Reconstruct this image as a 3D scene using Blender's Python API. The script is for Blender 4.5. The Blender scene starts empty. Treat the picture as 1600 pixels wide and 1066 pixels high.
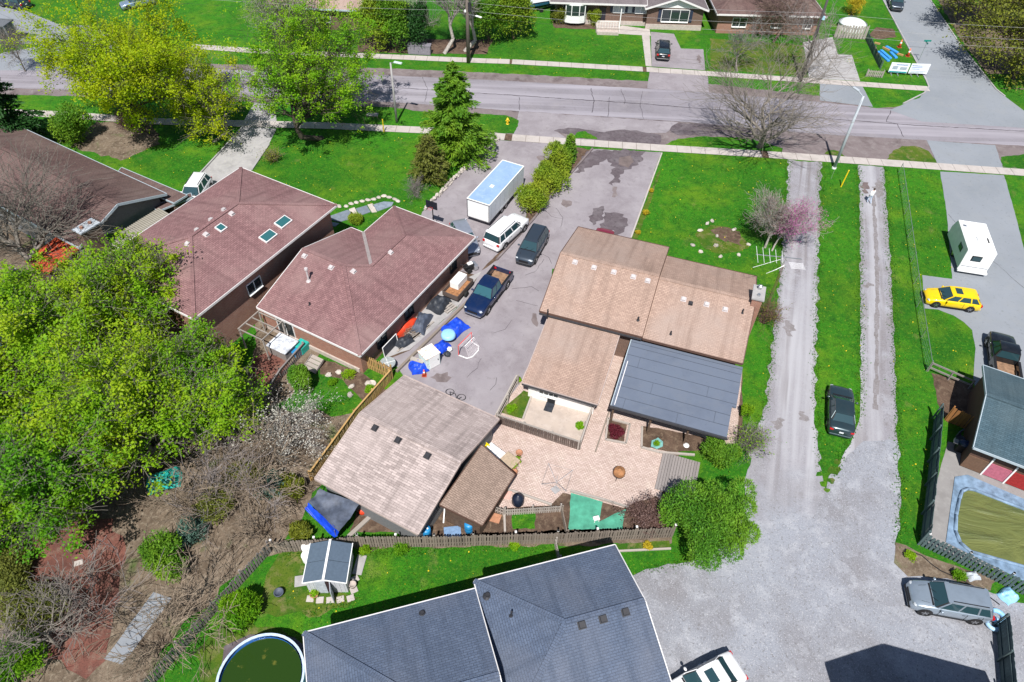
import bpy, bmesh, math, random
import numpy as np
from mathutils import Vector, Matrix
from mathutils.geometry import tessellate_polygon
rad = math.radians
random.seed(11); RNG = np.random.default_rng(11)
S = bpy.context.scene
COL = S.collection

# ------------------------------------------------------------------ camera
CAM_H, FPX, PITCH, ROLL = 42.0, 1100.0, rad(46.7), rad(1.9)
F_ = np.array([0, math.cos(PITCH), -math.sin(PITCH)]); U_ = np.array([0, math.sin(PITCH), math.cos(PITCH)]); R_ = np.array([1., 0, 0])
cr, sr = math.cos(ROLL), math.sin(ROLL)
cd = bpy.data.cameras.new('camera'); cam = bpy.data.objects.new('camera', cd); COL.objects.link(cam)
cx = R_*cr + U_*sr; cy = -R_*sr + U_*cr; cz = -F_
cam.matrix_world = Matrix(((cx[0], cy[0], cz[0], 0), (cx[1], cy[1], cz[1], 0), (cx[2], cy[2], cz[2], CAM_H), (0, 0, 0, 1)))
cd.sensor_fit = 'HORIZONTAL'; cd.angle = 2*math.atan(800/FPX); cd.clip_end = 2000; cd.clip_start = 0.5
S.camera = cam

# ------------------------------------------------------------------ sky, sun, exposure
SUN_EL, SHADOW_DIR = rad(56.5), rad(82.5)        # shadows fall towards this heading (from +X)
W = bpy.data.worlds.new('World'); S.world = W; W.use_nodes = True
nt = W.node_tree; bg = nt.nodes['Background']
sky = nt.nodes.new('ShaderNodeTexSky'); sky.sky_type = 'NISHITA'; sky.sun_disc = False
sky.sun_elevation = SUN_EL
sdx, sdy = -math.cos(SHADOW_DIR), -math.sin(SHADOW_DIR)   # horizontal direction towards the sun
sky.sun_rotation = math.atan2(sdx, sdy)
sky.air_density = 1.0; sky.dust_density = 0.6
nt.links.new(sky.outputs[0], bg.inputs[0]); bg.inputs[1].default_value = 0.068
sl = bpy.data.lights.new('sun', 'SUN'); sl.energy = 5.0; sl.angle = rad(0.53); sl.color = (1.0, 0.965, 0.92)
so = bpy.data.objects.new('sun', sl); COL.objects.link(so)
sv = Vector((sdx*math.cos(SUN_EL), sdy*math.cos(SUN_EL), math.sin(SUN_EL)))
so.rotation_euler = sv.to_track_quat('Z', 'Y').to_euler(); so.location = (0, -30, 60)
S.view_settings.view_transform = 'Standard'; S.view_settings.look = 'None'
S.view_settings.exposure = 0.40; S.view_settings.gamma = 1.0
S.render.engine = 'CYCLES'
S.cycles.max_bounces = 6; S.cycles.transparent_max_bounces = 6

# ------------------------------------------------------------------ survey helpers
def ray(px, py):
    u = (px-800)/FPX; v = (py-533)/FPX
    return F_ + (u*cr+v*sr)*R_ - (-u*sr+v*cr)*U_
def G(px, py, z=0.0):
    """surveyed point of the photograph -> world point at height z"""
    r = ray(px, py); t = (z-CAM_H)/r[2]
    return Vector((r[0]*t, r[1]*t, z))
def hgt(b, t):
    g = G(*b); r = ray(*t); k = math.hypot(g[0], g[1])/math.hypot(r[0], r[1]); return CAM_H+k*r[2]
def heading(a, b, z=0.7):
    p, q = G(*a, z), G(*b, z); return math.atan2(q.y-p.y, q.x-p.x)

# ------------------------------------------------------------------ mesh builder
class MB:
    def __init__(s): s.v = []; s.f = []
    def add(s, vs, fs):
        b = len(s.v); s.v += [tuple(map(float, p)) for p in vs]; s.f += [tuple(i+b for i in f) for f in fs]; return s
    def box(s, c, d, rz=0, taper=1.0):
        hx, hy, hz = d[0]/2, d[1]/2, d[2]/2; cs, sn = math.cos(rz), math.sin(rz); P = []
        for z, k in ((-hz, 1), (hz, taper)):
            for x, y in ((-hx, -hy), (hx, -hy), (hx, hy), (-hx, hy)):
                x *= k; y *= k
                P.append((c[0]+x*cs-y*sn, c[1]+x*sn+y*cs, c[2]+z))
        return s.add(P, [(3, 2, 1, 0), (4, 5, 6, 7), (0, 1, 5, 4), (1, 2, 6, 5), (2, 3, 7, 6), (3, 0, 4, 7)])
    def bar(s, p, q, w, h, up=(0, 0, 1)):
        p, q = Vector(p), Vector(q); d = (q-p).normalized(); u = Vector(up)
        a = d.cross(u)
        if a.length < 1e-4: a = d.cross(Vector((1, 0, 0)))
        a.normalize(); b = a.cross(d).normalized(); P = []
        for o in (p, q):
            for i, j in ((-1, -1), (1, -1), (1, 1), (-1, 1)): P.append(o+a*(i*w/2)+b*(j*h/2))
        return s.add(P, [(0, 1, 2, 3), (7, 6, 5, 4), (0, 4, 5, 1), (1, 5, 6, 2), (2, 6, 7, 3), (3, 7, 4, 0)])
    def cone(s, p, q, r0, r1, n=10, caps=True):
        p, q = Vector(p), Vector(q); d = (q-p).normalized()
        a = d.cross(Vector((0, 0, 1)))
        if a.length < 1e-3: a = Vector((1, 0, 0))
        a.normalize(); b = a.cross(d); P = []
        for o, r in ((p, r0), (q, r1)):
            for k in range(n):
                t = 2*math.pi*k/n; P.append(o+a*(r*math.cos(t))+b*(r*math.sin(t)))
        fs = [(k, (k+1) % n, n+(k+1) % n, n+k) for k in range(n)]
        if caps: fs += [tuple(range(n))[::-1], tuple(range(n, 2*n))]
        return s.add(P, fs)
    def tube(s, pts, r, n=6):
        pts = [Vector(p) for p in pts]
        for a, b in zip(pts, pts[1:]): s.cone(a, b, r, r, n)
        return s
    def lathe(s, prof, c=(0, 0, 0), n=14):
        P = []; m = len(prof)
        for k in range(n):
            t = 2*math.pi*k/n
            for r, z in prof: P.append((c[0]+r*math.cos(t), c[1]+r*math.sin(t), c[2]+z))
        fs = []
        for k in range(n):
            for i in range(m-1):
                a = k*m+i; b = ((k+1) % n)*m+i; fs.append((a, b, b+1, a+1))
        return s.add(P, fs)
    def ell(s, c, r, n=10, m=6, jit=0.0, rng=random):
        P = []; fs = []
        for i in range(m+1):
            ph = math.pi*i/m
            for k in range(n):
                t = 2*math.pi*k/n; j = 1+rng.uniform(-jit, jit)
                P.append((c[0]+r[0]*j*math.sin(ph)*math.cos(t), c[1]+r[1]*j*math.sin(ph)*math.sin(t), c[2]+r[2]*j*math.cos(ph)))
        for i in range(m):
            for k in range(n):
                a = i*n+k; b = i*n+(k+1) % n; fs.append((a, a+n, b+n, b))
        return s.add(P, fs)
    def prism(s, poly, z0, z1):
        n = len(poly); area = sum(poly[i][0]*poly[(i+1) % n][1]-poly[(i+1) % n][0]*poly[i][1] for i in range(n))
        if area < 0: poly = list(poly)[::-1]
        P = [(p[0], p[1], z0) for p in poly]+[(p[0], p[1], z1) for p in poly]
        return s.add(P, [tuple(range(n))[::-1], tuple(range(n, 2*n))]+[(k, (k+1) % n, n+(k+1) % n, n+k) for k in range(n)])
    def poly(s, pts): return s.add(pts, [tuple(range(len(pts)))])
    def mesh(s, name, mat, smooth=False, bevel=0.0):
        me = bpy.data.meshes.new(name); me.from_pydata(s.v, [], s.f)
        bm = bmesh.new(); bm.from_mesh(me)
        bmesh.ops.remove_doubles(bm, verts=bm.verts, dist=1e-5)
        bmesh.ops.recalc_face_normals(bm, faces=bm.faces)
        if bevel: bmesh.ops.bevel(bm, geom=[e for e in bm.edges if e.is_manifold and e.calc_face_angle(0) > 0.6], offset=bevel, segments=1, affect='EDGES', clamp_overlap=True)
        uv = bm.loops.layers.uv.new('UVMap'); Z = Vector((0, 0, 1))
        for f in bm.faces:
            n = f.normal; f.smooth = smooth
            if abs(n.z) > 0.985: t, w = Vector((1, 0, 0)), Vector((0, 1, 0))
            else: t = Z.cross(n).normalized(); w = n.cross(t)
            for l in f.loops: l[uv].uv = (l.vert.co.dot(t), l.vert.co.dot(w))
        bm.to_mesh(me); bm.free()
        if mat: me.materials.append(mat)
        return me
    def build(s, name, mat, parent=None, smooth=False, bevel=0.0, loc=None, rz=0):
        o = bpy.data.objects.new(name, s.mesh(name, mat, smooth, bevel)); COL.objects.link(o)
        if parent: o.parent = parent
        if loc is not None: o.location = loc
        o.rotation_euler[2] = rz
        return o
def tag(o, label=None, cat=None, group=None, kind=None):
    if label: o['label'] = label
    if cat: o['category'] = cat
    if group: o['group'] = group
    if kind: o['kind'] = kind
    return o
def thing(name, label, cat, loc=(0, 0, 0), rz=0, group=None):
    o = bpy.data.objects.new(name, None); COL.objects.link(o); o.location = loc; o.rotation_euler = (0, 0, rz)
    o.empty_display_size = 0.2
    return tag(o, label, cat, group)
def copy_tree(o, parent=None):
    c = o.copy(); COL.objects.link(c); c.parent = parent
    for k in [x for x in o.children]: copy_tree(k, c)
    return c
def inst(me, name, parent, loc=(0, 0, 0), rz=0, scale=(1, 1, 1), rot=None):
    o = bpy.data.objects.new(name, me); COL.objects.link(o); o.parent = parent; o.location = loc
    o.rotation_euler = rot if rot else (0, 0, rz); o.scale = scale
    return o
def loc_of(root, w):
    """world point -> the thing's own frame"""
    d = Vector(w)-root.location; a = -root.rotation_euler[2]; c, s = math.cos(a), math.sin(a)
    return Vector((d.x*c-d.y*s, d.x*s+d.y*c, d.z))
def wld(root, p):
    a = root.rotation_euler[2]; c, s = math.cos(a), math.sin(a)
    return Vector((root.location.x+p[0]*c-p[1]*s, root.location.y+p[0]*s+p[1]*c, root.location.z+p[2]))

# ------------------------------------------------------------------ materials
MATS = {}
def _new(name):
    m = bpy.data.materials.new(name); m.use_nodes = True; n = m.node_tree
    return m, n, n.nodes['Principled BSDF']
def _mix(n, a, b, fac, typ='MIX'):
    x = n.nodes.new('ShaderNodeMix'); x.data_type = 'RGBA'; x.blend_type = typ
    for sock, val in ((x.inputs[6], a), (x.inputs[7], b), (x.inputs[0], fac)):
        if hasattr(val, 'is_linked'): n.links.new(val, sock)
        else: sock.default_value = (*val, 1) if isinstance(val, (tuple, list)) and len(val) == 3 else val
    return x.outputs[2]
def _noise(n, scale, detail=4, rough=0.55, coord=None, dist=0.0, dims=None):
    t = n.nodes.new('ShaderNodeTexNoise'); t.inputs['Scale'].default_value = scale; t.inputs['Detail'].default_value = detail
    t.inputs['Roughness'].default_value = rough; t.inputs['Distortion'].default_value = dist
    if coord is not None: n.links.new(coord, t.inputs['Vector'])
    return t.outputs['Fac']
def _ramp(n, fac, a, b):
    r = n.nodes.new('ShaderNodeMapRange'); r.inputs[1].default_value = a; r.inputs[2].default_value = b
    n.links.new(fac, r.inputs[0]); return r.outputs[0]
def _coord(n, kind='Object'):
    return n.nodes.new('ShaderNodeTexCoord').outputs[kind]
def _map(n, vec, scale=(1, 1, 1), rot=0.0):
    m = n.nodes.new('ShaderNodeMapping'); m.inputs['Scale'].default_value = scale; m.inputs['Rotation'].default_value = (0, 0, rot)
    n.links.new(vec, m.inputs['Vector']); return m.outputs[0]
def _bump(n, b, h, strength, dist=0.02):
    x = n.nodes.new('ShaderNodeBump'); x.inputs['Strength'].default_value = strength; x.inputs['Distance'].default_value = dist
    n.links.new(h, x.inputs['Height']); n.links.new(x.outputs[0], b.inputs['Normal'])
def _pos(n): return n.nodes.new('ShaderNodeNewGeometry').outputs['Position']

def plain(name, col, rough=0.6, metal=0.0, var=0.12, scale=6.0, bump=0.0, spec=0.4, coat=0.0, island=False):
    if name in MATS: return MATS[name]
    m, n, b = _new(name)
    f = _noise(n, scale, 5, 0.6, _coord(n))
    dark = tuple(c*(1-2*var) for c in col); lite = tuple(min(1, c*(1+2*var)) for c in col)
    c = _mix(n, dark, lite, _ramp(n, f, 0.25, 0.75))
    if island:
        r = n.nodes.new('ShaderNodeObjectInfo').outputs['Random']
        c = _mix(n, c, tuple(x*0.55 for x in col), _ramp(n, r, 0.2, 1.3))
    n.links.new(c, b.inputs['Base Color'])
    b.inputs['Roughness'].default_value = rough; b.inputs['Metallic'].default_value = metal
    b.inputs['Specular IOR Level'].default_value = spec; b.inputs['Coat Weight'].default_value = coat
    if bump: _bump(n, b, _noise(n, scale*8, 4, 0.6, _coord(n)), bump)
    MATS[name] = m; return m

def ground(name, layers, bump=0.3, bscale=30, rough=0.95, extra=None):
    """base colour, then (colour, noise scale, lo, hi) blotches mixed over it in world space"""
    m, n, b = _new(name); p = _pos(n); c = layers[0]
    for i, (col, sc, lo, hi) in enumerate(layers[1:]):
        mp = _map(n, p, (1, 1, 1), 0.7*i)
        c = _mix(n, c, col, _ramp(n, _noise(n, sc, 6, 0.62, mp, 0.3), lo, hi))
    if extra: c = extra(n, p, c)
    n.links.new(c, b.inputs['Base Color']); b.inputs['Roughness'].default_value = rough
    b.inputs['Specular IOR Level'].default_value = 0.2
    if bump: _bump(n, b, _noise(n, bscale, 5, 0.7, p), bump, 0.05)
    MATS[name] = m; return m

def shingle(name, c1, c2, mortar, w=0.33, h=0.145, blotch=0.25, streak=None, patch=None):
    m, n, b = _new(name); uv = n.nodes.new('ShaderNodeUVMap').outputs[0]
    t = n.nodes.new('ShaderNodeTexBrick'); n.links.new(uv, t.inputs['Vector'])
    t.inputs['Color1'].default_value = (*c1, 1); t.inputs['Color2'].default_value = (*c2, 1); t.inputs['Mortar'].default_value = (*mortar, 1)
    t.inputs['Scale'].default_value = 1.0; t.inputs['Mortar Size'].default_value = 0.012; t.inputs['Mortar Smooth'].default_value = 0.3
    t.inputs['Brick Width'].default_value = w; t.inputs['Row Height'].default_value = h; t.offset = 0.5
    c = t.outputs['Color']
    o = _coord(n)
    c = _mix(n, c, tuple(x*0.62 for x in c1), _ramp(n, _noise(n, 0.5, 6, 0.65, o), 0.42, 0.42+1.0-blotch))
    if patch:   # weathering tone of its own, large soft areas
        c = _mix(n, c, patch, _ramp(n, _noise(n, 0.18, 5, 0.6, o), 0.45, 0.75))
    st_ = _ramp(n, _noise(n, 1.0, 5, 0.6, _map(n, uv, (1.6, 0.14, 1))), 0.48, 0.85)   # rain streaks down the slope
    c = _mix(n, c, tuple(x*0.6 for x in c2), st_)
    g = _noise(n, 26, 3, 0.7, o)
    c = _mix(n, c, (0.5, 0.5, 0.5), 0.35, 'OVERLAY') if False else c
    gr = n.nodes.new('ShaderNodeMapRange'); gr.inputs[1].default_value = 0.3; gr.inputs[2].default_value = 0.7; gr.inputs[3].default_value = 0.72; gr.inputs[4].default_value = 1.22
    n.links.new(g, gr.inputs[0])
    cmb = n.nodes.new('ShaderNodeCombineColor')
    for i in range(3): n.links.new(gr.outputs[0], cmb.inputs[i])
    c = _mix(n, c, cmb.outputs[0], 1.0, 'MULTIPLY')
    n.links.new(c, b.inputs['Base Color']); b.inputs['Roughness'].default_value = 0.95; b.inputs['Specular IOR Level'].default_value = 0.15
    inv = n.nodes.new('ShaderNodeMath'); inv.operation = 'SUBTRACT'; inv.inputs[0].default_value = 1.0; n.links.new(t.outputs['Fac'], inv.inputs[1])
    _bump(n, b, inv.outputs[0], 0.6, 0.02)
    MATS[name] = m; return m

def brick(name, c1, c2, mortar, w=0.24, h=0.085, ms=0.012):
    m, n, b = _new(name); uv = n.nodes.new('ShaderNodeUVMap').outputs[0]
    t = n.nodes.new('ShaderNodeTexBrick'); n.links.new(uv, t.inputs['Vector'])
    t.inputs['Color1'].default_value = (*c1, 1); t.inputs['Color2'].default_value = (*c2, 1); t.inputs['Mortar'].default_value = (*mortar, 1)
    t.inputs['Scale'].default_value = 1.0; t.inputs['Mortar Size'].default_value = ms
    t.inputs['Brick Width'].default_value = w; t.inputs['Row Height'].default_value = h
    c = _mix(n, t.outputs['Color'], tuple(x*0.6 for x in c1), _ramp(n, _noise(n, 1.3, 6, 0.65, _coord(n)), 0.45, 1.1))
    n.links.new(c, b.inputs['Base Color']); b.inputs['Roughness'].default_value = 0.9
    inv = n.nodes.new('ShaderNodeMath'); inv.operation = 'SUBTRACT'; inv.inputs[0].default_value = 1.0; n.links.new(t.outputs['Fac'], inv.inputs[1])
    _bump(n, b, inv.outputs[0], 0.5, 0.01)
    MATS[name] = m; return m

def wood(name, c1, c2, grey=0.0):
    m, n, b = _new(name); o = _map(n, _coord(n), (9, 9, 1.2))
    f = _noise(n, 3.0, 6, 0.65, o)
    c = _mix(n, c1, c2, _ramp(n, f, 0.3, 0.7))
    r = n.nodes.new('ShaderNodeObjectInfo').outputs['Random']
    c = _mix(n, c, tuple(x*0.5 for x in c1), _ramp(n, r, 0.35, 1.4))
    n.links.new(c, b.inputs['Base Color']); b.inputs['Roughness'].default_value = 0.85
    _bump(n, b, f, 0.4, 0.01)
    MATS[name] = m; return m

def glass(name, col=(0.03, 0.05, 0.06), rough=0.06):
    m, n, b = _new(name); b.inputs['Base Color'].default_value = (*col, 1); b.inputs['Roughness'].default_value = rough
    b.inputs['Specular IOR Level'].default_value = 0.9
    MATS[name] = m; return m

def paint(name, col, metal=0.0, rough=0.3):
    m, n, b = _new(name)
    f = _noise(n, 2.2, 5, 0.6, _coord(n))
    c = _mix(n, col, tuple(min(1, x*0.75+0.02) for x in col), _ramp(n, f, 0.45, 0.9))
    n.links.new(c, b.inputs['Base Color']); b.inputs['Metallic'].default_value = metal
    b.inputs['Roughness'].default_value = rough; b.inputs['Coat Weight'].default_value = 0.6; b.inputs['Coat Roughness'].default_value = 0.08
    MATS[name] = m; return m

def leafm(name, c1, c2, c3=None, trans=0.35):
    m, n, b = _new(name); geo = n.nodes.new('ShaderNodeNewGeometry')
    r = geo.outputs['Random Per Island']
    c = _mix(n, c1, c2, r)
    if c3: c = _mix(n, c, c3, _ramp(n, _noise(n, 0.35, 4, 0.6, geo.outputs['Position']), 0.42, 0.68))
    n.links.new(c, b.inputs['Base Color']); b.inputs['Roughness'].default_value = 0.6; b.inputs['Specular IOR Level'].default_value = 0.25
    tr = n.nodes.new('ShaderNodeBsdfTranslucent'); n.links.new(c, tr.inputs[0])
    mx = n.nodes.new('ShaderNodeMixShader'); mx.inputs[0].default_value = trans
    n.links.new(b.outputs[0], mx.inputs[1]); n.links.new(tr.outputs[0], mx.inputs[2])
    n.links.new(mx.outputs[0], n.nodes['Material Output'].inputs[0])
    MATS[name] = m; return m
# ================================================================== SETTING: ground, roads, pavements
def speck(col, sc, lo, hi):
    def f(n, p, c):
        return _mix(n, c, col, _ramp(n, _noise(n, sc, 2, 0.5, p), lo, hi))
    return f
ground('grass', [(0.034, 0.190, 0.005), ((0.012, 0.105, 0.004), 0.10, 0.40, 0.66), ((0.115, 0.225, 0.007), 0.22, 0.48, 0.72), ((0.17, 0.185, 0.05), 0.55, 0.60, 0.80),
                 ((0.010, 0.080, 0.004), 1.3, 0.48, 0.74), ((0.12, 0.26, 0.012), 4.0, 0.52, 0.78), ((0.008, 0.05, 0.003), 11.0, 0.46, 0.72), ((0.12, 0.23, 0.03), 24.0, 0.56, 0.72)], 1.0, 14,
       extra=speck((0.38, 0.36, 0.04), 7.0, 0.715, 0.74))
ground('grass_dry', [(0.085, 0.13, 0.012), ((0.025, 0.10, 0.006), 0.5, 0.45, 0.65), ((0.20, 0.17, 0.075), 1.4, 0.50, 0.72), ((0.02, 0.07, 0.004), 9, 0.5, 0.75)], 0.9, 16)
ground('asphalt', [(0.275, 0.25, 0.268), ((0.205, 0.18, 0.195), 0.25, 0.42, 0.66), ((0.33, 0.305, 0.32), 0.5, 0.5, 0.8), ((0.18, 0.16, 0.17), 2.0, 0.56, 0.8), ((0.32, 0.30, 0.31), 22, 0.5, 0.8)], 0.25, 60)
ground('asphalt_blue', [(0.245, 0.265, 0.295), ((0.205, 0.225, 0.25), 0.15, 0.4, 0.7), ((0.25, 0.265, 0.28), 0.5, 0.5, 0.8), ((0.15, 0.16, 0.175), 3, 0.58, 0.8), ((0.27, 0.28, 0.29), 30, 0.5, 0.8)], 0.25, 60)
ground('asphalt_dark', [(0.105, 0.085, 0.095), ((0.16, 0.14, 0.15), 0.8, 0.45, 0.7), ((0.06, 0.05, 0.055), 2.2, 0.5, 0.75), ((0.2, 0.18, 0.18), 25, 0.55, 0.8)], 0.3, 50)
ground('shoulder_gravel', [(0.20, 0.165, 0.165), ((0.11, 0.085, 0.085), 0.5, 0.48, 0.7), ((0.27, 0.24, 0.235), 1.2, 0.5, 0.78), ((0.12, 0.10, 0.10), 18, 0.5, 0.75)], 0.6, 40)
def ruts(n, p, c):    # wheel-worn bands along the lanes, giving way to fresh pale gravel where the lanes meet the yard
    v = _map(n, _map(n, p, (1, 1, 1), rad(17)), (0.85, 0.035, 1)); c = _mix(n, _mix(n, c, (0.40, 0.395, 0.42), _ramp(n, _noise(n, 1.0, 3, 0.5, v), 0.46, 0.68)), (0.17, 0.15, 0.15), _ramp(n, _noise(n, 1.7, 3, 0.5, v), 0.56, 0.80))
    pale = (0.295, 0.31, 0.35)
    for col, sc, lo, hi in (((0.225, 0.22, 0.235), 0.16, 0.42, 0.66), ((0.39, 0.40, 0.435), 0.7, 0.5, 0.72), ((0.17, 0.165, 0.17), 6, 0.54, 0.70), ((0.50, 0.50, 0.53), 13, 0.55, 0.72), ((0.14, 0.135, 0.14), 18, 0.58, 0.74)):
        pale = _mix(n, pale, col, _ramp(n, _noise(n, sc, 6, 0.62, p, 0.3), lo, hi))
    sx = n.nodes.new('ShaderNodeSeparateXYZ'); n.links.new(p, sx.inputs[0]); ad = n.nodes.new('ShaderNodeMath'); ad.operation = 'MULTIPLY_ADD'; ad.inputs[1].default_value = -14.0
    n.links.new(_noise(n, 0.3, 5, 0.6, p), ad.inputs[0]); n.links.new(sx.outputs[1], ad.inputs[2])
    return _mix(n, c, pale, _ramp(n, ad.outputs[0], 22.0, 15.5))
ground('gravel', [(0.27, 0.26, 0.285), ((0.225, 0.205, 0.21), 0.22, 0.45, 0.7), ((0.35, 0.35, 0.38), 0.55, 0.5, 0.75), ((0.19, 0.17, 0.17), 2.0, 0.56, 0.8), ((0.17, 0.165, 0.175), 9, 0.54, 0.70), ((0.46, 0.46, 0.49), 18, 0.56, 0.74)], 0.8, 26, extra=ruts)
ground('gravel_pale', [(0.295, 0.31, 0.35), ((0.225, 0.22, 0.235), 0.16, 0.42, 0.66), ((0.39, 0.40, 0.435), 0.7, 0.5, 0.72), ((0.17, 0.165, 0.17), 6, 0.54, 0.70), ((0.52, 0.52, 0.55), 13, 0.55, 0.72), ((0.14, 0.135, 0.14), 18, 0.58, 0.74)], 0.9, 24)
ground('concrete', [(0.44, 0.40, 0.375), ((0.36, 0.325, 0.30), 0.6, 0.45, 0.7), ((0.50, 0.46, 0.43), 2.0, 0.5, 0.8), ((0.30, 0.27, 0.25), 12, 0.6, 0.8)], 0.2, 50)
ground('concrete_grey', [(0.36, 0.35, 0.35), ((0.27, 0.26, 0.26), 0.7, 0.45, 0.7), ((0.42, 0.40, 0.39), 2.0, 0.5, 0.8), ((0.22, 0.21, 0.21), 12, 0.6, 0.8)], 0.2, 50)
ground('deck_concrete', [(0.25, 0.24, 0.235), ((0.19, 0.18, 0.175), 0.5, 0.45, 0.7), ((0.31, 0.30, 0.29), 1.6, 0.5, 0.8), ((0.15, 0.14, 0.14), 8, 0.6, 0.8)], 0.2, 50)
ground('soil', [(0.13, 0.085, 0.06), ((0.07, 0.045, 0.032), 0.9, 0.42, 0.65), ((0.22, 0.16, 0.11), 2.5, 0.5, 0.75), ((0.05, 0.035, 0.025), 14, 0.5, 0.75)], 0.9, 22)
ground('soil_red', [(0.20, 0.082, 0.062), ((0.11, 0.05, 0.04), 0.6, 0.42, 0.65), ((0.24, 0.17, 0.13), 1.6, 0.52, 0.75), ((0.08, 0.04, 0.033), 10, 0.5, 0.75)], 0.9, 22)
ground('leaf_litter', [(0.19, 0.145, 0.105), ((0.09, 0.065, 0.045), 0.7, 0.42, 0.65), ((0.30, 0.25, 0.19), 3.5, 0.5, 0.75), ((0.06, 0.05, 0.035), 12, 0.52, 0.75), ((0.06, 0.12, 0.02), 0.35, 0.58, 0.75)], 0.9, 18)
def paver_extra(n, p, c):
    t = n.nodes.new('ShaderNodeTexBrick'); n.links.new(_map(n, p, (1, 1, 1), rad(20)), t.inputs['Vector'])
    t.inputs['Scale'].default_value = 1.0; t.inputs['Brick Width'].default_value = 0.24; t.inputs['Row Height'].default_value = 0.12
    t.inputs['Mortar Size'].default_value = 0.012; t.inputs['Color1'].default_value = (1, 1, 1, 1); t.inputs['Color2'].default_value = (0.80, 0.77, 0.75, 1); t.inputs['Mortar'].default_value = (0.42, 0.40, 0.38, 1)
    return _mix(n, c, t.outputs['Color'], 1.0, 'MULTIPLY')
ground('pavers', [(0.60, 0.475, 0.425), ((0.50, 0.39, 0.345), 0.35, 0.45, 0.7), ((0.64, 0.53, 0.46), 1.1, 0.5, 0.8), ((0.33, 0.27, 0.22), 4.0, 0.62, 0.8)], 0.3, 40, extra=paver_extra)
ground('patio_stone', [(0.46, 0.385, 0.33), ((0.37, 0.31, 0.27), 0.6, 0.45, 0.7), ((0.52, 0.45, 0.40), 1.6, 0.5, 0.8), ((0.25, 0.21, 0.18), 5, 0.6, 0.8)], 0.3, 40)

def wob(p, s, amp):
    return amp*(math.sin(p.x*2.1/s+p.y*0.7/s)+math.sin(p.y*2.7/s-p.x*1.1/s+1.3)+0.6*math.sin(p.x*5.3/s+p.y*4.1/s))/2.6
def outline(pts, jit=0.0, step=0.6, z=0.0, sc=0.7):
    P = [G(x, y, z) for x, y in pts]; out = []
    for i, a in enumerate(P):
        b = P[(i+1) % len(P)]; L = (b-a).length
        n = max(1, int(L/step)) if jit else 1
        d = (b-a).normalized(); nn = Vector((-d.y, d.x, 0))
        for k in range(n):
            p = a.lerp(b, k/n)
            if jit: p = p+nn*(wob(p, sc, jit)+random.uniform(-jit, jit)*0.35)
            out.append(p)
    return out
def sheet_world(name, P, mat, kind='structure', thick=0.0):
    me = bpy.data.meshes.new(name)
    if thick:
        mb = MB(); mb.prism([(p.x, p.y) for p in P], P[0].z-thick, P[0].z); return tag(mb.build(name, mat), kind=kind)
    tris = tessellate_polygon([P])
    fs = []
    for t in tris:
        a, b, c = (P[i] for i in t); fs.append(t if (b-a).cross(c-a).z > 0 else t[::-1])
    me.from_pydata([tuple(p) for p in P], [], fs); me.materials.append(mat)
    o = bpy.data.objects.new(name, me); COL.objects.link(o); return tag(o, kind=kind)
def sheet(name, pts, z, mat, jit=0.0, step=0.6, kind='structure', sc=0.7):
    return sheet_world(name, outline(pts, jit, step, z, sc), MATS[mat], kind)

# the lawn everything else lies on, out to the horizon
mb = MB(); mb.poly([(-900, -300, 0), (900, -300, 0), (900, 1200, 0), (-900, 1200, 0)])
tag(mb.build('lawn', MATS['grass']), kind='structure')

# main road: shoulder first, asphalt above it
sheet('road_shoulder', [(-900, 45), (-300, 85), (250, 98), (606, 107), (800, 115.5), (1010, 127), (1106, 131), (1190, 140), (1281, 150), (1364, 169), (1411, 166), (1600, 190), (2400, 260), (2400, 340), (1600, 262), (1445, 259), (1220, 238), (1036, 228), (800, 211), (768, 205), (700, 180), (615, 168), (400, 160), (100, 150), (-300, 140), (-900, 130)], 0.008, 'shoulder_gravel', 0.14)
road_far = [(-900, 55), (-300, 92), (250, 105), (610, 118), (800, 127), (1089, 143), (1285, 160), (1364, 168.5), (1600, 186), (2400, 250)]
road_near = [(2400, 320), (1600, 228), (1443, 219), (1285, 210), (1063, 190), (800, 173), (615, 160), (250, 145), (-300, 128), (-900, 110)]
def lanes(n, p, c):   # traffic-worn bands running along the road
    v = _map(n, p, (0.03, 0.75, 1), rad(4)); return _mix(n, c, (0.33, 0.31, 0.345), _ramp(n, _noise(n, 1.0, 3, 0.5, v), 0.45, 0.68))
ground('asphalt_road', [(0.235, 0.218, 0.245), ((0.19, 0.175, 0.195), 0.18, 0.4, 0.7), ((0.26, 0.24, 0.255), 0.5, 0.5, 0.8), ((0.14, 0.125, 0.135), 2.5, 0.56, 0.8), ((0.27, 0.26, 0.27), 30, 0.5, 0.8)], 0.25, 60, extra=lanes)
sheet('road', road_far+road_near, 0.016, 'asphalt_road', 0.05)
sheet('side_street', [(1372, -14), (1412, 63), (1447, 126), (1451, 137), (1444, 147), (1411, 163.5), (1390, 172), (1440, 190), (1600, 200), (1680, 200), (1600, 173), (1569, 150), (1555, 139), (1500, 70), (1443, -14), (1430, -40), (1350, -40)], 0.020, 'asphalt_blue', 0.02)
sheet('side_street', [(-60, -6), (0, 9), (32, 13), (64, 27), (97, 40), (146, 40), (180, 60), (200, 110), (0, 110), (-200, 95), (-200, 83), (0, 83), (68, 71), (0, 66), (-100, 60), (-100, 54), (0, 59), (55, 58), (60, 54), (0, 50), (-100, 40)], 0.020, 'asphalt_blue', 0.05)
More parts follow.
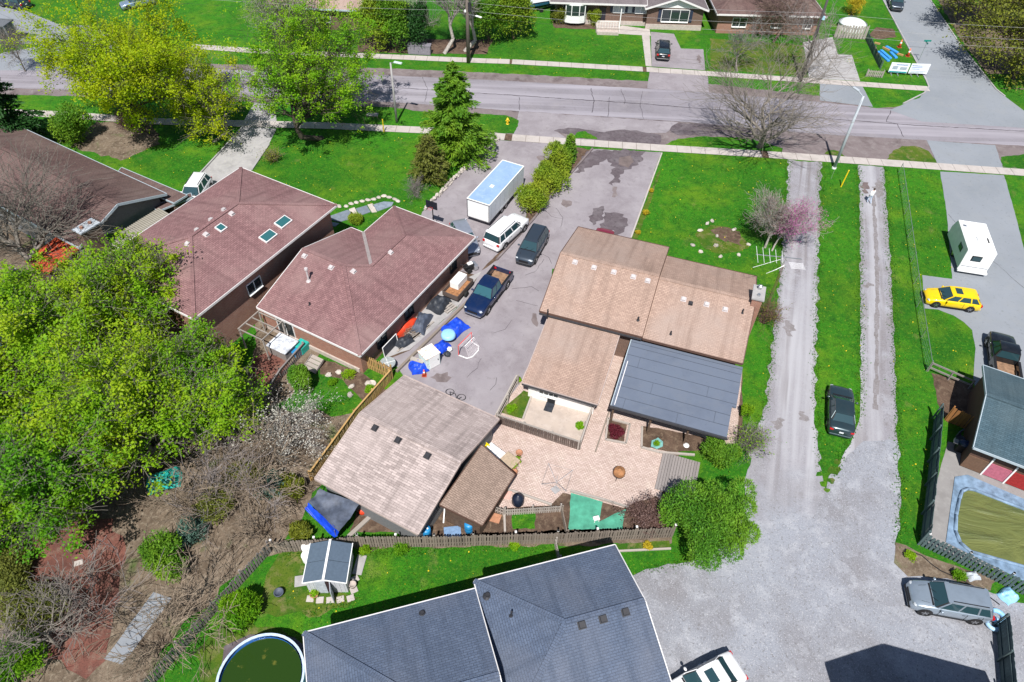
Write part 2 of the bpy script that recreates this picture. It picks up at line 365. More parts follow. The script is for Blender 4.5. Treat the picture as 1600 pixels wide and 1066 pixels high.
# road seams and cracks: fine dark sealant lines lying on the road
def crack(parent, pts, w, z=0.022):
    P = []
    for (a, b) in zip(pts, pts[1:]):
        A, B = G(*a, z), G(*b, z); n = max(1, int((B-A).length/0.5))
        for k in range(n):
            p = A.lerp(B, k/n); d = (B-A).normalized(); P.append(p+Vector((-d.y, d.x, 0))*random.uniform(-0.06, 0.06))
    P.append(G(*pts[-1], z)); mb = MB()
    for a, b in zip(P, P[1:]):
        d = (b-a).normalized(); n = Vector((-d.y, d.x, 0))*(w*random.uniform(0.6, 1.3)/2)
        mb.add([a-n, b-n, b+n, a+n], [(0, 1, 2, 3)])
    return mb
tar = plain('tar_seam', (0.045, 0.038, 0.045), 0.8)
road_obj = bpy.data.objects['road']
for pts, w in (([(560, 133), (800, 149), (1000, 162), (1200, 178), (1430, 196), (1620, 206)], 0.11), ([(800, 174), (1063, 191)], 0.07), ([(923, 138), (928, 158), (925, 176)], 0.07), ([(952, 152), (950, 185)], 0.05),
               ([(970, 139), (977, 158), (975, 163)], 0.06), ([(1392, 173), (1385, 190), (1402, 194), (1412, 214)], 0.07), ([(811, 152), (812, 172)], 0.05), ([(660, 120), (668, 140), (664, 160)], 0.05),
               ([(1130, 146), (1124, 172), (1136, 194)], 0.05), ([(1004, 142), (1000, 165), (1006, 186)], 0.04)):
    crack(None, pts, w).build('sealed_crack', tar, road_obj)
# dark patched asphalt at the driveway mouth
sheet('patched_asphalt', [(865, 204), (905, 200), (935, 206), (985, 203), (1032, 211), (1036, 220), (1030, 226), (960, 222), (900, 214)], 0.024, 'asphalt_dark', 0.25, sc=0.5)
sheet('patched_asphalt', [(1055, 193), (1140, 196), (1200, 206), (1195, 214), (1130, 212), (1060, 211), (1045, 203)], 0.024, 'asphalt_dark', 0.2, sc=0.5)

# verge grass islands on the near side
VZ = [0.028]
def verge(pts, mat='grass'):
    VZ[0] += 0.0011; return sheet('grass_verge', pts, VZ[0], mat, 0.12, 0.4, sc=0.4)
verge([(755, 178), (790, 180), (811, 188), (808, 200), (803, 209), (760, 206), (700, 201)])
verge([(560, 170), (700, 177), (756, 178), (760, 206), (662, 200), (560, 196)])
verge([(893, 216), (903, 206), (915, 205), (934, 217)])
verge([(1037, 227), (1060, 217), (1100, 213), (1170, 216), (1200, 224), (1222, 232), (1222, 240), (1130, 233)])
verge([(1288, 240), (1296, 234), (1310, 236), (1325, 247)], 'grass_dry')
verge([(1384, 251), (1395, 236), (1410, 229), (1432, 228), (1450, 236), (1462, 250), (1464, 256)], 'grass_dry')
verge([(1564, 245), (1600, 241), (1660, 244), (1660, 268), (1600, 263), (1566, 260)])
verge([(1350, 136), (1442, 144), (1437, 153), (1400, 160), (1366, 160)], 'grass')
verge([(-200, 168), (0, 165), (100, 160), (250, 160), (380, 166), (370, 186), (236, 188), (105, 178), (-200, 176)])
# drive aprons to the road
sheet('driveway_apron', [(1448, 219.5), (1555, 227), (1567, 262), (1465, 256)], 0.030, 'asphalt_blue', 0.03)
sheet('driveway_apron', [(811, 174), (900, 180), (1060, 191), (1040, 208), (935, 207), (870, 205), (884, 216), (803, 210.5)], 0.0235, 'asphalt', 0.08)
sheet('driveway_apron', [(1281, 131), (1348, 135.5), (1364, 167), (1281, 157)], 0.030, 'asphalt_blue', 0.02)
sheet('driveway_apron', [(1015, 112), (1106, 119), (1108, 145), (1011, 138)], 0.030, 'asphalt', 0.03)
sheet('driveway_apron', [(398, 160), (430, 164), (432, 192), (380, 190)], 0.030, 'concrete_grey', 0.03)

# drives and lanes
sheet('driveway', [(779, 219), (871, 225), (838, 275), (828, 300), (822, 338), (790, 385), (762, 412), (745, 430), (700, 420), (660, 400), (655, 345), (660, 331), (710, 280)], 0.012, 'asphalt', 0.05)
sheet('driveway', [(926, 233), (1033, 238), (985, 372), (978, 420), (862, 420), (862, 500), (812, 600), (790, 640), (776, 660), (640, 600), (610, 560), (640, 547), (714, 481), (752, 424), (776, 407), (800, 381), (834, 343), (863, 305)], 0.014, 'asphalt', 0.06)
sheet('driveway', [(381, 197), (432, 201), (420, 226), (394, 265), (350, 330), (280, 330), (290, 300), (313, 273)], 0.012, 'concrete_grey', 0.03)
sheet('driveway', [(1469, 268), (1569, 274), (1585, 330), (1600, 389), (1680, 640), (1530, 640), (1521, 590), (1524, 545), (1519, 516), (1506, 503), (1490, 493), (1466, 484), (1445, 482), (1441, 430), (1488, 436), (1479, 331)], 0.012, 'asphalt_blue', 0.03)
sheet('driveway', [(1017, 50), (1053, 53), (1064, 76), (1099, 77), (1102, 110), (1018, 104)], 0.012, 'asphalt', 0.02)
sheet('driveway', [(1255, 66), (1301, 58), (1309, 85), (1331, 86), (1344, 127), (1264, 122)], 0.012, 'concrete_grey', 0.02)
sheet('walkway', [(1003, 55), (1015, 55), (1018, 104), (1009, 103)], 0.014, 'concrete')
sheet('walkway', [(940, 52), (972, 40), (1015, 46), (1017, 56), (968, 53)], 0.016, 'concrete')
sheet('gravel_lane', [(1231, 250), (1284, 254), (1281, 300), (1279, 400), (1277, 500), (1274, 600), (1272, 660), (1280, 700), (1283, 735), (1290, 768), (1272, 800), (1258, 835), (1250, 875), (1232, 905), (1205, 915), (1190, 880), (1160, 900), (1120, 870), (1164, 780), (1172, 700), (1195, 640), (1213, 480), (1223, 380), (1230, 300)], 0.0195, 'gravel', 0.2, 0.45, sc=0.5)
sheet('gravel_lane', [(1341, 258), (1381, 261), (1384, 300), (1391, 400), (1396, 500), (1400, 600), (1402, 700), (1408, 790), (1400, 850), (1340, 870), (1285, 800), (1300, 745), (1322, 705), (1338, 670), (1345, 640), (1345, 520), (1344, 400), (1343, 300)], 0.014, 'gravel', 0.12)
sheet('gravel_yard', [(1165, 765), (1290, 765), (1300, 735), (1350, 690), (1404, 690), (1407, 790), (1402, 850), (1420, 880), (1500, 905), (1640, 960), (1900, 1250), (900, 1300), (990, 900), (1010, 890), (1060, 880), (1110, 868), (1150, 840)], 0.018, 'gravel_pale', 0.18)
# lawn reaching out over the gravel at the end of the strip between the lanes
for i, (x, y, r) in enumerate([(1296, 722, 16), (1304, 735, 10), (1283, 740, 7), (1300, 752, 6), (1288, 757, 5), (1310, 722, 6), (1293, 767, 4)]):
    sheet('grass_patch', [(x+r*math.cos(t)*1.1, y+r*0.7*math.sin(t)) for t in [k*0.6 for k in range(10)]], 0.022+0.0005*i, 'grass_dry' if i % 2 else 'grass', 0.16, 0.25, sc=0.25)

ground('lane_mud', [(0.24, 0.22, 0.225), ((0.19, 0.17, 0.165), 0.8, 0.45, 0.7), ((0.33, 0.32, 0.34), 5, 0.5, 0.75), ((0.16, 0.15, 0.15), 14, 0.5, 0.72)], 0.7, 30)
# wet stains, puddles and ruts: shapes of their own on the drive
puddle = plain('puddle_mud', (0.16, 0.125, 0.115), 0.22, 0, 0.15, 1.5)
sheet('patched_asphalt', [(915, 240), (935, 236), (965, 233), (1006, 236), (1004, 250), (990, 262), (972, 268), (967, 285), (955, 290), (957, 262), (950, 250), (925, 258), (905, 272), (898, 270)], 0.020, 'asphalt_dark', 0.35, 0.35, sc=0.35)
sheet('patched_asphalt', [(945, 333), (960, 331), (975, 335), (982, 345), (975, 362), (955, 372), (938, 358)], 0.020, 'asphalt_dark', 0.3, 0.35, sc=0.4)
sheet('patched_asphalt', [(926, 326), (945, 322), (942, 340), (928, 352), (922, 345)], 0.0205, 'asphalt_dark', 0.2, 0.3, sc=0.3)
o = sheet('puddle', [(968, 246), (985, 243), (990, 253), (982, 262), (966, 257)], 0.025, 'asphalt_dark', 0.12, 0.3, sc=0.4); o.data.materials[0] = puddle
for (x, y, rx, ry) in ((1352, 293, 6, 9), (1373, 295, 7, 15), (1357, 446, 6, 4), (1232, 512, 8, 13), (1215, 660, 7, 8), (1254, 650, 7, 6)):
    o = sheet('puddle', [(x+rx*math.cos(t), y+ry*math.sin(t)) for t in [k*2*math.pi/12 for k in range(12)]], 0.0235, 'soil', 0.28, 0.2, sc=0.22); o.data.materials[0] = puddle if y == 293 else MATS['lane_mud']

# dark oily line down the middle of the second lane, cracks and blotches on the drives
for pts, w in (([(1364, 300), (1369, 380), (1371, 450), (1370, 520), (1369, 600), (1368, 640)], 0.35),):
    o = crack(None, pts, w, 0.0225).build('wheel_track', MATS['lane_mud']); tag(o, kind='structure')
for pts, w in (([(845, 395), (858, 402), (862, 412)], 0.05), ([(800, 452), (830, 448), (842, 455)], 0.06), ([(806, 470), (840, 478)], 0.05), ([(770, 520), (790, 515), (800, 500)], 0.05), ([(730, 590), (745, 575), (752, 560)], 0.06), ([(765, 610), (774, 600), (776, 590)], 0.05), ([(868, 325), (880, 340), (876, 355)], 0.05), ([(840, 320), (862, 338), (880, 342)], 0.05), ([(820, 430), (836, 425), (850, 405)], 0.05), ([(1482, 335), (1515, 372)], 0.06), ([(1552, 408), (1600, 450)], 0.06)):
    tag(crack(None, pts, w*.55, 0.0215).build('sealed_crack', tar), kind='structure')
for x, y, rx, ry in ((690, 590, 16, 8), (836, 500, 5, 11), (1092, 92, 3, 7), (845, 247, 7, 4), (885, 318, 9, 5), (960, 300, 4, 9)):
    sheet('patched_asphalt', [(x+rx*math.cos(t), y+ry*math.sin(t)) for t in [k*2*math.pi/12 for k in range(12)]], 0.0195+0.0001*(x % 7), 'shoulder_gravel', 0.25, 0.25, sc=0.22)

pass
# pavement: a dirt bed with each slab on it
def pavement(centre, width, mat='concrete', step=1.55):
    P = [G(*p) for p in centre]; L = []
    bed = MB(); half = Vector((0, 0, 0)); Ls = []
    for i, p in enumerate(P):
        d = (P[min(i+1, len(P)-1)]-P[max(i-1, 0)]).normalized(); n = Vector((-d.y, d.x, 0)); Ls.append((p-n*width/2, p+n*width/2))
    base = P[0].copy()
    for (a, b), (c, d) in zip(Ls, Ls[1:]):
        bed.add([(q-base)+Vector((0, 0, 0.034)) for q in (a, c, d, b)], [(0, 1, 2, 3)])
    root = bed.build('sidewalk', MATS['soil'], None, loc=base); tag(root, kind='structure')
    sm = MB(); sm.box((0, 0, 0), (step-0.03, width, 0.03)); me = sm.mesh('slab', MATS[mat], bevel=0.006)
    carry = 0.0
    for a, b in zip(P, P[1:]):
        d = b-a; l = d.length; d.normalize(); t = step/2-carry
        while t < l+step*0.5 and (t+step/2 <= l+0.4):
            q = a+d*t-base; inst(me, 'slab', root, (q.x, q.y, 0.046+random.uniform(-0.004, 0.004)), math.atan2(d.y, d.x)+random.uniform(-0.006, 0.006)); t += step
        carry = max(0, (t-step/2)-l) if False else 0.0
    return root
pavement([(-60, 173), (105, 180), (236, 190), (513, 197), (662, 204), (800, 215.5), (1036, 232), (1200, 242), (1400, 256), (1640, 273)], 1.35)
pavement([(300, 73), (426, 82), (557, 87), (741, 95), (800, 97), (1010, 109), (1200, 122), (1446, 139)], 1.3)

# kerbs of the side street
def kerb(pts, w=0.18, h=0.10, mat='concrete_grey'):
    P = [G(*p) for p in pts]; base = P[0].copy(); mb = MB()
    for a, b in zip(P, P[1:]): mb.bar(a-base+Vector((0, 0, h/2)), b-base+Vector((0, 0, h/2)), w, h)
    return tag(mb.build('kerb', MATS[mat], loc=base), kind='structure')
kerb([(1373, -12), (1447, 126), (1451, 136), (1444, 146), (1411, 162.5)]); kerb([(1445, -12), (1500, 70), (1556, 140), (1570, 151)])
kerb([(382, 197), (313, 272)], 0.15, 0.15); kerb([(421, 226), (394, 266)], 0.15, 0.12)
kerb([(1034, 240), (986, 372)], 0.14, 0.12, 'concrete')
kerb([(926, 233), (863, 305), (834, 343), (800, 381), (776, 407)], 0.2, 0.16, 'shoulder_gravel')

# soil, beds and yards
sheet('planting_strip', [(872, 226), (924, 234), (863, 305), (834, 343), (800, 381), (776, 407), (762, 412), (790, 385), (822, 338), (826, 300), (838, 275)], 0.018, 'soil', 0.1, 0.4)
sheet('garden_bed', [(1029, 268), (1034, 262), (1012, 330), (996, 372), (986, 372)], 0.016, 'grass_dry', 0.08, 0.4)
sheet('garden_bed', [(1085, 365), (1110, 352), (1140, 355), (1165, 375), (1170, 390), (1130, 397), (1100, 390)], 0.010, 'grass_dry', 0.2, 0.4)
sheet('garden_bed', [(1110, 360), (1135, 355), (1155, 362), (1160, 385), (1140, 378), (1120, 372)], 0.013, 'soil', 0.2, 0.4)
sheet('bare_ground', [(766, 655), (690, 790), (650, 838), (1050, 836), (1060, 800), (1060, 700), (1160, 690), (1160, 575), (862, 495), (806, 600)], 0.012, 'soil', 0.05)
sheet('bare_ground', [(690, 400), (800, 365), (776, 412), (740, 445), (640, 556), (600, 575), (610, 520)], 0.006, 'soil', 0.1)
sheet('courtyard_paving', [(862, 495), (985, 530), (1160, 575), (1150, 700), (1050, 700), (1030, 790), (1000, 800), (880, 770), (860, 790), (770, 795), (800, 740), (745, 700), (768, 655), (812, 600)], 0.020, 'pavers', 0.03)
sheet('enclosed_patio', [(831, 615), (924, 640), (905, 695), (812, 664)], 0.026, 'patio_stone', 0.02)
sheet('garden_bed', [(818, 610), (832, 616), (817, 655), (780, 644)], 0.030, 'grass_dry', 0.06, 0.3)
sheet('garden_bed', [(1004, 665), (1100, 683), (1120, 700), (1085, 705), (1040, 705), (1003, 698)], 0.030, 'soil', 0.06, 0.3)
sheet('garden_bed', [(948, 655), (980, 660), (975, 690), (945, 688)], 0.032, 'soil', 0.03, 0.3)
sheet('garden_bed', [(788, 800), (878, 795), (878, 828), (788, 828)], 0.024, 'soil', 0.04, 0.3)
sheet('garden_bed', [(800, 803), (838, 801), (836, 826), (800, 827)], 0.028, 'grass', 0.1, 0.3)
sheet('garden_bed', [(970, 795), (1025, 775), (1050, 800), (1050, 822), (975, 826)], 0.026, 'soil', 0.1, 0.3)
sheet('garden_bed', [(546, 830), (560, 790), (650, 834), (690, 795), (760, 812), (800, 795), (800, 830), (700, 836)], 0.016, 'soil', 0.1, 0.4)
sheet('timber_landing_ground', [(440, 850), (1050, 820), (1050, 850), (640, 856), (440, 862)], 0.012, 'leaf_litter', 0.15, 0.4)
sheet('garden_bed', [(960, 850), (1045, 845), (1048, 856), (965, 860)], 0.020, 'grass_dry', 0.08, 0.3)
# yards behind the brick house
sheet('back_patio', [(400, 500), (450, 520), (505, 545), (480, 580), (455, 620), (400, 650), (370, 640), (385, 590), (400, 540)], 0.012, 'leaf_litter', 0.1)
sheet('garden_bed', [(500, 560), (560, 580), (605, 610), (580, 635), (560, 620), (530, 590), (500, 585)], 0.012, 'soil', 0.1, 0.4)
sheet('junk_strip', [(735, 432), (752, 424), (714, 481), (640, 547), (600, 560), (610, 520), (660, 470)], 0.020, 'concrete_grey', 0.06)
sheet('scrub_ground', [(-60, 640), (250, 640), (440, 640), (560, 650), (440, 860), (400, 870), (260, 1000), (220, 1090), (-60, 1100)], 0.010, 'leaf_litter', 0.3)
sheet('scrub_ground', [(0, 800), (80, 790), (170, 815), (200, 850), (190, 920), (170, 1010), (130, 1066), (60, 1000), (0, 880)], 0.014, 'soil_red', 0.4)
sheet('scrub_ground', [(-60, 300), (60, 380), (120, 420), (150, 520), (-60, 560)], 0.010, 'leaf_litter', 0.3)
sheet('scrub_ground', [(150, 190), (240, 195), (250, 225), (190, 250), (110, 230)], 0.012, 'leaf_litter', 0.3)
sheet('bark_path', [(163, 1030), (240, 925), (268, 935), (190, 1040)], 0.020, 'asphalt_blue', 0.05)
sheet('scrub_ground', [(360, 960), (450, 990), (520, 985), (470, 1080), (330, 1080), (300, 1020)], 0.008, 'grass_dry', 0.3)
sheet('scrub_ground', [(440, 862), (480, 862), (480, 900), (560, 935), (500, 960), (400, 960), (420, 900)], 0.008, 'grass_dry', 0.3)
# right-hand yards
sheet('scrub_ground', [(1400, 845), (1430, 862), (1510, 890), (1560, 905), (1548, 925), (1480, 905), (1420, 900), (1398, 880)], 0.024, 'leaf_litter', 0.15)
sheet('bare_ground', [(1455, 583), (1520, 600), (1510, 670), (1480, 660), (1466, 630)], 0.010, 'soil', 0.1)
sheet('pool_deck', [(1481, 690), (1510, 696), (1700, 790), (1800, 1000), (1600, 905), (1437, 850)], 0.014, 'deck_concrete', 0.02)
sheet('bare_ground', [(1357, 55), (1370, 43), (1395, 45), (1402, 58), (1370, 62)], 0.010, 'soil', 0.2)
sheet('scrub_ground', [(560, 60), (770, 62), (760, 85), (560, 82)], 0.010, 'soil', 0.2)
sheet('garden_bed', [(862, 33), (930, 38), (930, 46), (868, 44)], 0.012, 'soil', 0.2)
sheet('scrub_ground', [(1460, -10), (1700, 60), (1700, 145), (1560, 138), (1500, 60)], 0.010, 'leaf_litter', 0.2)
sheet('grass_verge', [(1540, 116), (1620, 116), (1620, 138), (1560, 138)], 0.016, 'grass', 0.1)
sheet('scrub_ground', [(1110, 60), (1255, 70), (1262, 120), (1110, 108)], 0.008, 'grass_dry', 0.2)
# ================================================================== BUILDINGS
shingle('shingle_tan', (0.46, 0.325, 0.26), (0.36, 0.25, 0.20), (0.22, 0.15, 0.125), 0.30, 0.14, patch=(0.37, 0.285, 0.245))
shingle('shingle_pink', (0.30, 0.17, 0.17), (0.21, 0.115, 0.118), (0.10, 0.055, 0.055), 0.33, 0.15, patch=(0.28, 0.18, 0.172))
shingle('shingle_garage', (0.52, 0.435, 0.41), (0.31, 0.255, 0.24), (0.21, 0.17, 0.16), 0.62, 0.16, patch=(0.42, 0.35, 0.33))
shingle('shingle_lean', (0.35, 0.26, 0.21), (0.27, 0.20, 0.16), (0.13, 0.09, 0.075), 0.30, 0.14)
shingle('shingle_grey', (0.115, 0.148, 0.215), (0.09, 0.118, 0.178), (0.06, 0.07, 0.095), 0.33, 0.14, patch=(0.135, 0.15, 0.19))
shingle('shingle_brown', (0.165, 0.105, 0.095), (0.125, 0.08, 0.075), (0.06, 0.04, 0.04), 0.33, 0.15, patch=(0.19, 0.14, 0.125))
shingle('shingle_teal', (0.075, 0.125, 0.155), (0.05, 0.088, 0.112), (0.03, 0.052, 0.066), 0.4, 0.15, patch=(0.085, 0.12, 0.135))
shingle('shingle_far', (0.21, 0.18, 0.185), (0.175, 0.15, 0.155), (0.1, 0.085, 0.09), 0.33, 0.15)
brick('brick_red', (0.33, 0.135, 0.085), (0.26, 0.10, 0.07), (0.34, 0.27, 0.22))
brick('brick_brown', (0.16, 0.085, 0.06), (0.12, 0.065, 0.05), (0.20, 0.16, 0.13))
plain('fascia_tan', (0.42, 0.34, 0.31), 0.6, 0, 0.08); plain('fascia_white', (0.70, 0.68, 0.67), 0.5, 0, 0.05); plain('fascia_brown', (0.10, 0.055, 0.04), 0.6, 0, 0.1); plain('fascia_blue', (0.40, 0.47, 0.52), 0.5, 0, 0.05)
plain('stucco_white', (0.78, 0.75, 0.72), 0.8, 0, 0.05, 3, 0.1); plain('siding_grey', (0.16, 0.165, 0.17), 0.7, 0, 0.08); plain('siding_blue', (0.42, 0.46, 0.50), 0.6, 0, 0.05)
plain('vent_plastic', (0.50, 0.46, 0.46), 0.6, 0, 0.08); plain('vent_dark', (0.03, 0.03, 0.035), 0.5); plain('galv', (0.55, 0.56, 0.58), 0.35, 0.8, 0.08)
plain('black_metal', (0.02, 0.02, 0.022), 0.5); plain('dark_gutter', (0.045, 0.045, 0.05), 0.45); plain('white_trim', (0.80, 0.80, 0.79), 0.45, 0, 0.03)
plain('timber_beam', (0.10, 0.065, 0.045), 0.8, 0, 0.2); plain('dark_wall', (0.10, 0.055, 0.04), 0.8, 0, 0.1); plain('foundation', (0.44, 0.38, 0.34), 0.9, 0, 0.1, 4, 0.2)
glass('window_glass', (0.025, 0.035, 0.04)); glass('skylight_glass', (0.03, 0.12, 0.13), 0.08)
membrane = ground('membrane', [(0.13, 0.155, 0.205), ((0.11, 0.132, 0.178), 0.5, 0.45, 0.7), ((0.14, 0.16, 0.20), 1.4, 0.5, 0.8), ((0.085, 0.10, 0.13), 6, 0.62, 0.85)], 0.1, 40, 0.75)

ROOFS = []     # world-space roof planes, for setting vents and pipes on them
def roof(root, faces, mat, thick=0.16, name='roof', fascia='fascia_white', ridge=True):
    """roof planes (own frame) with depth, plus a fascia board along each free edge and caps along ridges"""
    mb = MB(); key = {}; V = []
    def vid(p):
        k = tuple(round(c, 3) for c in p)
        if k not in key: key[k] = len(V); V.append(Vector(k))
        return key[k]
    F = [[vid(p) for p in f] for f in faces]; n = len(V)
    edges = {}
    for f in F:
        for a, b in zip(f, f[1:]+f[:1]): edges.setdefault((min(a, b), max(a, b)), []).append((a, b))
    mb.add(V+[v-Vector((0, 0, thick)) for v in V], [tuple(f) for f in F]+[tuple(i+n for i in f[::-1]) for f in F]+[(a, a+n, b+n, b) for es in edges.values() if len(es) == 1 for a, b in es])
    o = mb.build(name, MATS[mat], root)
    for f in F: ROOFS.append((root, [wld(root, V[i]) for i in f], o))
    fb = MB(); cap = MB(); capn = 0
    cen = sum(V, Vector())/n
    for (a, b), es in edges.items():
        if len(es) == 1:
            A, B = V[a], V[b]; d = (B-A).normalized(); out = Vector((d.y, -d.x, 0)).normalized()
            if out.dot((A+B)/2-cen) < 0: out = -out
            dz = Vector((0, 0, -thick/2+0.012)); fb.bar(A+out*0.028+dz, B+out*0.028+dz, 0.05, thick+0.03)
        elif ridge:
            A, B = V[a], V[b]
            if A.z+B.z > 2*min(v.z for v in V)+0.25 and (A.z > cen.z-0.2 or B.z > cen.z-0.2):
                f1 = [f for f in F if a in f and b in f]
                c0 = [sum((V[i] for i in f), Vector())/len(f) for f in f1]; mid = (A+B)/2
                if all(c.z < mid.z+0.02 for c in c0): cap.bar(A+Vector((0, 0, 0.02)), B+Vector((0, 0, 0.02)), 0.30, 0.05); capn += 1
    if capn: cap.build('ridge_cap', MATS[mat], o)
    if fascia: fb.build('fascia', MATS[fascia], o)
    return o
def walls(root, ring, mat, name='wall', z0=0.0):
    n = len(ring); V = [(x, y, z0) for x, y, z in ring]+[(x, y, z) for x, y, z in ring]
    area = sum(ring[i][0]*ring[(i+1) % n][1]-ring[(i+1) % n][0]*ring[i][1] for i in range(n))
    mb = MB(); mb.add(V, [(k, (k+1) % n, n+(k+1) % n, n+k) for k in range(n)]); return mb.build(name, MATS[mat], root)
def window(root, a, b, z0, z1, out, panes=2, frame='white_trim', gl='window_glass', sill=True, name='window'):
    """window in a wall running a->b (own frame xy), out = outward unit xy"""
    a = Vector((a[0], a[1], 0)); b = Vector((b[0], b[1], 0)); o = Vector((out[0], out[1], 0)); t = 0.07
    mb = MB(); zc = (z0+z1)/2
    for z in (z0, z1): mb.bar(a+o*0.03+Vector((0, 0, z)), b+o*0.03+Vector((0, 0, z)), 0.08, t)
    for k in range(panes+1):
        p = a.lerp(b, k/panes)+o*0.032; mb.bar(p+Vector((0, 0, z0)), p+Vector((0, 0, z1)), 0.06, 0.075, up=o)
    w = mb.build(name, MATS[frame], root)
    for k in range(panes):
        p, q = a.lerp(b, k/panes)+o*0.015, a.lerp(b, (k+1)/panes)+o*0.015
        MB().poly([p+Vector((0, 0, z0)), q+Vector((0, 0, z0)), q+Vector((0, 0, z1)), p+Vector((0, 0, z1))]).build('pane', MATS[gl], w)
    if sill: MB().bar(a+o*0.08+Vector((0, 0, z0-0.07)), b+o*0.08+Vector((0, 0, z0-0.07)), 0.16, 0.06).build('sill', MATS[frame], w)
    return w
def on_roof(px, py, root=None):
    r = Vector(ray(px, py)); c = Vector((0, 0, CAM_H)); best = None
    for rt, P, o in ROOFS:
        if root and rt != root: continue
        nrm = (P[1]-P[0]).cross(P[2]-P[0])
        if nrm.z < 0: nrm = -nrm
        nrm.normalize(); den = r.dot(nrm)
        if abs(den) < 1e-6: continue
        t = (P[0]-c).dot(nrm)/den; h = c+r*t; inside = False; j = len(P)-1
        for i in range(len(P)):
            if (P[i].y > h.y) != (P[j].y > h.y) and h.x < (P[j].x-P[i].x)*(h.y-P[i].y)/(P[j].y-P[i].y)+P[i].x: inside = not inside
            j = i
        if inside and (best is None or t < best[0]): best = (t, h, nrm, rt, o)
    return best
def roof_vents(pts, root, mat='vent_plastic', s=0.34):
    for x, y in pts:
        h = on_roof(x, y, root)
        if not h: print('vent miss', x, y); continue
        _, p, nrm, rt, ro = h; p = loc_of(rt, p); a = -rt.rotation_euler[2]; nl = Vector((nrm.x*math.cos(a)-nrm.y*math.sin(a), nrm.x*math.sin(a)+nrm.y*math.cos(a), nrm.z))
        base = MB(); base.box((0, 0, 0.015), (s*1.25, s*1.25, 0.03)); base.box((0, 0, 0.07), (s*0.7, s*0.7, 0.10)); base.box((0, 0, 0.15), (s, s, 0.07), taper=0.85)
        o = base.build('roof_vent', MATS[mat], ro); o.location = p
        o.rotation_euler = Vector((0, 0, 1)).rotation_difference(nl).to_euler()
def roof_pipe(px, py, root, h=0.45, r=0.055, mat='vent_dark'):
    hh = on_roof(px, py, root)
    if not hh: print('pipe miss', px, py); return
    p = loc_of(root, hh[1]); mb = MB(); mb.cone((0, 0, -0.1), (0, 0, h), r, r, 8); mb.cone((0, 0, -0.05), (0, 0, 0.07), r*2.4, r*1.2, 8)
    mb.build('vent_pipe', MATS[mat], hh[4], loc=p)

# ---- tan bungalow
A17 = rad(-17.5)
tan = thing('bungalow', 'tan shingled bungalow beside the gravel lane, with chimney and five roof vents in a row', 'house', (2.1, 39.8, 0), A17)
roof(tan, [[(0, 0, 3.32), (8.2, 0, 3.32), (8.2, 5.5, 4.95), (0, 5.5, 4.95)], [(0, 5.5, 4.95), (8.2, 5.5, 4.95), (8.2, 11.7, 3.15), (0, 11.7, 3.15)]], 'shingle_tan', fascia='fascia_brown')
roof(tan, [[(8.26, 0, 3.2), (15.8, 0, 3.2), (15.8, 5.4, 4.8), (8.26, 5.4, 4.8)], [(8.26, 5.4, 4.8), (15.8, 5.4, 4.8), (15.8, 10.2, 3.35), (8.26, 10.2, 3.35)]], 'shingle_tan', fascia='fascia_brown')
walls(tan, [(0.5, 0.5, 3.25), (8.2, 0.5, 3.25), (8.2, 11.2, 3.1), (0.5, 11.2, 3.1), (0.5, 5.5, 4.7)], 'brick_brown')
walls(tan, [(8.21, 0.5, 3.1), (15.4, 0.5, 3.1), (15.4, 5.4, 4.55), (15.4, 9.8, 3.25), (8.21, 9.8, 3.25)], 'brick_brown')
window(tan, (2, 0.5), (4, 0.5), 0.9, 2.2, (0, -1)); window(tan, (0.5, 3), (0.5, 4.5), 1.0, 2.2, (-1, 0)); window(tan, (0.5, 7.5), (0.5, 9.5), 1.0, 2.2, (-1, 0)); window(tan, (15.4, 2), (15.4, 3.5), 1.0, 2.2, (1, 0)); window(tan, (2, 11.2), (5, 11.2), 0.7, 2.2, (0, 1), 3); window(tan, (10, 9.8), (13, 9.8), 0.7, 2.2, (0, 1), 3)
roof_vents([(898.5, 410), (928, 418.5), (959, 425.5), (989.5, 433), (1012, 439), (1068, 468), (1104, 476), (1133, 484)], tan)
roof_vents([(1079, 474.5)], tan, 'vent_dark', 0.28); roof_pipe(997, 500, tan, 0.3, 0.07); roof_pipe(1048, 522, tan, 0.3, 0.06); roof_pipe(1160, 489, tan, 0.4)
g = MB(); g.bar((0.0, -0.07, 3.12), (8.2, -0.07, 3.12), 0.14, 0.14); g.build('gutter', MATS['dark_gutter'], tan)
ch = MB(); ch.box((15.85, 5.6, 2.7), (0.75, 1.5, 5.4)); cho = ch.build('chimney', MATS['brick_red'], tan)
MB().box((15.85, 5.6, 5.46), (0.95, 1.7, 0.12)).build('cap', MATS['concrete_grey'], cho)
MB().cone((15.85, 6.0, 5.5), (15.85, 6.0, 5.85), 0.14, 0.13, 10).build('flue', MATS['galv'], cho); MB().cone((15.85, 5.2, 5.5), (15.85, 5.2, 5.7), 0.13, 0.12, 10).build('flue', MATS['galv'], cho); MB().cone((15.85, 6.0, 5.86), (15.85, 6.0, 5.96), 0.2, 0.05, 10).build('flue_cap', MATS['galv'], cho)

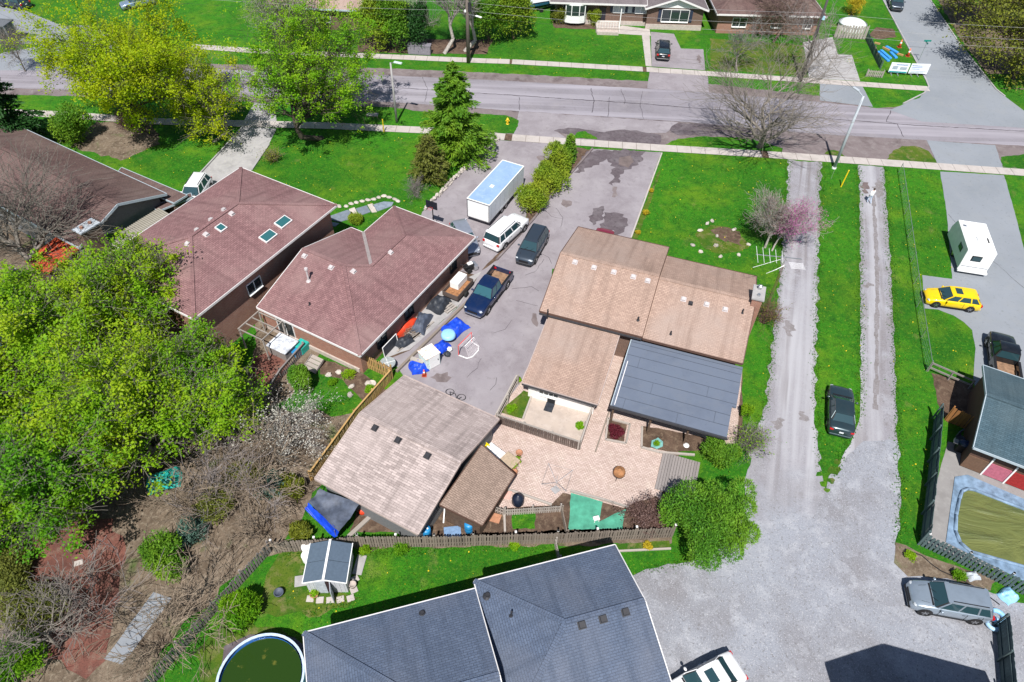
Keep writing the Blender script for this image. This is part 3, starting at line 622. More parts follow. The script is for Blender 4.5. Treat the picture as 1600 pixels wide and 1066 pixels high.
# ---- rear wing of the bungalow
wing = thing('garden_room', 'low tan shingled rear wing with a white back wall facing the picket enclosure', 'outbuilding', tuple(G(816, 598, 2.1).to_2d())+(0,), rad(-17.5))
def wl(px, py, z): p = loc_of(wing, G(px, py, z)); return (p.x, p.y)
roof(wing, [[(0, 0, 2.1), (5.75, -0.1, 2.1), (5.75, 7.15, 3.0), (0, 7.15, 3.0)]], 'shingle_tan', 0.14, fascia='fascia_tan', ridge=False)
walls(wing, [(0.35, 0.55, 2.08), (5.45, 0.55, 2.08), (5.45, 7.1, 2.9), (0.35, 7.1, 2.9)], 'stucco_white')
window(wing, (1.2, 0.55), (2.7, 0.55), 0.75, 1.6, (0, -1), 4)
MB().bar((0, -0.06, 2.0), (5.75, -0.16, 2.0), 0.12, 0.12).build('gutter', MATS['dark_gutter'], wing)
MB().box((2.2, 0.5, 0.25), (0.6, 0.08, 0.4)).build('vent_grille', MATS['black_metal'], wing)
fp = G(855, 498, 2.9); p = loc_of(wing, fp); MB().cone((p.x, p.y, 2.6), (p.x, p.y, 3.9), 0.06, 0.06, 8).build('stove_pipe', MATS['black_metal'], wing)

# ---- patio cover with flat membrane roof
sun_o = G(956, 632, 2.6); pc = thing('patio_cover', 'flat dark blue-grey membrane patio cover on timber posts', 'patio cover', (sun_o.x, sun_o.y, 0), rad(-17.5))
mb = MB(); mb.add([(0, 0, 2.5), (8.15, 0, 2.5), (8.15, 2.8, 2.57), (8.45, 2.8, 2.57), (8.45, 6.75, 2.68), (0, 6.75, 2.68), (0, 0, 2.34), (8.15, 0, 2.34), (8.15, 2.8, 2.41), (8.45, 2.8, 2.41), (8.45, 6.75, 2.52), (0, 6.75, 2.52)],
    [(0, 1, 2, 3, 4, 5), (11, 10, 9, 8, 7, 6)]+[(k, k+6, (k+1) % 6+6, (k+1) % 6) for k in range(6)])
pr = mb.build('roof_deck', membrane, pc)
lap = plain('membrane_lap', (0.075, 0.09, 0.12), 0.6)
for i, y in enumerate((0.9, 1.95, 3.0, 4.05, 5.1, 6.0, 6.45)):
    MB().bar((0.02, y, 2.508+y*0.0267), (8.13 if y < 2.9 else 8.43, y+0.04*(-1)**i, 2.508+y*0.0267), 0.045, 0.012).build('membrane_lap', lap, pr)
for x, y0, y1 in ((0.8, 0.0, 0.9), (7.1, 0.9, 1.95), (1.0, 4.05, 5.1), (6.3, 3.0, 4.05), (2.4, 1.95, 3.0), (4.6, 0, 0.9)):
    MB().bar((x, y0, 2.508+y0*0.0267), (x, y1, 2.508+y1*0.0267), 0.03, 0.012).build('membrane_lap', lap, pr)
MB().bar((-0.05, 0.0, 2.46), (-0.05, 6.7, 2.6), 0.07, 0.16).build('drip_edge', MATS['fascia_blue'], pr)
MB().bar((0.18, 0.1, 2.53), (0.18, 4.4, 2.65), 0.06, 0.04).build('drip_edge', MATS['fascia_white'], pr)
MB().bar((-0.1, -0.09, 2.4), (8.2, -0.09, 2.4), 0.14, 0.16).build('gutter', MATS['dark_gutter'], pc)
MB().bar((0, 0.35, 2.24), (8.1, 0.35, 2.24), 0.14, 0.22).build('beam', MATS['timber_beam'], pc)
for x in (0.15, 2.9, 5.6, 7.9): MB().box((x, 0.35, 1.08), (0.14, 0.14, 2.16)).build('post', MATS['timber_beam'], pc)
for x in (0.15, 8.0): MB().box((x, 6.3, 1.2), (0.14, 0.14, 2.4)).build('post', MATS['timber_beam'], pc)
MB().bar((0.12, 0.35, 2.2), (0.12, 6.5, 2.3), 0.12, 0.2).build('beam', MATS['timber_beam'], pc)

# ---- detached garage and lean-to
gw = G(492, 748, 2.4); gar = thing('garage', 'detached garage with mottled taupe shingle roof and three dark vents', 'garage', (gw.x, gw.y, 0), rad(-27.3))
roof(gar, [[(0, 0, 2.4), (8.0, 0, 2.4), (8.0, 5.05, 3.62), (0, 5.05, 3.62)], [(0, 5.05, 3.62), (8.0, 5.05, 3.62), (8.0, 10.1, 2.4), (0, 10.1, 2.4)]], 'shingle_garage', 0.15, fascia='fascia_tan')
walls(gar, [(0.35, 0.35, 2.3), (7.65, 0.35, 2.3), (7.65, 5.05, 3.4), (7.65, 9.75, 2.3), (0.35, 9.75, 2.3), (0.35, 5.05, 3.4)], 'siding_grey')
roof_vents([(586, 669), (622, 688), (668, 712.5)], gar, 'vent_dark', 0.36)
gd = MB()
gdo = MB().box((4, 9.77, 1.05), (4.9, 0.06, 2.1)).build('garage_door', MATS['white_trim'], gar)
for k in range(4): MB().box((4, 9.81, 0.27+k*0.52), (4.8, 0.04, 0.47)).build('door_panel', MATS['white_trim'], gdo)
lean = thing('lean_to', 'narrow brown shingled lean-to against the garage side', 'outbuilding', tuple(wld(gar, (8.12, 2.3, 0))), rad(-27.3))
roof(lean, [[(0, 0, 2.55), (2.9, 0.3, 2.05), (2.9, 4.55, 2.05), (0, 5.2, 2.55)]], 'shingle_lean', 0.12, fascia='fascia_brown', ridge=False)
walls(lean, [(0.1, 0.35, 2.4), (2.6, 0.5, 1.95), (2.6, 4.3, 1.95), (0.1, 4.9, 2.4)], 'timber_beam')

# ---- brick split-level house (pink-brown hip roofs)
pk = thing('split_level_house', 'brick split-level house with pinkish brown hip roofs and two teal skylights', 'house', (-20.3, 39.7, 0), rad(-28))
E0, Pp = 2.8, 0.30
def zz(d): return E0+Pp*d
roof(pk, [[(0, 0, E0), (10.2, 0, E0), (4.25, 5.95, zz(5.95)), (0, 5.95, zz(5.95))],
          [(0, 5.95, zz(5.95)), (4.25, 5.95, zz(5.95)), (5.78, 7.48, zz(4.42)), (1.36, 11.9, E0), (0, 11.9, E0)],
          [(1.36, 11.9, E0), (5.78, 7.48, zz(4.42)), (5.78, 12.08, zz(4.42)), (1.36, 16.5, E0)],
          [(1.36, 16.5, E0), (5.78, 12.08, zz(4.42)), (10.2, 16.5, E0)],
          [(10.2, 0, E0), (10.2, 16.5, E0), (5.78, 12.08, zz(4.42)), (5.78, 7.48, zz(4.42)), (4.25, 5.95, zz(5.95))]], 'shingle_pink')
val = MB(); val.bar((1.3, 11.96, E0+0.03), (5.7, 7.56, zz(4.42)+0.02), 0.28, 0.03); val.build('valley_flashing', plain('flashing', (0.42, 0.36, 0.35), 0.5, 0.3), pk)
walls(pk, [(-0.45, 0.5, 2.75), (9.7, 0.5, 2.75), (9.7, 16.0, 2.75), (1.86, 16.0, 2.75), (1.86, 11.4, 2.75), (-0.45, 11.4, 2.75)], 'brick_red')
window(pk, (9.7, 2.5), (9.7, 3.7), 1.0, 2.1, (1, 0), 2, 'black_metal'); window(pk, (9.7, 6.2), (9.7, 7.4), 1.0, 2.1, (1, 0), 2, 'black_metal'); window(pk, (9.7, 13.0), (9.7, 14.0), 1.0, 2.1, (1, 0), 2, 'black_metal')
window(pk, (1.3, 0.5), (3.0, 0.5), 0.1, 2.0, (0, -1), 2, sill=False, name='patio_door')
for x, y0 in ((4.0, 16.0),): MB().box((5.8, 16.03, 1.1), (4.8, 0.06, 2.2)).build('garage_door', MATS['white_trim'], pk)
MB().box((4.6, 0.44, 0.2), (9.6, 0.12, 0.4)).build('foundation', MATS['foundation'], pk)
roof_vents([(476, 400.5), (517.5, 418.5), (552, 424.5), (610, 395)], pk)
pp = on_roof(482.5, 438.5, pk); p = loc_of(pk, pp[1])
vp = MB(); vp.cone((p.x, p.y, p.z-0.1), (p.x, p.y, p.z+1.15), 0.08, 0.08, 10); vp.cone((p.x, p.y, p.z+1.15), (p.x, p.y, p.z+1.3), 0.16, 0.14, 10); vp.cone((p.x, p.y, p.z-0.06), (p.x, p.y, p.z+0.12), 0.24, 0.1, 10); vp.build('furnace_flue', MATS['vent_plastic'], pk)
roof_pipe(484, 476, pk, 0.25)
# upper block: frame turned so that it shares the house axes; N corner at (-25.5,55.5)
nrt = loc_of(pk, Vector((-25.5, 55.5, 0))); ux, uy = nrt.x, nrt.y; UW, UL = 11.2, 16.3; e5, r5 = 5.2, 6.72
def up(a, b, z): return (ux+a, uy-b, z)
upper = roof(pk, [[up(0, 0, e5), up(UW/2, UW/2, r5), up(UW, 0, e5)], [up(0, UL, e5), up(UW, UL, e5), up(UW/2, UL-UW/2, r5)],
          [up(0, 0, e5), up(0, UL, e5), up(UW/2, UL-UW/2, r5), up(UW/2, UW/2, r5)], [up(UW, 0, e5), up(UW/2, UW/2, r5), up(UW/2, UL-UW/2, r5), up(UW, UL, e5)]], 'shingle_pink')
walls(pk, [up(0.5, 0.5, 5.15), up(UW-0.5, 0.5, 5.15), up(UW-0.5, UL-0.5, 5.15), up(0.5, UL-0.5, 5.15)], 'brick_red')
wx = up(UW-0.5, 0, 0)
def uwin(px, py, w=1.5, z0=3.5, z1=4.55):
    r = Vector(ray(px, py)); c = Vector((0, 0, CAM_H)); nn = Vector((math.cos(rad(-28)), math.sin(rad(-28)), 0)); q = wld(pk, (wx[0], 0, 0)); t = (q-c).dot(nn)/r.dot(nn); h = loc_of(pk, c+r*t)
    window(pk, (wx[0], h.y-w/2), (wx[0], h.y+w/2), h.z-0.5, h.z+0.5, (1, 0))
uwin(397, 446)
roof_vents([(362, 334.5), (322, 367), (293.5, 381.5)], pk); roof_vents([(350, 328.5), (330, 344), (308, 360)], pk, s=0.3)
def skylight(px, py, w, l, dome=False):
    h = on_roof(px, py, pk); p = loc_of(pk, h[1]); rx = math.atan((r5-e5)/(UW/2))
    fr = MB(); fr.box((0, 0, 0.07), (l, w, 0.14)); o = fr.build('skylight', MATS['fascia_white'], upper); o.location = p; o.rotation_euler = (0, rx, 0)
    g2 = MB(); g2.box((0, 0, 0.15), (l-0.16, w-0.16, 0.03)); gg = g2.build('pane', MATS['skylight_glass'], o)
skylight(419, 370, 1.3, 0.85); skylight(442.5, 348, 1.3, 0.85); skylight(345.5, 357, 0.7, 0.7)
# front walk of slate slabs
walk = tag(MB().prism([(0, 0), (0.01, 0), (0.01, 0.01)], 0, 0.005).build('flagstone_walk', MATS['concrete_grey'], None, loc=G(560, 330, 0)), kind='structure')
slate = plain('slate', (0.20, 0.24, 0.29), 0.7, 0, 0.15, 3, 0.2, island=True); stone_m = plain('limestone', (0.50, 0.45, 0.40), 0.85, 0, 0.12, 4, 0.3, island=True)
for poly, m in (([(517, 337), (543, 328), (550, 332), (553, 340), (530, 347), (516, 343)], slate), ([(556, 326), (573, 321), (579, 331), (562, 337)], slate), ([(582, 320), (600, 315), (615, 316), (612, 322), (590, 330)], slate), ([(545, 327), (554, 324), (560, 337), (552, 341)], stone_m), ([(574, 320), (582, 318), (589, 331), (581, 332)], stone_m), ([(513, 346), (530, 349), (524, 354), (508, 351)], slate)):
    P = [G(*q, 0.05)-walk.location for q in poly]; mb = MB(); mb.prism([(q.x, q.y) for q in P], 0.0, 0.06); mb.build('slab', m, walk)
for x, y in ((512, 330), (520, 325), (530, 323), (541, 323), (549, 319), (557, 317), (566, 315), (575, 313), (584, 312), (592, 309), (600, 307), (608, 309), (617, 312), (622, 315)):
    b = MB(); b.ell((0, 0, 0.05), (0.34*random.uniform(0.7, 1.1), 0.22, 0.12), 7, 4, 0.15); b.build('edging_stone', stone_m, walk, loc=G(x, y)-walk.location, rz=random.uniform(-0.7, 0.2))

# ---- left brown-roofed house with grey siding gable
le = G(123, 386.5, 3.3); lh = thing('side_gabled_house', 'brown shingled house with a dark grey siding gable and pale fascia behind the bare tree', 'house', (le.x, le.y, 0), rad(-29.5))
DL = 9.2; LL = 24
roof(lh, [[(0, 0, 3.3), (0, DL*0.5, 4.95), (-LL, DL*0.5, 4.95), (-LL, 0, 3.3)], [(0, DL*0.5, 4.95), (0, DL, 3.3), (-LL, DL, 3.3), (-LL, DL*0.5, 4.95)]], 'shingle_brown', 0.2, fascia='fascia_blue')
walls(lh, [(-0.6, 0.5, 3.2), (-0.6, DL*0.5, 4.7), (-0.6, DL-0.5, 3.2), (-LL+0.5, DL-0.5, 3.2), (-LL+0.5, 0.5, 3.2)], 'siding_grey')
window(lh, (-0.6, 2.0), (-0.6, 3.5), 1.3, 2.6, (1, 0)); 
q0, q1 = on_roof(118, 290, lh), on_roof(196, 270.5, lh)
if q0 and q1: MB().bar(loc_of(lh, q0[1])+Vector((0, 0, .03)), loc_of(lh, q1[1])+Vector((0, 0, .03)), 0.2, 0.05).build('valley_flashing', MATS['fascia_blue'], lh)
lc = MB(); lc.box((0.35, 1.2, 2.4), (0.95, 1.7, 4.8)); lco = lc.build('chimney', MATS['brick_brown'], lh)
MB().box((0.35, 1.2, 4.86), (1.15, 1.9, 0.12)).build('cap', MATS['siding_blue'], lco)
for y in (0.8, 1.6): MB().cone((0.35, y, 4.9), (0.35, y, 5.1), 0.16, 0.15, 8).build('flue', MATS['brick_red'], lco)
# carport roof of corrugated sheet: each rib its own strip
cp = thing('carport', 'pale corrugated carport roof against the grey siding gable', 'carport', tuple(wld(lh, (0.0, 2.2, 0))), rad(-29.5))
cor = plain('corrugated', (0.34, 0.32, 0.27), 0.6, 0.2, 0.1); sm = MB(); sm.bar((0, 0, 0), (2.9, 0, -0.35), 0.12, 0.05); cme = sm.mesh('corrugation', cor)
pl = MB(); pl.add([(0, 0, 2.44), (2.9, 0, 2.09), (2.9, 5.8, 2.09), (0, 5.8, 2.44)], [(0, 1, 2, 3)]); pl.build('roof_sheet', plain('corrugated_dark', (0.17, 0.155, 0.13), 0.7), cp)
for k in range(26): inst(cme, 'corrugation', cp, (0, 0.12+k*0.222, 2.47))
for y in (0.2, 2.9, 5.6): MB().box((2.7, y, 1.05), (0.12, 0.12, 2.1)).build('post', MATS['white_trim'], cp)
MB().bar((2.7, 0, 2.02), (2.7, 5.8, 2.02), 0.1, 0.14).build('beam', MATS['dark_wall'], cp)
# attached garage of that house, further toward the street
ag = thing('attached_garage', 'low brown garage roof running from the grey gable to the white parked SUV', 'garage', tuple(wld(lh, (0, 0, 0))), rad(-29.5))
def al(px, py, z): p = loc_of(ag, G(px, py, z)); return (p.x, p.y, z)
c1, c2, c3, c4 = al(190, 262, 2.7), al(292, 305, 2.7), al(272, 317, 2.75), al(178, 277, 2.75)
roof(ag, [[c1, c2, c3, c4]], 'shingle_brown', 0.15, fascia='fascia_blue', ridge=False)
cxm, cym = sum(c[0] for c in (c1, c2, c3, c4))/4, sum(c[1] for c in (c1, c2, c3, c4))/4
walls(ag, [(cxm+(c[0]-cxm)*.9, cym+(c[1]-cym)*.85, 2.6) for c in (c1, c2, c3, c4)], 'brick_brown')
d1, d2, d3, d4 = al(238, 322, 2.3), al(298, 302, 2.3), al(300, 308, 2.3), al(246, 330, 2.3)
roof(ag, [[d1, d2, d3, d4]], 'shingle_brown', 0.14, name='porch_roof', fascia='fascia_blue', ridge=False)
for d in (d3, d4): MB().box((d[0]-.1, d[1]+.15, 1.08), (.12, .12, 2.16)).build('post', MATS['white_trim'], ag)

# ---- grey hip-roofed house at the near edge
g0 = G(741, 908, 4.0); gh = thing('hip_roof_house', 'dark blue-grey shingled house with white fascia, its shadow falling on the back lawn', 'house', (g0.x, g0.y, 0), rad(17))
def gl(px, py, z): p = loc_of(gh, G(px, py, z)); return p
ez = 4.0; W2 = 8.45; D2 = 7.9; rz2 = 5.2
roof(gh, [[(0, 0, ez), (W2, 0, ez), (W2, -D2/2, rz2), (D2/2, -D2/2, rz2)], [(0, 0, ez), (D2/2, -D2/2, rz2), (0, -D2, ez)], [(0, -D2, ez), (D2/2, -D2/2, rz2), (W2, -D2/2, rz2), (W2, -D2, ez)]], 'shingle_grey', 0.2)
walls(gh, [(0.5, -0.5, 3.9), (W2-0.5, -0.5, 3.9), (W2-0.5, -D2/2, 4.95), (W2-0.5, -D2+0.5, 3.9), (0.5, -D2+0.5, 3.9)], 'siding_blue')
a1 = gl(474, 989, ez); x1 = a1.x; y1 = -0.42; D1 = 10.4; r1 = ez+0.3*D1/2-0.15
roof(gh, [[(x1, y1, ez-0.05), (-0.06, y1, ez-0.05), (-0.06, y1-D1/2, r1), (x1+D1/2, y1-D1/2, r1)], [(x1, y1, ez-0.05), (x1+D1/2, y1-D1/2, r1), (x1, y1-D1, ez-0.05)], [(x1, y1-D1, ez-0.05), (x1+D1/2, y1-D1/2, r1), (-0.06, y1-D1/2, r1), (-0.06, y1-D1, ez-0.05)]], 'shingle_grey', 0.2)
walls(gh, [(x1+0.5, y1-0.5, 3.85), (0.4, y1-0.5, 3.85), (0.4, y1-D1+0.5, 3.85), (x1+0.5, y1-D1+0.5, 3.85)], 'siding_blue')
window(gh, (3, -0.5), (5, -0.5), 1.2, 2.4, (0, 1)); window(gh, (-6, y1-0.5), (-4, y1-0.5), 1.2, 2.4, (0, 1))
roof_vents([(909, 976.5), (942, 967), (977, 956)], gh, 'vent_dark', 0.36)
roof_pipe(762, 931, gh, 0.2, 0.12); roof_pipe(799, 962, gh, 0.5, 0.06); roof_pipe(660, 959, gh, 0.2, 0.1)

# ---- teal-roofed house on the right
tw = G(1521.5, 699, 2.8); te = thing('gabled_house', 'teal-grey shingled brown-walled house beside the covered swimming pool', 'house', (tw.x, tw.y, 0), rad(-27.5))
TD = 8.6
roof(te, [[(0, 0, 2.8), (14, 0, 2.8), (14, TD/2, 3.9), (0, TD/2, 3.9)], [(0, TD/2, 3.9), (14, TD/2, 3.9), (14, TD, 2.8), (0, TD, 2.8)]], 'shingle_teal', 0.16, fascia='fascia_blue')
walls(te, [(0.3, 0.6, 2.7), (13.5, 0.6, 2.7), (13.5, TD-0.4, 2.7), (0.3, TD-0.4, 2.7), (0.3, TD/2, 3.7)], 'dark_wall')
for k, c in enumerate(((0.14, 0.08, 0.05), (0.42, 0.12, 0.17), (0.30, 0.02, 0.02), (0.03, 0.03, 0.035), (0.20, 0.11, 0.06))):
    MB().box((0.95+k*1.45, 0.56, 0.75), (1.3, 0.06, 1.3)).build('lower_panel', plain('panel%d' % k, c, 0.7), te)
    MB().box((1.68+k*1.45, 0.54, 1.0), (0.1, 0.1, 2.0)).build('mullion', MATS['white_trim'], te)

# ---- unseen house below the frame, added to cast the gable shadow on the gravel
sp = G(1380, 1007); bh = thing('unseen_house', 'unseen house out of frame, added for its gable shadow across the gravel', 'house', (0, 0, 0), 0)
zr = 7.2; tip = Vector((sp.x, sp.y, 0))-Vector((math.cos(SHADOW_DIR), math.sin(SHADOW_DIR), 0))*(zr/math.tan(SUN_EL)); bh.location = tip; bh.rotation_euler[2] = rad(2)
roof(bh, [[(0, 0, zr), (0, -10, zr), (-3.6, -10, 5.6), (-3.6, 0, 5.6)], [(0, 0, zr), (5.6, 0, 4.8), (5.6, -10, 4.8), (0, -10, zr)]], 'shingle_grey', 0.2)
walls(bh, [(-3.2, -0.4, 5.5), (0, -0.4, 7.0), (5.2, -0.4, 4.7), (5.2, -9.6, 4.7), (0, -9.6, 7.0), (-3.2, -9.6, 5.5)], 'brick_brown')

# ---- far ranch house over the street
ra0 = G(868, 36); ra1 = G(1092, 43); rz_r = math.atan2(ra1.y-ra0.y, ra1.x-ra0.x); rl = (ra1-ra0).length
rn = thing('ranch_house', 'long ranch house with white bow window and front gable behind the far lawn', 'house', tuple(ra0), rz_r)
def rp(px, py, z): return loc_of(rn, G(px, py, z))
gx0 = rl*0.62
roof(rn, [[(-1.0, -0.9, 3.2), (gx0-0.2, -0.9, 3.2), (gx0-0.2, 4.5, 5.0), (-1.0, 4.5, 5.0)], [(-1.0, 4.5, 5.0), (gx0-0.2, 4.5, 5.0), (gx0-0.2, 9.8, 3.2), (-1.0, 9.8, 3.2)]], 'shingle_far', 0.2)
gm = (gx0+rl)/2
roof(rn, [[(gx0-0.5, -1.6, 3.0), (gm, -1.6, 4.5), (gm, 9.8, 4.5), (gx0-0.5, 9.8, 3.0)], [(gm, -1.6, 4.5), (rl+0.5, -1.6, 3.0), (rl+0.5, 9.8, 3.0), (gm, 9.8, 4.5)]], 'shingle_far', 0.2)
walls(rn, [(0, 0, 3.1), (gx0, 0, 3.1), (gx0, 9, 3.1), (0, 9, 3.1)], 'brick_brown'); walls(rn, [(gx0+0.02, -1.0, 2.9), (gm, -1.0, 4.3), (rl, -1.0, 2.9), (rl, 9.2, 2.9), (gm, 9.2, 4.3), (gx0+0.02, 9.2, 2.9)], 'brick_brown')
MB().add([(gx0+0.6, -1.05, 2.98), (rl-0.6, -1.05, 2.98), (gm, -1.05, 4.2)], [(0, 1, 2)]).build('gable_siding', MATS['white_trim'], rn)
MB().box((gx0/2+rl/2, -1.06, 0.35), (rl-gx0+0.1, 0.12, 0.7)).build('foundation', MATS['foundation'], rn); MB().box((gx0/2, -0.06, 0.3), (gx0, 0.12, 0.6)).build('foundation', MATS['foundation'], rn)
window(rn, (gm-1.9, -1.0), (gm+1.9, -1.0), 1.1, 2.75, (0, -1), 3)
for s in (-1, 1): MB().box((gm+s*2.2, -1.05, 1.92), (0.42, 0.07, 1.65)).build('shutter', plain('shutter_navy', (0.02, 0.03, 0.06), 0.6), rn)
bw = MB(); bw.prism([(0.95, 0.02), (1.3, -0.75), (2.1, -1.05), (3.2, -1.05), (4.0, -0.75), (4.35, 0.02)], 0.45, 1.45); bwo = bw.build('bow_window', MATS['white_trim'], rn)
pts = [(0.95, 0.0), (1.3, -0.75), (2.1, -1.05), (3.2, -1.05), (4.0, -0.75), (4.35, 0.0)]
for a, b in zip(pts, pts[1:]):
    MB().add([(*a, 1.45), (*b, 1.45), (*b, 2.85), (*a, 2.85)], [(0, 1, 2, 3)]).build('pane', MATS['window_glass'], bwo)
    MB().bar((*a, 1.45), (*a, 2.85), 0.1, 0.1).build('mullion', MATS['white_trim'], bwo)
MB().prism(pts, 2.85, 3.0).build('head', MATS['white_trim'], bwo)
window(rn, (8.0, 0), (9.6, 0), 1.8, 2.8, (0, -1)); window(rn, (11.1, 0), (12.7, 0), 1.8, 2.8, (0, -1))
MB().box((10.3, -0.03, 2.3), (5.0, 0.05, 1.2)).build('siding_band', MATS['siding_blue'], rn)
for x in (7.75, 9.85, 10.85, 12.95): MB().box((x, -0.08, 2.3), (0.36, 0.06, 1.0)).build('shutter', MATS['shutter_navy'], rn)
MB().box((6.5, -0.05, 1.35), (1.0, 0.08, 2.1)).build('front_door', plain('door_dark', (0.02, 0.02, 0.03), 0.4), rn)
st = MB(); st.box((7.2, -1.6, 0.35), (3.2, 2.6, 0.7)); st.box((7.2, -3.2, 0.2), (3.0, 0.7, 0.4)); st.build('porch', MATS['foundation'], rn)
rl_ = MB()
for x in np.linspace(5.7, 8.7, 9): rl_.bar((x, -2.85, 0.7), (x, -2.85, 1.6), 0.04, 0.04)
rl_.bar((5.7, -2.85, 1.6), (8.7, -2.85, 1.6), 0.06, 0.05); rl_.build('railing', MATS['white_trim'], rn)
MB().box((8.9, -2.0, 1.5), (0.12, 0.12, 3.0)).build('porch_post', MATS['white_trim'], rn)

# ---- other far houses
fh0 = G(1118, 52); fh = thing('street_house', 'brown roofed brick house behind leafless trees across the street', 'house', tuple(fh0), rz_r+rad(1))
roof(fh, [[(-0.6, -0.9, 3.0), (14.6, -0.9, 3.0), (11.0, 4.5, 4.9), (3.4, 4.5, 4.9)], [(-0.6, -0.9, 3.0), (3.4, 4.5, 4.9), (-0.6, 9.9, 3.0)], [(14.6, -0.9, 3.0), (14.6, 9.9, 3.0), (11, 4.5, 4.9)], [(-0.6, 9.9, 3), (3.4, 4.5, 4.9), (11, 4.5, 4.9), (14.6, 9.9, 3)]], 'shingle_brown', 0.2)
walls(fh, [(0, 0, 2.9), (14, 0, 2.9), (14, 9, 2.9), (0, 9, 2.9)], 'brick_red')
window(fh, (7.5, 0), (9.5, 0), 1.0, 2.2, (0, -1)); window(fh, (2, 0), (4, 0), 1.0, 2.2, (0, -1)); window(fh, (12, 0), (13.2, 0), 1.0, 2.2, (0, -1))
fl0 = G(430, 42); fl_ = thing('corner_house', 'tan roofed brown brick house half hidden behind the far green tree', 'house', tuple(fl0), rad(-2))
roof(fl_, [[(-0.6, -0.6, 3.0), (12.5, -0.6, 3.0), (12.5, 4.5, 4.6), (-0.6, 4.5, 4.6)], [(-0.6, 4.5, 4.6), (12.5, 4.5, 4.6), (12.5, 9.6, 3.0), (-0.6, 9.6, 3.0)]], 'shingle_tan', 0.2, fascia='fascia_blue')
walls(fl_, [(0, 0, 2.9), (12, 0, 2.9), (12, 4.5, 4.3), (12, 9, 2.9), (0, 9, 2.9), (0, 4.5, 4.3)], 'brick_brown'); window(fl_, (6, 0), (8, 0), 1.0, 2.2, (0, -1))
# ================================================================== VEHICLES
glass('car_glass', (0.022, 0.055, 0.066), 0.04); glass('car_glass_teal', (0.03, 0.10, 0.12), 0.05)  # car glass: teal sky reflections are put into the base colour
plain('tyre', (0.015, 0.015, 0.016), 0.85, 0, 0.1); plain('rim', (0.45, 0.46, 0.48), 0.3, 0.9, 0.05); plain('car_black', (0.012, 0.012, 0.014), 0.55)
plain('lamp_clear', (0.42, 0.45, 0.48), 0.2, 0.1, 0.05); plain('lamp_red', (0.45, 0.01, 0.012), 0.2, 0, 0.05); plain('plate_white', (0.75, 0.76, 0.80), 0.5, 0, 0.03); plain('chrome', (0.65, 0.66, 0.68), 0.15, 1.0, 0.03)
plain('interior', (0.03, 0.032, 0.035), 0.8)
def loft(secs):
    mb = MB(); m = len(secs[0]); V = [p for s_ in secs for p in s_]; fs = []
    for i in range(len(secs)-1):
        for j in range(m-1):
            a = i*m+j; fs.append((a, a+1, a+m+1, a+m))
    fs.append(tuple(range(m))[::-1]); fs.append(tuple(range((len(secs)-1)*m, len(secs)*m)))
    mb.add(V, fs); return mb
def smoothish(o, ang=0.7):
    me = o.data; me.polygons.foreach_set('use_smooth', [True]*len(me.polygons))
    bm = bmesh.new(); bm.from_mesh(me)
    for e in bm.edges:
        if e.is_manifold and e.calc_face_angle(0) > ang: e.smooth = False
    bm.to_mesh(me); bm.free()
def wheel(root, x, y, r, w):
    t = MB(); t.lathe([(r*0.62, -w/2), (r*0.95, -w/2), (r, -w*0.3), (r, w*0.3), (r*0.95, w/2), (r*0.62, w/2)], n=18)
    o = t.build('wheel', MATS['tyre'], root, True, loc=(x, y, r)); o.rotation_euler = (math.pi/2, 0, 0)
    h = MB(); h.cone((0, 0, -w*0.36), (0, 0, w*0.36), r*0.64, r*0.64, 14)
    for k in range(5):
        a = k*2*math.pi/5
        for s in (-1, 1): h.bar((0, 0, s*w*0.42), (r*0.6*math.cos(a), r*0.6*math.sin(a), s*w*0.42), 0.07, 0.04)
    h.build('rim', MATS['rim'], o)
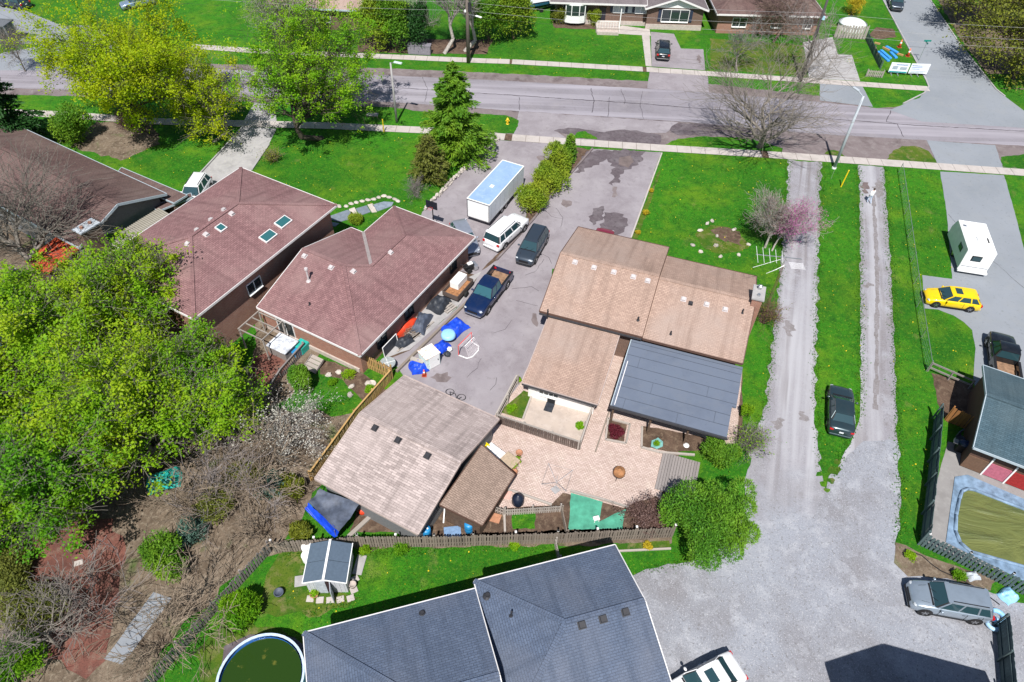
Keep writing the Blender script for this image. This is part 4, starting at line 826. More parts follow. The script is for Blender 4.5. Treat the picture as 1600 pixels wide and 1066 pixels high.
def car(label, rear, front, kind, mat, z=0.7, L=None, name=None, cat=None, loc=None, hd=None, gm='car_glass', rails=False, sunroof=False, off=0.0, lamps=True):
    spec = dict(suv=(4.6, 1.88, 1.72, 1.02, 1.06, .20), wagon=(4.5, 1.80, 1.46, .86, .92, .16), sedan=(4.75, 1.84, 1.45, .86, .95, .16), pickup=(5.7, 1.98, 1.88, 1.12, 1.12, .30), van=(5.0, 1.95, 1.75, 1.0, 1.05, .18), bigsuv=(5.2, 2.0, 1.9, 1.12, 1.14, .25))[kind]
    L0, Wd, Ht, hood, belt, gc = spec; L = L or L0; w = Wd/2
    if loc is None:
        a, b = G(*rear, z), G(*front, z); c = (a+b)/2; hd = math.atan2(b.y-a.y, b.x-a.x)
        c = c+Vector((math.cos(hd), math.sin(hd), 0))*off; loc = (c.x, c.y, 0.02)
    nm = {'suv': 'parked_suv', 'bigsuv': 'parked_suv', 'pickup': 'pickup_truck', 'van': 'minivan'}.get(kind, 'parked_car')
    root = thing(name or nm, label, cat or {'suv': 'SUV', 'bigsuv': 'SUV', 'pickup': 'pickup truck', 'van': 'van'}.get(kind, 'car'), loc, hd)
    trunk = {'sedan': 0.98, 'pickup': belt}.get(kind, belt)
    rearx = -L/2; fx = L/2
    ws = {'suv': .245, 'wagon': .235, 'sedan': .20, 'pickup': .20, 'van': .30, 'bigsuv': .22}[kind]*L       # windscreen base
    xr1 = ws-{'suv': .62, 'wagon': .72, 'sedan': .75, 'pickup': .6, 'van': .85, 'bigsuv': .62}[kind]      # roof front
    xr0 = {'suv': rearx+.42, 'wagon': rearx+.55, 'sedan': rearx+1.25, 'pickup': rearx+2.15, 'van': rearx+.35, 'bigsuv': rearx+.3}[kind]
    xb0 = {'suv': rearx+.12, 'wagon': rearx+.14, 'sedan': rearx+.68, 'pickup': rearx+2.0, 'van': rearx+.12, 'bigsuv': rearx+.1}[kind]
    # lower body: stations along x with half width and top height
    st = [(rearx, .80, trunk-.22), (rearx+.06, .90, trunk-.10), (rearx+.22, .97, trunk-.03), (rearx+.7, 1.0, trunk), (-.2*L, 1.0, belt), (0, 1.0, belt), (ws-.1, 1.0, belt-.01), (ws+.15, .995, hood+.02), (fx-.75, .98, hood-.03), (fx-.32, .94, hood-.11), (fx-.12, .86, hood-.22), (fx-.02, .74, hood-.34), (fx, .70, hood-.45)]
    if kind == 'pickup': st = [(rearx+2.02, 1.0, belt)]+st[5:]
    secs = []
    for x, k, zt in st:
        ww = w*k; half = [(ww*.86, gc), (ww*.97, gc+.14), (ww, gc+(zt-gc)*.45), (ww*.985, zt-.16), (ww*.955, zt-.05), (ww*.86, zt), (ww*.45, zt+.025), (0, zt+.035)]
        secs.append([(x, -y, zz_) for y, zz_ in half]+[(x, y, zz_) for y, zz_ in half[::-1][1:]])
    body = loft(secs).build('body', mat, root); smoothish(body, 0.9)
    # cabin
    wb, wr = w*.90, w*.70; zb, zr_ = belt-.02, Ht-.07
    if kind in ('van', 'bigsuv'): wr = w*.76
    cab = MB(); k = .965
    cab.add([(xb0+.03, -wb*k, zb), (ws-.03, -wb*k, zb), (ws-.03, wb*k, zb), (xb0+.03, wb*k, zb), (xr0+.03, -wr*k, zr_), (xr1-.03, -wr*k, zr_), (xr1-.03, wr*k, zr_), (xr0+.03, wr*k, zr_)], [(0, 1, 5, 4), (1, 2, 6, 5), (2, 3, 7, 6), (3, 0, 4, 7), (4, 5, 6, 7)])
    cab.build('cabin', MATS['interior'], root)
    rs = []
    for x, kk, dz in ((xr0-.06, .93, 0), (xr0+.08, 1.0, .05), (xr0+.35, 1.02, .075), ((xr0+xr1)/2, 1.03, .085), (xr1-.3, 1.02, .07), (xr1-.05, .99, .04), (xr1+.06, .93, 0)):
        y = wr*kk+.02; rs.append([(x, -y, zr_-.03), (x, -y*.97, zr_+dz*.6), (x, -y*.6, zr_+dz), (x, y*.6, zr_+dz), (x, y*.97, zr_+dz*.6), (x, y, zr_-.03)])
    ro = loft(rs).build('roof', mat, root); smoothish(ro, 1.0)
    def q(pts, nm_, m): return MB().poly(pts).build(nm_, m, root)
    gmat = MATS[gm]; e = .015
    q([(ws+.0, -wb*.93, zb+.02), (ws+.0, wb*.93, zb+.02), (xr1+.02, wr*.93, zr_-.01), (xr1+.02, -wr*.93, zr_-.01)], 'windscreen', gmat)
    q([(xb0-.0, wb*.90, zb+.05), (xb0, -wb*.90, zb+.05), (xr0-.02, -wr*.9, zr_-.02), (xr0-.02, wr*.9, zr_-.02)], 'rear_window', gmat)
    def lerp(a, b, t): return tuple(a[i]+(b[i]-a[i])*t for i in range(3))
    nwin = {'suv': 3, 'bigsuv': 3, 'van': 3, 'wagon': 3, 'sedan': 2, 'pickup': 2}[kind]; cuts = {3: (0.03, .27, .62, .97), 2: (.06, .50, .97)}[nwin]
    for s in (-1, 1):
        B0, B1 = (xb0+.05, s*(wb+e), zb+.06), (ws-.06, s*(wb+e), zb+.06); T0, T1 = (xr0+.02, s*(wr+e), zr_-.02), (xr1-.02, s*(wr+e), zr_-.02)
        for i in range(nwin):
            a, b = cuts[i]+.012, cuts[i+1]-.012; q([lerp(B0, B1, a), lerp(B0, B1, b), lerp(T0, T1, b), lerp(T0, T1, a)], 'side_window', gmat)
        for i in range(nwin+1): MB().bar(lerp(B0, B1, cuts[i]), lerp(T0, T1, cuts[i]), .09, .035, up=(0, s, 0)).build('pillar', mat, root)
        m_ = MB(); m_.ell((ws-.35, s*(w+.10), belt+.02), (.09, .13, .09), 8, 5); m_.build('mirror', mat, root, True)
        hl = MB(); hl.ell((fx-.22, s*w*.72, hood-.24), (.17, .17, .07), 8, 5); hl.build('headlight', MATS['lamp_clear'], root, True)
        tl = MB(); tl.box((rearx+(.05 if kind != 'sedan' else .06), s*w*.78, trunk-.20 if kind != 'pickup' else .95), (.14, .26, .22 if kind != 'sedan' else .14)); tl.build('taillight', MATS['lamp_red'], root, bevel=.02)
        if rails or kind in ('suv', 'bigsuv'):
            r_ = MB(); r_.bar((xr0+.2, s*wr*.9, zr_+.10), (xr1-.2, s*wr*.9, zr_+.10), .04, .04); r_.build('roof_rail', MATS['car_black'] if not rails else MATS['chrome'], root)
    g_ = MB(); g_.box((fx-.02, 0, hood-.42), (.06, w*.95, .20)); g_.build('grille', MATS['car_black'], root)
    bp = MB(); bp.box((fx-.10, 0, gc+.16), (.28, w*1.55, .18)); bp.build('front_bumper', MATS['car_black'] if kind != 'pickup' else MATS['chrome'], root, bevel=.04)
    bp = MB(); bp.box((rearx+.08, 0, gc+.16), (.26, w*1.7, .16)); bp.build('rear_bumper', mat if kind != 'pickup' else MATS['chrome'], root, bevel=.04)
    MB().box((rearx-.01, 0, trunk-.34), (.02, .3, .13)).build('licence_plate', MATS['plate_white'], root)
    r = {'suv': .36, 'bigsuv': .38, 'pickup': .40, 'van': .34}.get(kind, .32)
    for x in (rearx+.19*L, fx-.19*L):
        for s in (-1, 1):
            ar = MB(); ar.cone((x, s*(w-.28), r+.01), (x, s*(w+.006), r+.01), r*1.16, r*1.16, 18); ar.build('wheel_arch', MATS['car_black'], root)
            wheel(root, x, s*(w-.09), r, .22)
    for s in (-1, 1):      # shut lines, handles and sills
        for k_, x in enumerate([c for c in (xr0+.25, (xr0+xr1)/2-.05, ws-.35) if c > rearx+.3]):
            MB().box((x, s*(w*.995), (gc+belt)/2+.06), (.025, .02, belt-gc-.28)).build('shut_line', MATS['car_black'], root)
            if k_ < 2: MB().box((x+.2, s*(w+.012), belt-.17), (.18, .03, .04)).build('door_handle', MATS['chrome'] if kind in ('bigsuv', 'suv') else mat, root)
        MB().box((0, s*(w*.97), gc+.08), (L*.55, .05, .10)).build('sill', MATS['car_black'], root)
        MB().bar((ws+.12, s*w*.62, hood+.03), (fx-.5, s*w*.52, hood-.055), .02, .015).build('bonnet_line', MATS['car_black'], root)
    MB().box((ws+.07, 0, belt+.005), (.10, w*1.5, .03)).build('cowl', MATS['car_black'], root)
    for y in (-.35, .2): MB().bar((ws+.05, y, belt+.03), (ws-.22, y+.32, belt+.19), .02, .015).build('wiper', MATS['car_black'], root)
    if sunroof:
        s_ = MB(); s_.box((xr1-.55, 0, zr_+.09), (.55, wr*1.2, .012)); s_.build('sunroof', MATS['car_glass'], root)
    if kind == 'pickup':
        x0, x1 = rearx, rearx+2.0; zt = belt
        bd = MB(); bd.box(((x0+x1)/2, 0, .62), (x1-x0, w*1.6, .08)); bd.build('bed_floor', plain('bed_rust', (0.25, 0.15, 0.09), .85, 0, .25, 3), root)
        for s in (-1, 1):
            b_ = MB(); b_.box(((x0+x1)/2, s*(w-.09), (zt+.34)/2), (x1-x0, .17, zt-.34)); b_.build('bed_side', mat, root, bevel=.03)
            b_ = MB(); b_.box(((x0+x1)/2, s*(w-.09), zt+.012), (x1-x0, .19, .03)); b_.build('bed_rail', MATS['car_black'], root)
        b_ = MB(); b_.box((x0+.05, 0, (zt+.45)/2), (.1, w*1.62, zt-.45)); b_.build('tailgate', mat, root, bevel=.02)
        b_ = MB(); b_.box((x1+.03, 0, (zt+.4)/2), (.08, w*1.8, zt-.4)); b_.build('bed_front', mat, root)
    return root
P_ = {k: paint('paint_'+k, c, m, r) for k, c, m, r in (('navy', (.006, .020, .075), .2, .25), ('steel', (.045, .062, .085), .4, .3), ('white', (.74, .74, .75), 0, .35), ('silver', (.40, .43, .50), .55, .3), ('yellow', (.80, .55, .002), 0, .3), ('black', (.010, .012, .016), .2, .25), ('green', (.030, .055, .065), .4, .28), ('maroon', (.24, .008, .03), .2, .3), ('silver2', (.36, .43, .50), .55, .3), ('blue', (.25, .33, .45), .4, .3))}
car('dark steel-blue SUV parked nose-down on the bungalow driveway', (847, 357.6), (815.8, 411.5), 'suv', P_['steel'], L=4.8)
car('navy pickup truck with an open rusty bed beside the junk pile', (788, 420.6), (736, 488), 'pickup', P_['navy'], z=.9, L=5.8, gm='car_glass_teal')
car('white boxy SUV parked behind the enclosed trailer', (766.4, 381), (816, 336.6), 'bigsuv', P_['white'], z=.9, L=5.3)
car('silver hatchback nose-out beside the brick house wall', (714, 346), (739, 395.7), 'wagon', P_['silver'], L=4.6)
car('white SUV parked by the low brown garage roof', (316.5, 279), (293, 315.6), 'suv', P_['white'], z=.9)
car('bright yellow station wagon with sunroof on the right-hand driveway', (1531, 471), (1446, 459), 'wagon', P_['yellow'], L=4.5, sunroof=True)
car('dark green-grey sedan parked on the grass strip between the gravel lanes', (1315, 675), (1314.5, 603), 'sedan', P_['green'], L=4.7)
car('black pickup truck partly under the teal roof edge', (1574, 587), (1565, 524), 'pickup', P_['black'], z=.9, L=5.4)
car('black car beside the black pickup, mostly cut off by the picture edge', None, None, 'suv', P_['black'], loc=(44.0, 38.6, .02), hd=rad(75))
car('silver SUV with roof rails parked in the gravel yard by the fence', (1543.7, 948), (1424.5, 926.5), 'suv', P_['silver2'], z=.8, L=4.6)
car('white sedan with dark glass roof next to the grey roofed house', (1158, 1037), (1040, 1099), 'sedan', P_['white'], z=.8, L=4.8, sunroof=True)
car('black SUV on the short asphalt driveway of the ranch house', (1036, 92), (1036, 64), 'suv', P_['black'], z=.6, L=4.7)
car('dark blue car parked on the side street by the lawn', (1394, -14), (1405, 26), 'suv', P_['steel'], z=.5, L=4.6)
mz = G(946, 359, 0.95); hd_ = rad(72); car('maroon car half hidden behind the bungalow roof', None, None, 'sedan', P_['maroon'], loc=(mz.x-1.75*math.cos(hd_), mz.y-1.75*math.sin(hd_), .02), hd=hd_)
g1 = G(196, 8, .6); car('pale blue car on the street behind the yellow-green tree', None, None, 'sedan', P_['blue'], loc=(g1.x+1.2, g1.y+1.2, .02), hd=rad(215))
g1 = G(22, 4, .6); car('dark car at the end of the pale driveway', None, None, 'suv', P_['steel'], loc=(g1.x, g1.y, .02), hd=rad(160))
g1 = G(-6, 448, .6); car('black car in the back yard beneath the bare tree', None, None, 'sedan', P_['black'], loc=(g1.x, g1.y, .02), hd=rad(60))

# ---- enclosed cargo trailer
tr_c = (G(764.6, 322, 2.6)+G(729.6, 310, 2.6))/2; hd_ = rad(65.0)
tr = thing('cargo_trailer', 'long white enclosed cargo trailer with a pale blue roof', 'trailer', (tr_c.x+math.cos(hd_)*3.75, tr_c.y+math.sin(hd_)*3.75, .02), hd_)
TL, TW, T0, T1 = 7.5, 2.44, .55, 2.58
trw = ground('trailer_skin', [(0.68, 0.70, 0.74), ((0.6, 0.62, 0.67), 0.6, .5, .8)], 0.05, 20, .35); trr = ground('trailer_roof', [(0.26, 0.38, 0.55), ((0.22, 0.33, 0.50), 0.7, .45, .75), ((0.34, 0.45, 0.60), 2.5, .5, .8)], .05, 20, .35)
MB().box((0, 0, (T0+T1)/2), (TL, TW, T1-T0)).build('body', trw, tr, bevel=.03)
MB().box((0, 0, T1+.012), (TL-.14, TW-.14, .03)).build('roof', trr, tr)
for s in (-1, 1):
    MB().box((0, s*(TW/2-.03), T1+.02), (TL, .09, .06)).build('roof_trim', MATS['white_trim'], tr)
    for k in range(8): MB().box((-TL/2+.3+k*.95, s*(TW/2+.006), (T0+T1)/2), (.02, .012, T1-T0-.1)).build('panel_seam', MATS['galv'], tr)
    MB().box((0, s*(TW/2+.01), T0+.05), (TL, .03, .12)).build('skirt', MATS['car_black'], tr)
    for x in (-.2, -1.05): wheel(tr, x, s*(TW/2-.10), .34, .22)
    MB().box((-.62, s*(TW/2+.02), .74), (2.0, .10, .10)).build('fender', MATS['galv'], tr)
for x in (-TL/2, TL/2): MB().box((x*.993, 0, T1+.021), (.09, TW-.1, .06)).build('roof_trim', MATS['white_trim'], tr)
MB().box((-TL/2-.012, 0, (T0+T1)/2-.02), (.03, TW-.22, T1-T0-.2)).build('ramp_door', MATS['white_trim'], tr)
fr = MB()
for y in (-TW/2+.05, TW/2-.05): fr.box((-TL/2-.02, y, (T0+T1)/2), (.05, .06, T1-T0))
for zq in (T0+.02, T1-.04): fr.box((-TL/2-.02, 0, zq), (.05, TW, .06))
fr.build('door_frame', plain('trim_dark', (.10, .09, .10), .5), tr)
MB().box((-.9, 0, T1+.07), (.38, .38, .1)).build('roof_vent', MATS['white_trim'], tr, bevel=.02)
tg = MB(); tg.bar((TL/2-.1, -.6, .5), (TL/2+1.2, 0, .5), .1, .1); tg.bar((TL/2-.1, .6, .5), (TL/2+1.2, 0, .5), .1, .1); tg.build('tongue', MATS['car_black'], tr)
tg = MB(); tg.cone((TL/2+1.0, 0, .0), (TL/2+1.0, 0, .8), .05, .05, 8); tg.build('jack', MATS['galv'], tr)

# ---- camper
c0 = G(1513.6, 391.7, 2.55); cm = thing('camper_trailer', 'small white camper trailer with a rear window parked on the asphalt', 'camper', (c0.x, c0.y, .02), rad(-12))
CW, CLn = 2.45, 5.2
mb = MB(); mb.add([(0, 0, .45), (CW, 0, .45), (CW, CLn, .45), (0, CLn, .45), (0, 0, 1.0), (CW, 0, 1.0), (0, .12, 2.55), (CW, .12, 2.55), (0, CLn-.5, 2.55), (CW, CLn-.5, 2.55), (0, CLn, 1.5), (CW, CLn, 1.5)],
    [(0, 1, 5, 4), (4, 5, 7, 6), (6, 7, 9, 8), (8, 9, 11, 10), (10, 11, 2, 3), (0, 4, 6, 8, 10, 3), (1, 2, 11, 9, 7, 5), (3, 2, 1, 0)])
mb.build('body', plain('camper_white', (.80, .81, .80), .4, 0, .05, 2), cm, bevel=.04)
MB().box((CW/2, -.12, .42), (CW+.1, .3, .2)).build('rear_bumper', MATS['white_trim'], cm, bevel=.03)
wf = MB(); wf.box((CW*.42, .03, 1.75), (.85, .06, .55)); wfo = wf.build('rear_window', MATS['car_black'], cm); MB().box((CW*.42, -.01, 1.75), (.72, .03, .42)).build('pane', MATS['car_glass'], wfo)
wf = MB(); wf.box((-.005, 1.6, 1.7), (.04, .9, .55)); wfo = wf.build('side_window', MATS['car_black'], cm); MB().box((-.03, 1.6, 1.7), (.02, .78, .44)).build('pane', MATS['car_glass'], wfo)
MB().box((CW/2, .02, .86), (CW-.2, .1, .06)).build('trim_strip', MATS['galv'], cm)
MB().box((CW*.55, 1.9, 2.63), (.6, .55, .16)).build('roof_vent', MATS['white_trim'], cm, bevel=.03)
MB().box((CW*.82, 1.9, 2.60), (.08, .7, .08)).build('roof_bracket', MATS['car_black'], cm)
MB().box((CW*.15, 3.8, 2.58), (.3, .3, .05)).build('roof_hatch', MATS['galv'], cm)
mt = [wheel(cm, 0, 0, .33, .2)] if False else None
for x in (.12, CW-.12):
    t = MB(); t.lathe([(.2, -.1), (.31, -.1), (.33, -.06), (.33, .06), (.31, .1), (.2, .1)], n=16); o = t.build('wheel', MATS['tyre'], cm, True, loc=(x, 2.4, .33)); o.rotation_euler = (0, math.pi/2, 0)
    MB().cone((0, 0, -.08), (0, 0, .08), .2, .2, 12).build('rim', MATS['rim'], o)
tg = MB(); tg.bar((CW*.2, CLn, .5), (CW/2, CLn+1.2, .5), .1, .1); tg.bar((CW*.8, CLn, .5), (CW/2, CLn+1.2, .5), .1, .1); tg.build('tongue', MATS['car_black'], cm)

# ---- boat on its trailer far up the lawn
b0 = G(848, 14); bo = thing('motor_boat', 'blue and white motor boat on a trailer beside the ranch house', 'boat', tuple(b0), rad(28))
secs = []
for x, ww, zk, zg in ((-2.4, .85, .55, 1.25), (-1.2, .95, .5, 1.28), (.4, .95, .5, 1.33), (1.6, .65, .6, 1.42), (2.3, .28, .85, 1.5), (2.6, .03, 1.2, 1.54)):
    secs.append([(x, -ww, zg), (x, -ww*.85, (zk+zg)/2), (x, 0, zk), (x, ww*.85, (zk+zg)/2), (x, ww, zg)])
loft(secs).build('hull', plain('boat_blue', (.06, .22, .42), .35, 0, .08), bo)
MB().prism([(-2.3, -.8), (.4, -.9), (1.6, -.6), (2.4, -.15), (2.4, .15), (1.6, .6), (.4, .9), (-2.3, .8)], 1.38, 1.46).build('deck_cover', plain('boat_cover', (.62, .66, .70), .6), bo)
w_ = MB(); w_.add([(.5, -.7, 1.45), (.5, .7, 1.45), (.1, .6, 1.85), (.1, -.6, 1.85)], [(0, 1, 2, 3)]); w_.build('windscreen', MATS['car_glass'], bo)
for s in (-1, 1):
    MB().bar((-2.2, s*.6, .42), (2.9, s*.15, .42), .1, .1).build('trailer_rail', MATS['galv'], bo); MB().cone((-.8, s*.95, .3), (-.8, s*1.15, .3), .3, .3, 12).build('wheel', MATS['tyre'], bo)
# ================================================================== TREES AND PLANTS
bark = lambda n, c: plain(n, c, .9, 0, .25, 5, .3)
bark('bark_grey', (.20, .175, .15)); bark('bark_dark', (.075, .058, .045)); bark('bark_pale', (.34, .31, .28)); bark('bark_mid', (.15, .135, .115)); bark('bark_brown', (.15, .105, .08)); bark('twig_tan', (.27, .21, .155)); bark('twig_grey', (.22, .19, .18)); bark('twig_red', (.16, .085, .07))
leafm('leaf_yellow', (.42, .56, .006), (.26, .42, .006), (.50, .54, .008), .55); leafm('leaf_fresh', (.24, .50, .012), (.12, .33, .010), (.34, .52, .012), .5); leafm('leaf_mid', (.16, .42, .012), (.07, .24, .010), (.27, .45, .012), .5)
leafm('leaf_big', (.29, .52, .012), (.14, .33, .012), (.40, .52, .014), .5); leafm('needle_dark', (.028, .10, .018), (.012, .05, .010), None, .15); leafm('needle_green', (.15, .33, .022), (.06, .18, .014), (.21, .35, .02), .35)
leafm('needle_bright', (.11, .30, .018), (.035, .13, .012), (.18, .34, .02), .22); leafm('needle_olive', (.17, .19, .03), (.09, .11, .02), None, .2); leafm('juniper', (.24, .36, .018), (.10, .19, .014), (.32, .37, .025), .3)
leafm('blossom', (.58, .17, .42), (.36, .08, .27), None, .35); leafm('blossom_white', (.62, .60, .54), (.45, .44, .38), None, .3); leafm('bud_brown', (.20, .13, .11), (.13, .08, .075), None, .2); leafm('leaf_red', (.16, .02, .035), (.09, .012, .02), None, .25); leafm('leaf_olive', (.21, .23, .02), (.11, .14, .015), None, .3); leafm('leaf_bluegreen', (.10, .18, .14), (.06, .12, .09), None, .2); leafm('forsythia', (.55, .42, .02), (.38, .30, .02), None, .3)
def np_mesh(name, V, loops, per, mat, smooth=False):
    me = bpy.data.meshes.new(name); nv = len(V); nf = len(loops)//per
    me.vertices.add(nv); me.vertices.foreach_set('co', np.ascontiguousarray(V, np.float32).ravel())
    me.loops.add(len(loops)); me.loops.foreach_set('vertex_index', np.ascontiguousarray(loops, np.int32))
    me.polygons.add(nf); me.polygons.foreach_set('loop_start', np.arange(0, len(loops), per, dtype=np.int32)); me.polygons.foreach_set('loop_total', np.full(nf, per, np.int32))
    if smooth: me.polygons.foreach_set('use_smooth', np.ones(nf, bool))
    me.update(calc_edges=True); me.materials.append(mat); return me
def tubes(name, segs, mat, sides=4):
    A = np.array([(s[0].x, s[0].y, s[0].z) for s in segs]); B = np.array([(s[1].x, s[1].y, s[1].z) for s in segs]); ra = np.array([s[2] for s in segs]); rb = np.array([s[3] for s in segs])
    d = B-A; d /= np.linalg.norm(d, axis=1)[:, None]+1e-9; ref = np.where(np.abs(d[:, 2:3]) > .9, np.array([[1., 0, 0]]), np.array([[0, 0, 1.]])); a = np.cross(d, ref); a /= np.linalg.norm(a, axis=1)[:, None]; b = np.cross(a, d)
    n = len(segs); V = np.zeros((n, 2*sides, 3))
    for k in range(sides):
        t = 2*math.pi*k/sides; o = a*math.cos(t)+b*math.sin(t); V[:, k] = A+o*ra[:, None]; V[:, sides+k] = B+o*rb[:, None]
    base = (np.arange(n)*2*sides)[:, None]; q = np.array([[k, (k+1) % sides, sides+(k+1) % sides, sides+k] for k in range(sides)]).ravel()[None]
    return np_mesh(name, V.reshape(-1, 3), (base+q).ravel(), 4, mat, True)
def leaves(name, P, size, mat, rng, aspect=.6, up=.9, dirs=None):
    n = len(P); nrm = rng.normal(size=(n, 3)); nrm[:, 2] = np.abs(nrm[:, 2])+up; nrm /= np.linalg.norm(nrm, axis=1)[:, None]
    t = rng.normal(size=(n, 3)) if dirs is None else dirs+rng.normal(0, .25, size=(n, 3)); t -= nrm*np.sum(t*nrm, 1)[:, None]; t /= np.linalg.norm(t, axis=1)[:, None]+1e-9; b = np.cross(nrm, t)
    s = size*rng.uniform(.55, 1.35, size=(n, 1)); V = np.stack([P-t*s, P+b*s*aspect, P+t*s, P-b*s*aspect], 1).reshape(-1, 3)
    return np_mesh(name, V, np.arange(4*n), 4, mat)
def grow(p, d, L, r, lev, mx, segs, tips, rg, cfg):
    n = 4 if lev < 2 else 3; r0 = r
    for i in range(n):
        d = (d+Vector((rg.gauss(0, cfg['wob']), rg.gauss(0, cfg['wob']), rg.gauss(0, cfg['wob'])+cfg['grav'])))
        d.normalize(); q = p+d*(L/n); rb = r0*(1-.62*(i+1)/n); segs.append((p.copy(), q.copy(), r, rb, lev)); r = rb; p = q
        if lev >= mx-1: tips.append(q.copy())
        if lev < mx and (i >= cfg.get('first', 1) or lev > 0):
            for _ in range(cfg['kids'][min(lev, len(cfg['kids'])-1)]):
                ax = d.orthogonal().normalized(); ax.rotate(Matrix.Rotation(rg.uniform(0, 6.283), 3, d)); c = d.copy(); c.rotate(Matrix.Rotation(rad(rg.uniform(*cfg['ang'])), 3, ax))
                grow(p, c, L*rg.uniform(*cfg['ratio']), max(rb*.7, .006), lev+1, mx, segs, tips, rg, cfg)
def tree(label, base, H, R, seed, leaf=None, nleaf=0, lsize=.14, bk='bark_grey', mx=4, trunk_r=.22, trunk_frac=.35, cfg=None, name='deciduous_tree', cat='tree', group=None, sig=.28, lean=(0, 0), minr=.008, crown='crown', twigmat=None, shear=(0, 0), tipn=None):
    rg = random.Random(seed); rng = np.random.default_rng(seed); c = dict(wob=.13, grav=.05, kids=(2, 2, 2, 2), ang=(28, 62), ratio=(.55, .78), first=1)
    if cfg: c.update(cfg)
    loc = Vector(base) if len(base) == 3 else G(*base); segs, tips = [], []
    grow(Vector((0, 0, -.1)), Vector((lean[0], lean[1], 1)).normalized(), H*trunk_frac*1.7, trunk_r, 0, mx, segs, tips, rg, c)
    T = np.array([tuple(t) for t in tips]); cx_, cy_ = T[:, 0].mean(), T[:, 1].mean()
    rr = np.percentile(np.hypot(T[:, 0]-cx_, T[:, 1]-cy_), 93); sx = R/rr; sz = H/np.percentile(T[:, 2], 99)
    f = lambda v: Vector(((v.x-cx_*min(1, max(0, v.z)/2))*sx, (v.y-cy_*min(1, max(0, v.z)/2))*sx, v.z*sz)) if True else v
    segs = [(f(a), f(b), max(ra, minr), max(rb, minr), lv) for a, b, ra, rb, lv in segs]; tips = [f(t) for t in tips]
    if shear != (0, 0):
        sh_ = lambda v: Vector((v.x+shear[0]*max(0, v.z/H), v.y+shear[1]*max(0, v.z/H), v.z)); segs = [(sh_(a), sh_(b), ra, rb, lv) for a, b, ra, rb, lv in segs]; tips = [sh_(t) for t in tips]
    root = thing(name, label, cat, loc, 0, group)
    lo = [s for s in segs if s[4] <= 1]; hi = [s for s in segs if s[4] > 1]
    o = bpy.data.objects.new('trunk', tubes('trunk', lo, MATS[bk], 6)); COL.objects.link(o); o.parent = root
    if hi:
        o = bpy.data.objects.new('branches', tubes('branches', hi, MATS[twigmat or bk], 3)); COL.objects.link(o); o.parent = root; o['kind'] = 'stuff'
    if nleaf:
        T = np.array([tuple(t) for t in tips])
        if tipn and tipn < len(T): T = T[rng.choice(len(T), tipn, replace=False)]
        wt = rng.gamma(1.6, 1, len(T)); idx = rng.choice(len(T), nleaf, p=wt/wt.sum()); P = T[idx]+rng.normal(0, sig, size=(nleaf, 3)); P = P[P[:, 2] > .3]
        o = bpy.data.objects.new(crown, leaves(crown, P, lsize, MATS[leaf], rng)); COL.objects.link(o); o.parent = root; o['kind'] = 'stuff'
    return root
def conifer(label, base, H, R, seed, leaf, n=9000, name='spruce_tree', cat='tree', size=.28, base_z=.35, droop=.35, bk='bark_brown', power=.85, whorls=26, lumps=.22):
    rng = np.random.default_rng(seed); loc = Vector(base) if len(base) == 3 else G(*base); root = thing(name, label, cat, loc, 0)
    mb = MB(); mb.cone((0, 0, -.1), (0, 0, H*.96), max(.07, H*.018), .02, 7); mb.build('trunk', MATS[bk], root, True)
    per = 9; nb = whorls*per; lev = np.sort(rng.uniform(0, 1, nb))**.9; ang = rng.uniform(0, 2*np.pi, nb)
    z0 = base_z+lev*(H-base_z)*.985; ln = R*(1-lev)**power*rng.uniform(1-lumps*1.6, 1+lumps*.5, nb)+.12
    w = ln/ln.sum(); cnt = rng.multinomial(n, w); bi = np.repeat(np.arange(nb), cnt); t = rng.uniform(0.08, 1, n)**.7
    d = np.stack([np.cos(ang), np.sin(ang)], 1)
    spread = rng.normal(0, .16, n)*ln[bi]*(1.1-t*.6)+rng.normal(0, .05, n); rad_ = ln[bi]*t
    P = np.zeros((n, 3)); P[:, 0] = d[bi, 0]*rad_-d[bi, 1]*spread; P[:, 1] = d[bi, 1]*rad_+d[bi, 0]*spread
    P[:, 2] = np.maximum(.08, z0[bi]+ln[bi]*(.20*t-droop*t*t)+rng.normal(0, .06, n)-.25*np.abs(spread))
    D = np.zeros((n, 3)); D[:, 0] = d[bi, 0]; D[:, 1] = d[bi, 1]; D[:, 2] = .25-droop*t*1.2
    o = bpy.data.objects.new('crown', leaves('crown', P, size, MATS[leaf], rng, .30, .5, D)); COL.objects.link(o); o.parent = root; o['kind'] = 'stuff'
    br = [(Vector((0, 0, z0[i])), Vector((d[i, 0]*ln[i]*.9, d[i, 1]*ln[i]*.9, max(.05, z0[i]+ln[i]*(.2*.9-droop*.81)))), .03, .008) for i in range(nb)]
    o = bpy.data.objects.new('branches', tubes('branches', br, MATS[bk], 3)); COL.objects.link(o); o.parent = root; o['kind'] = 'stuff'
    return root
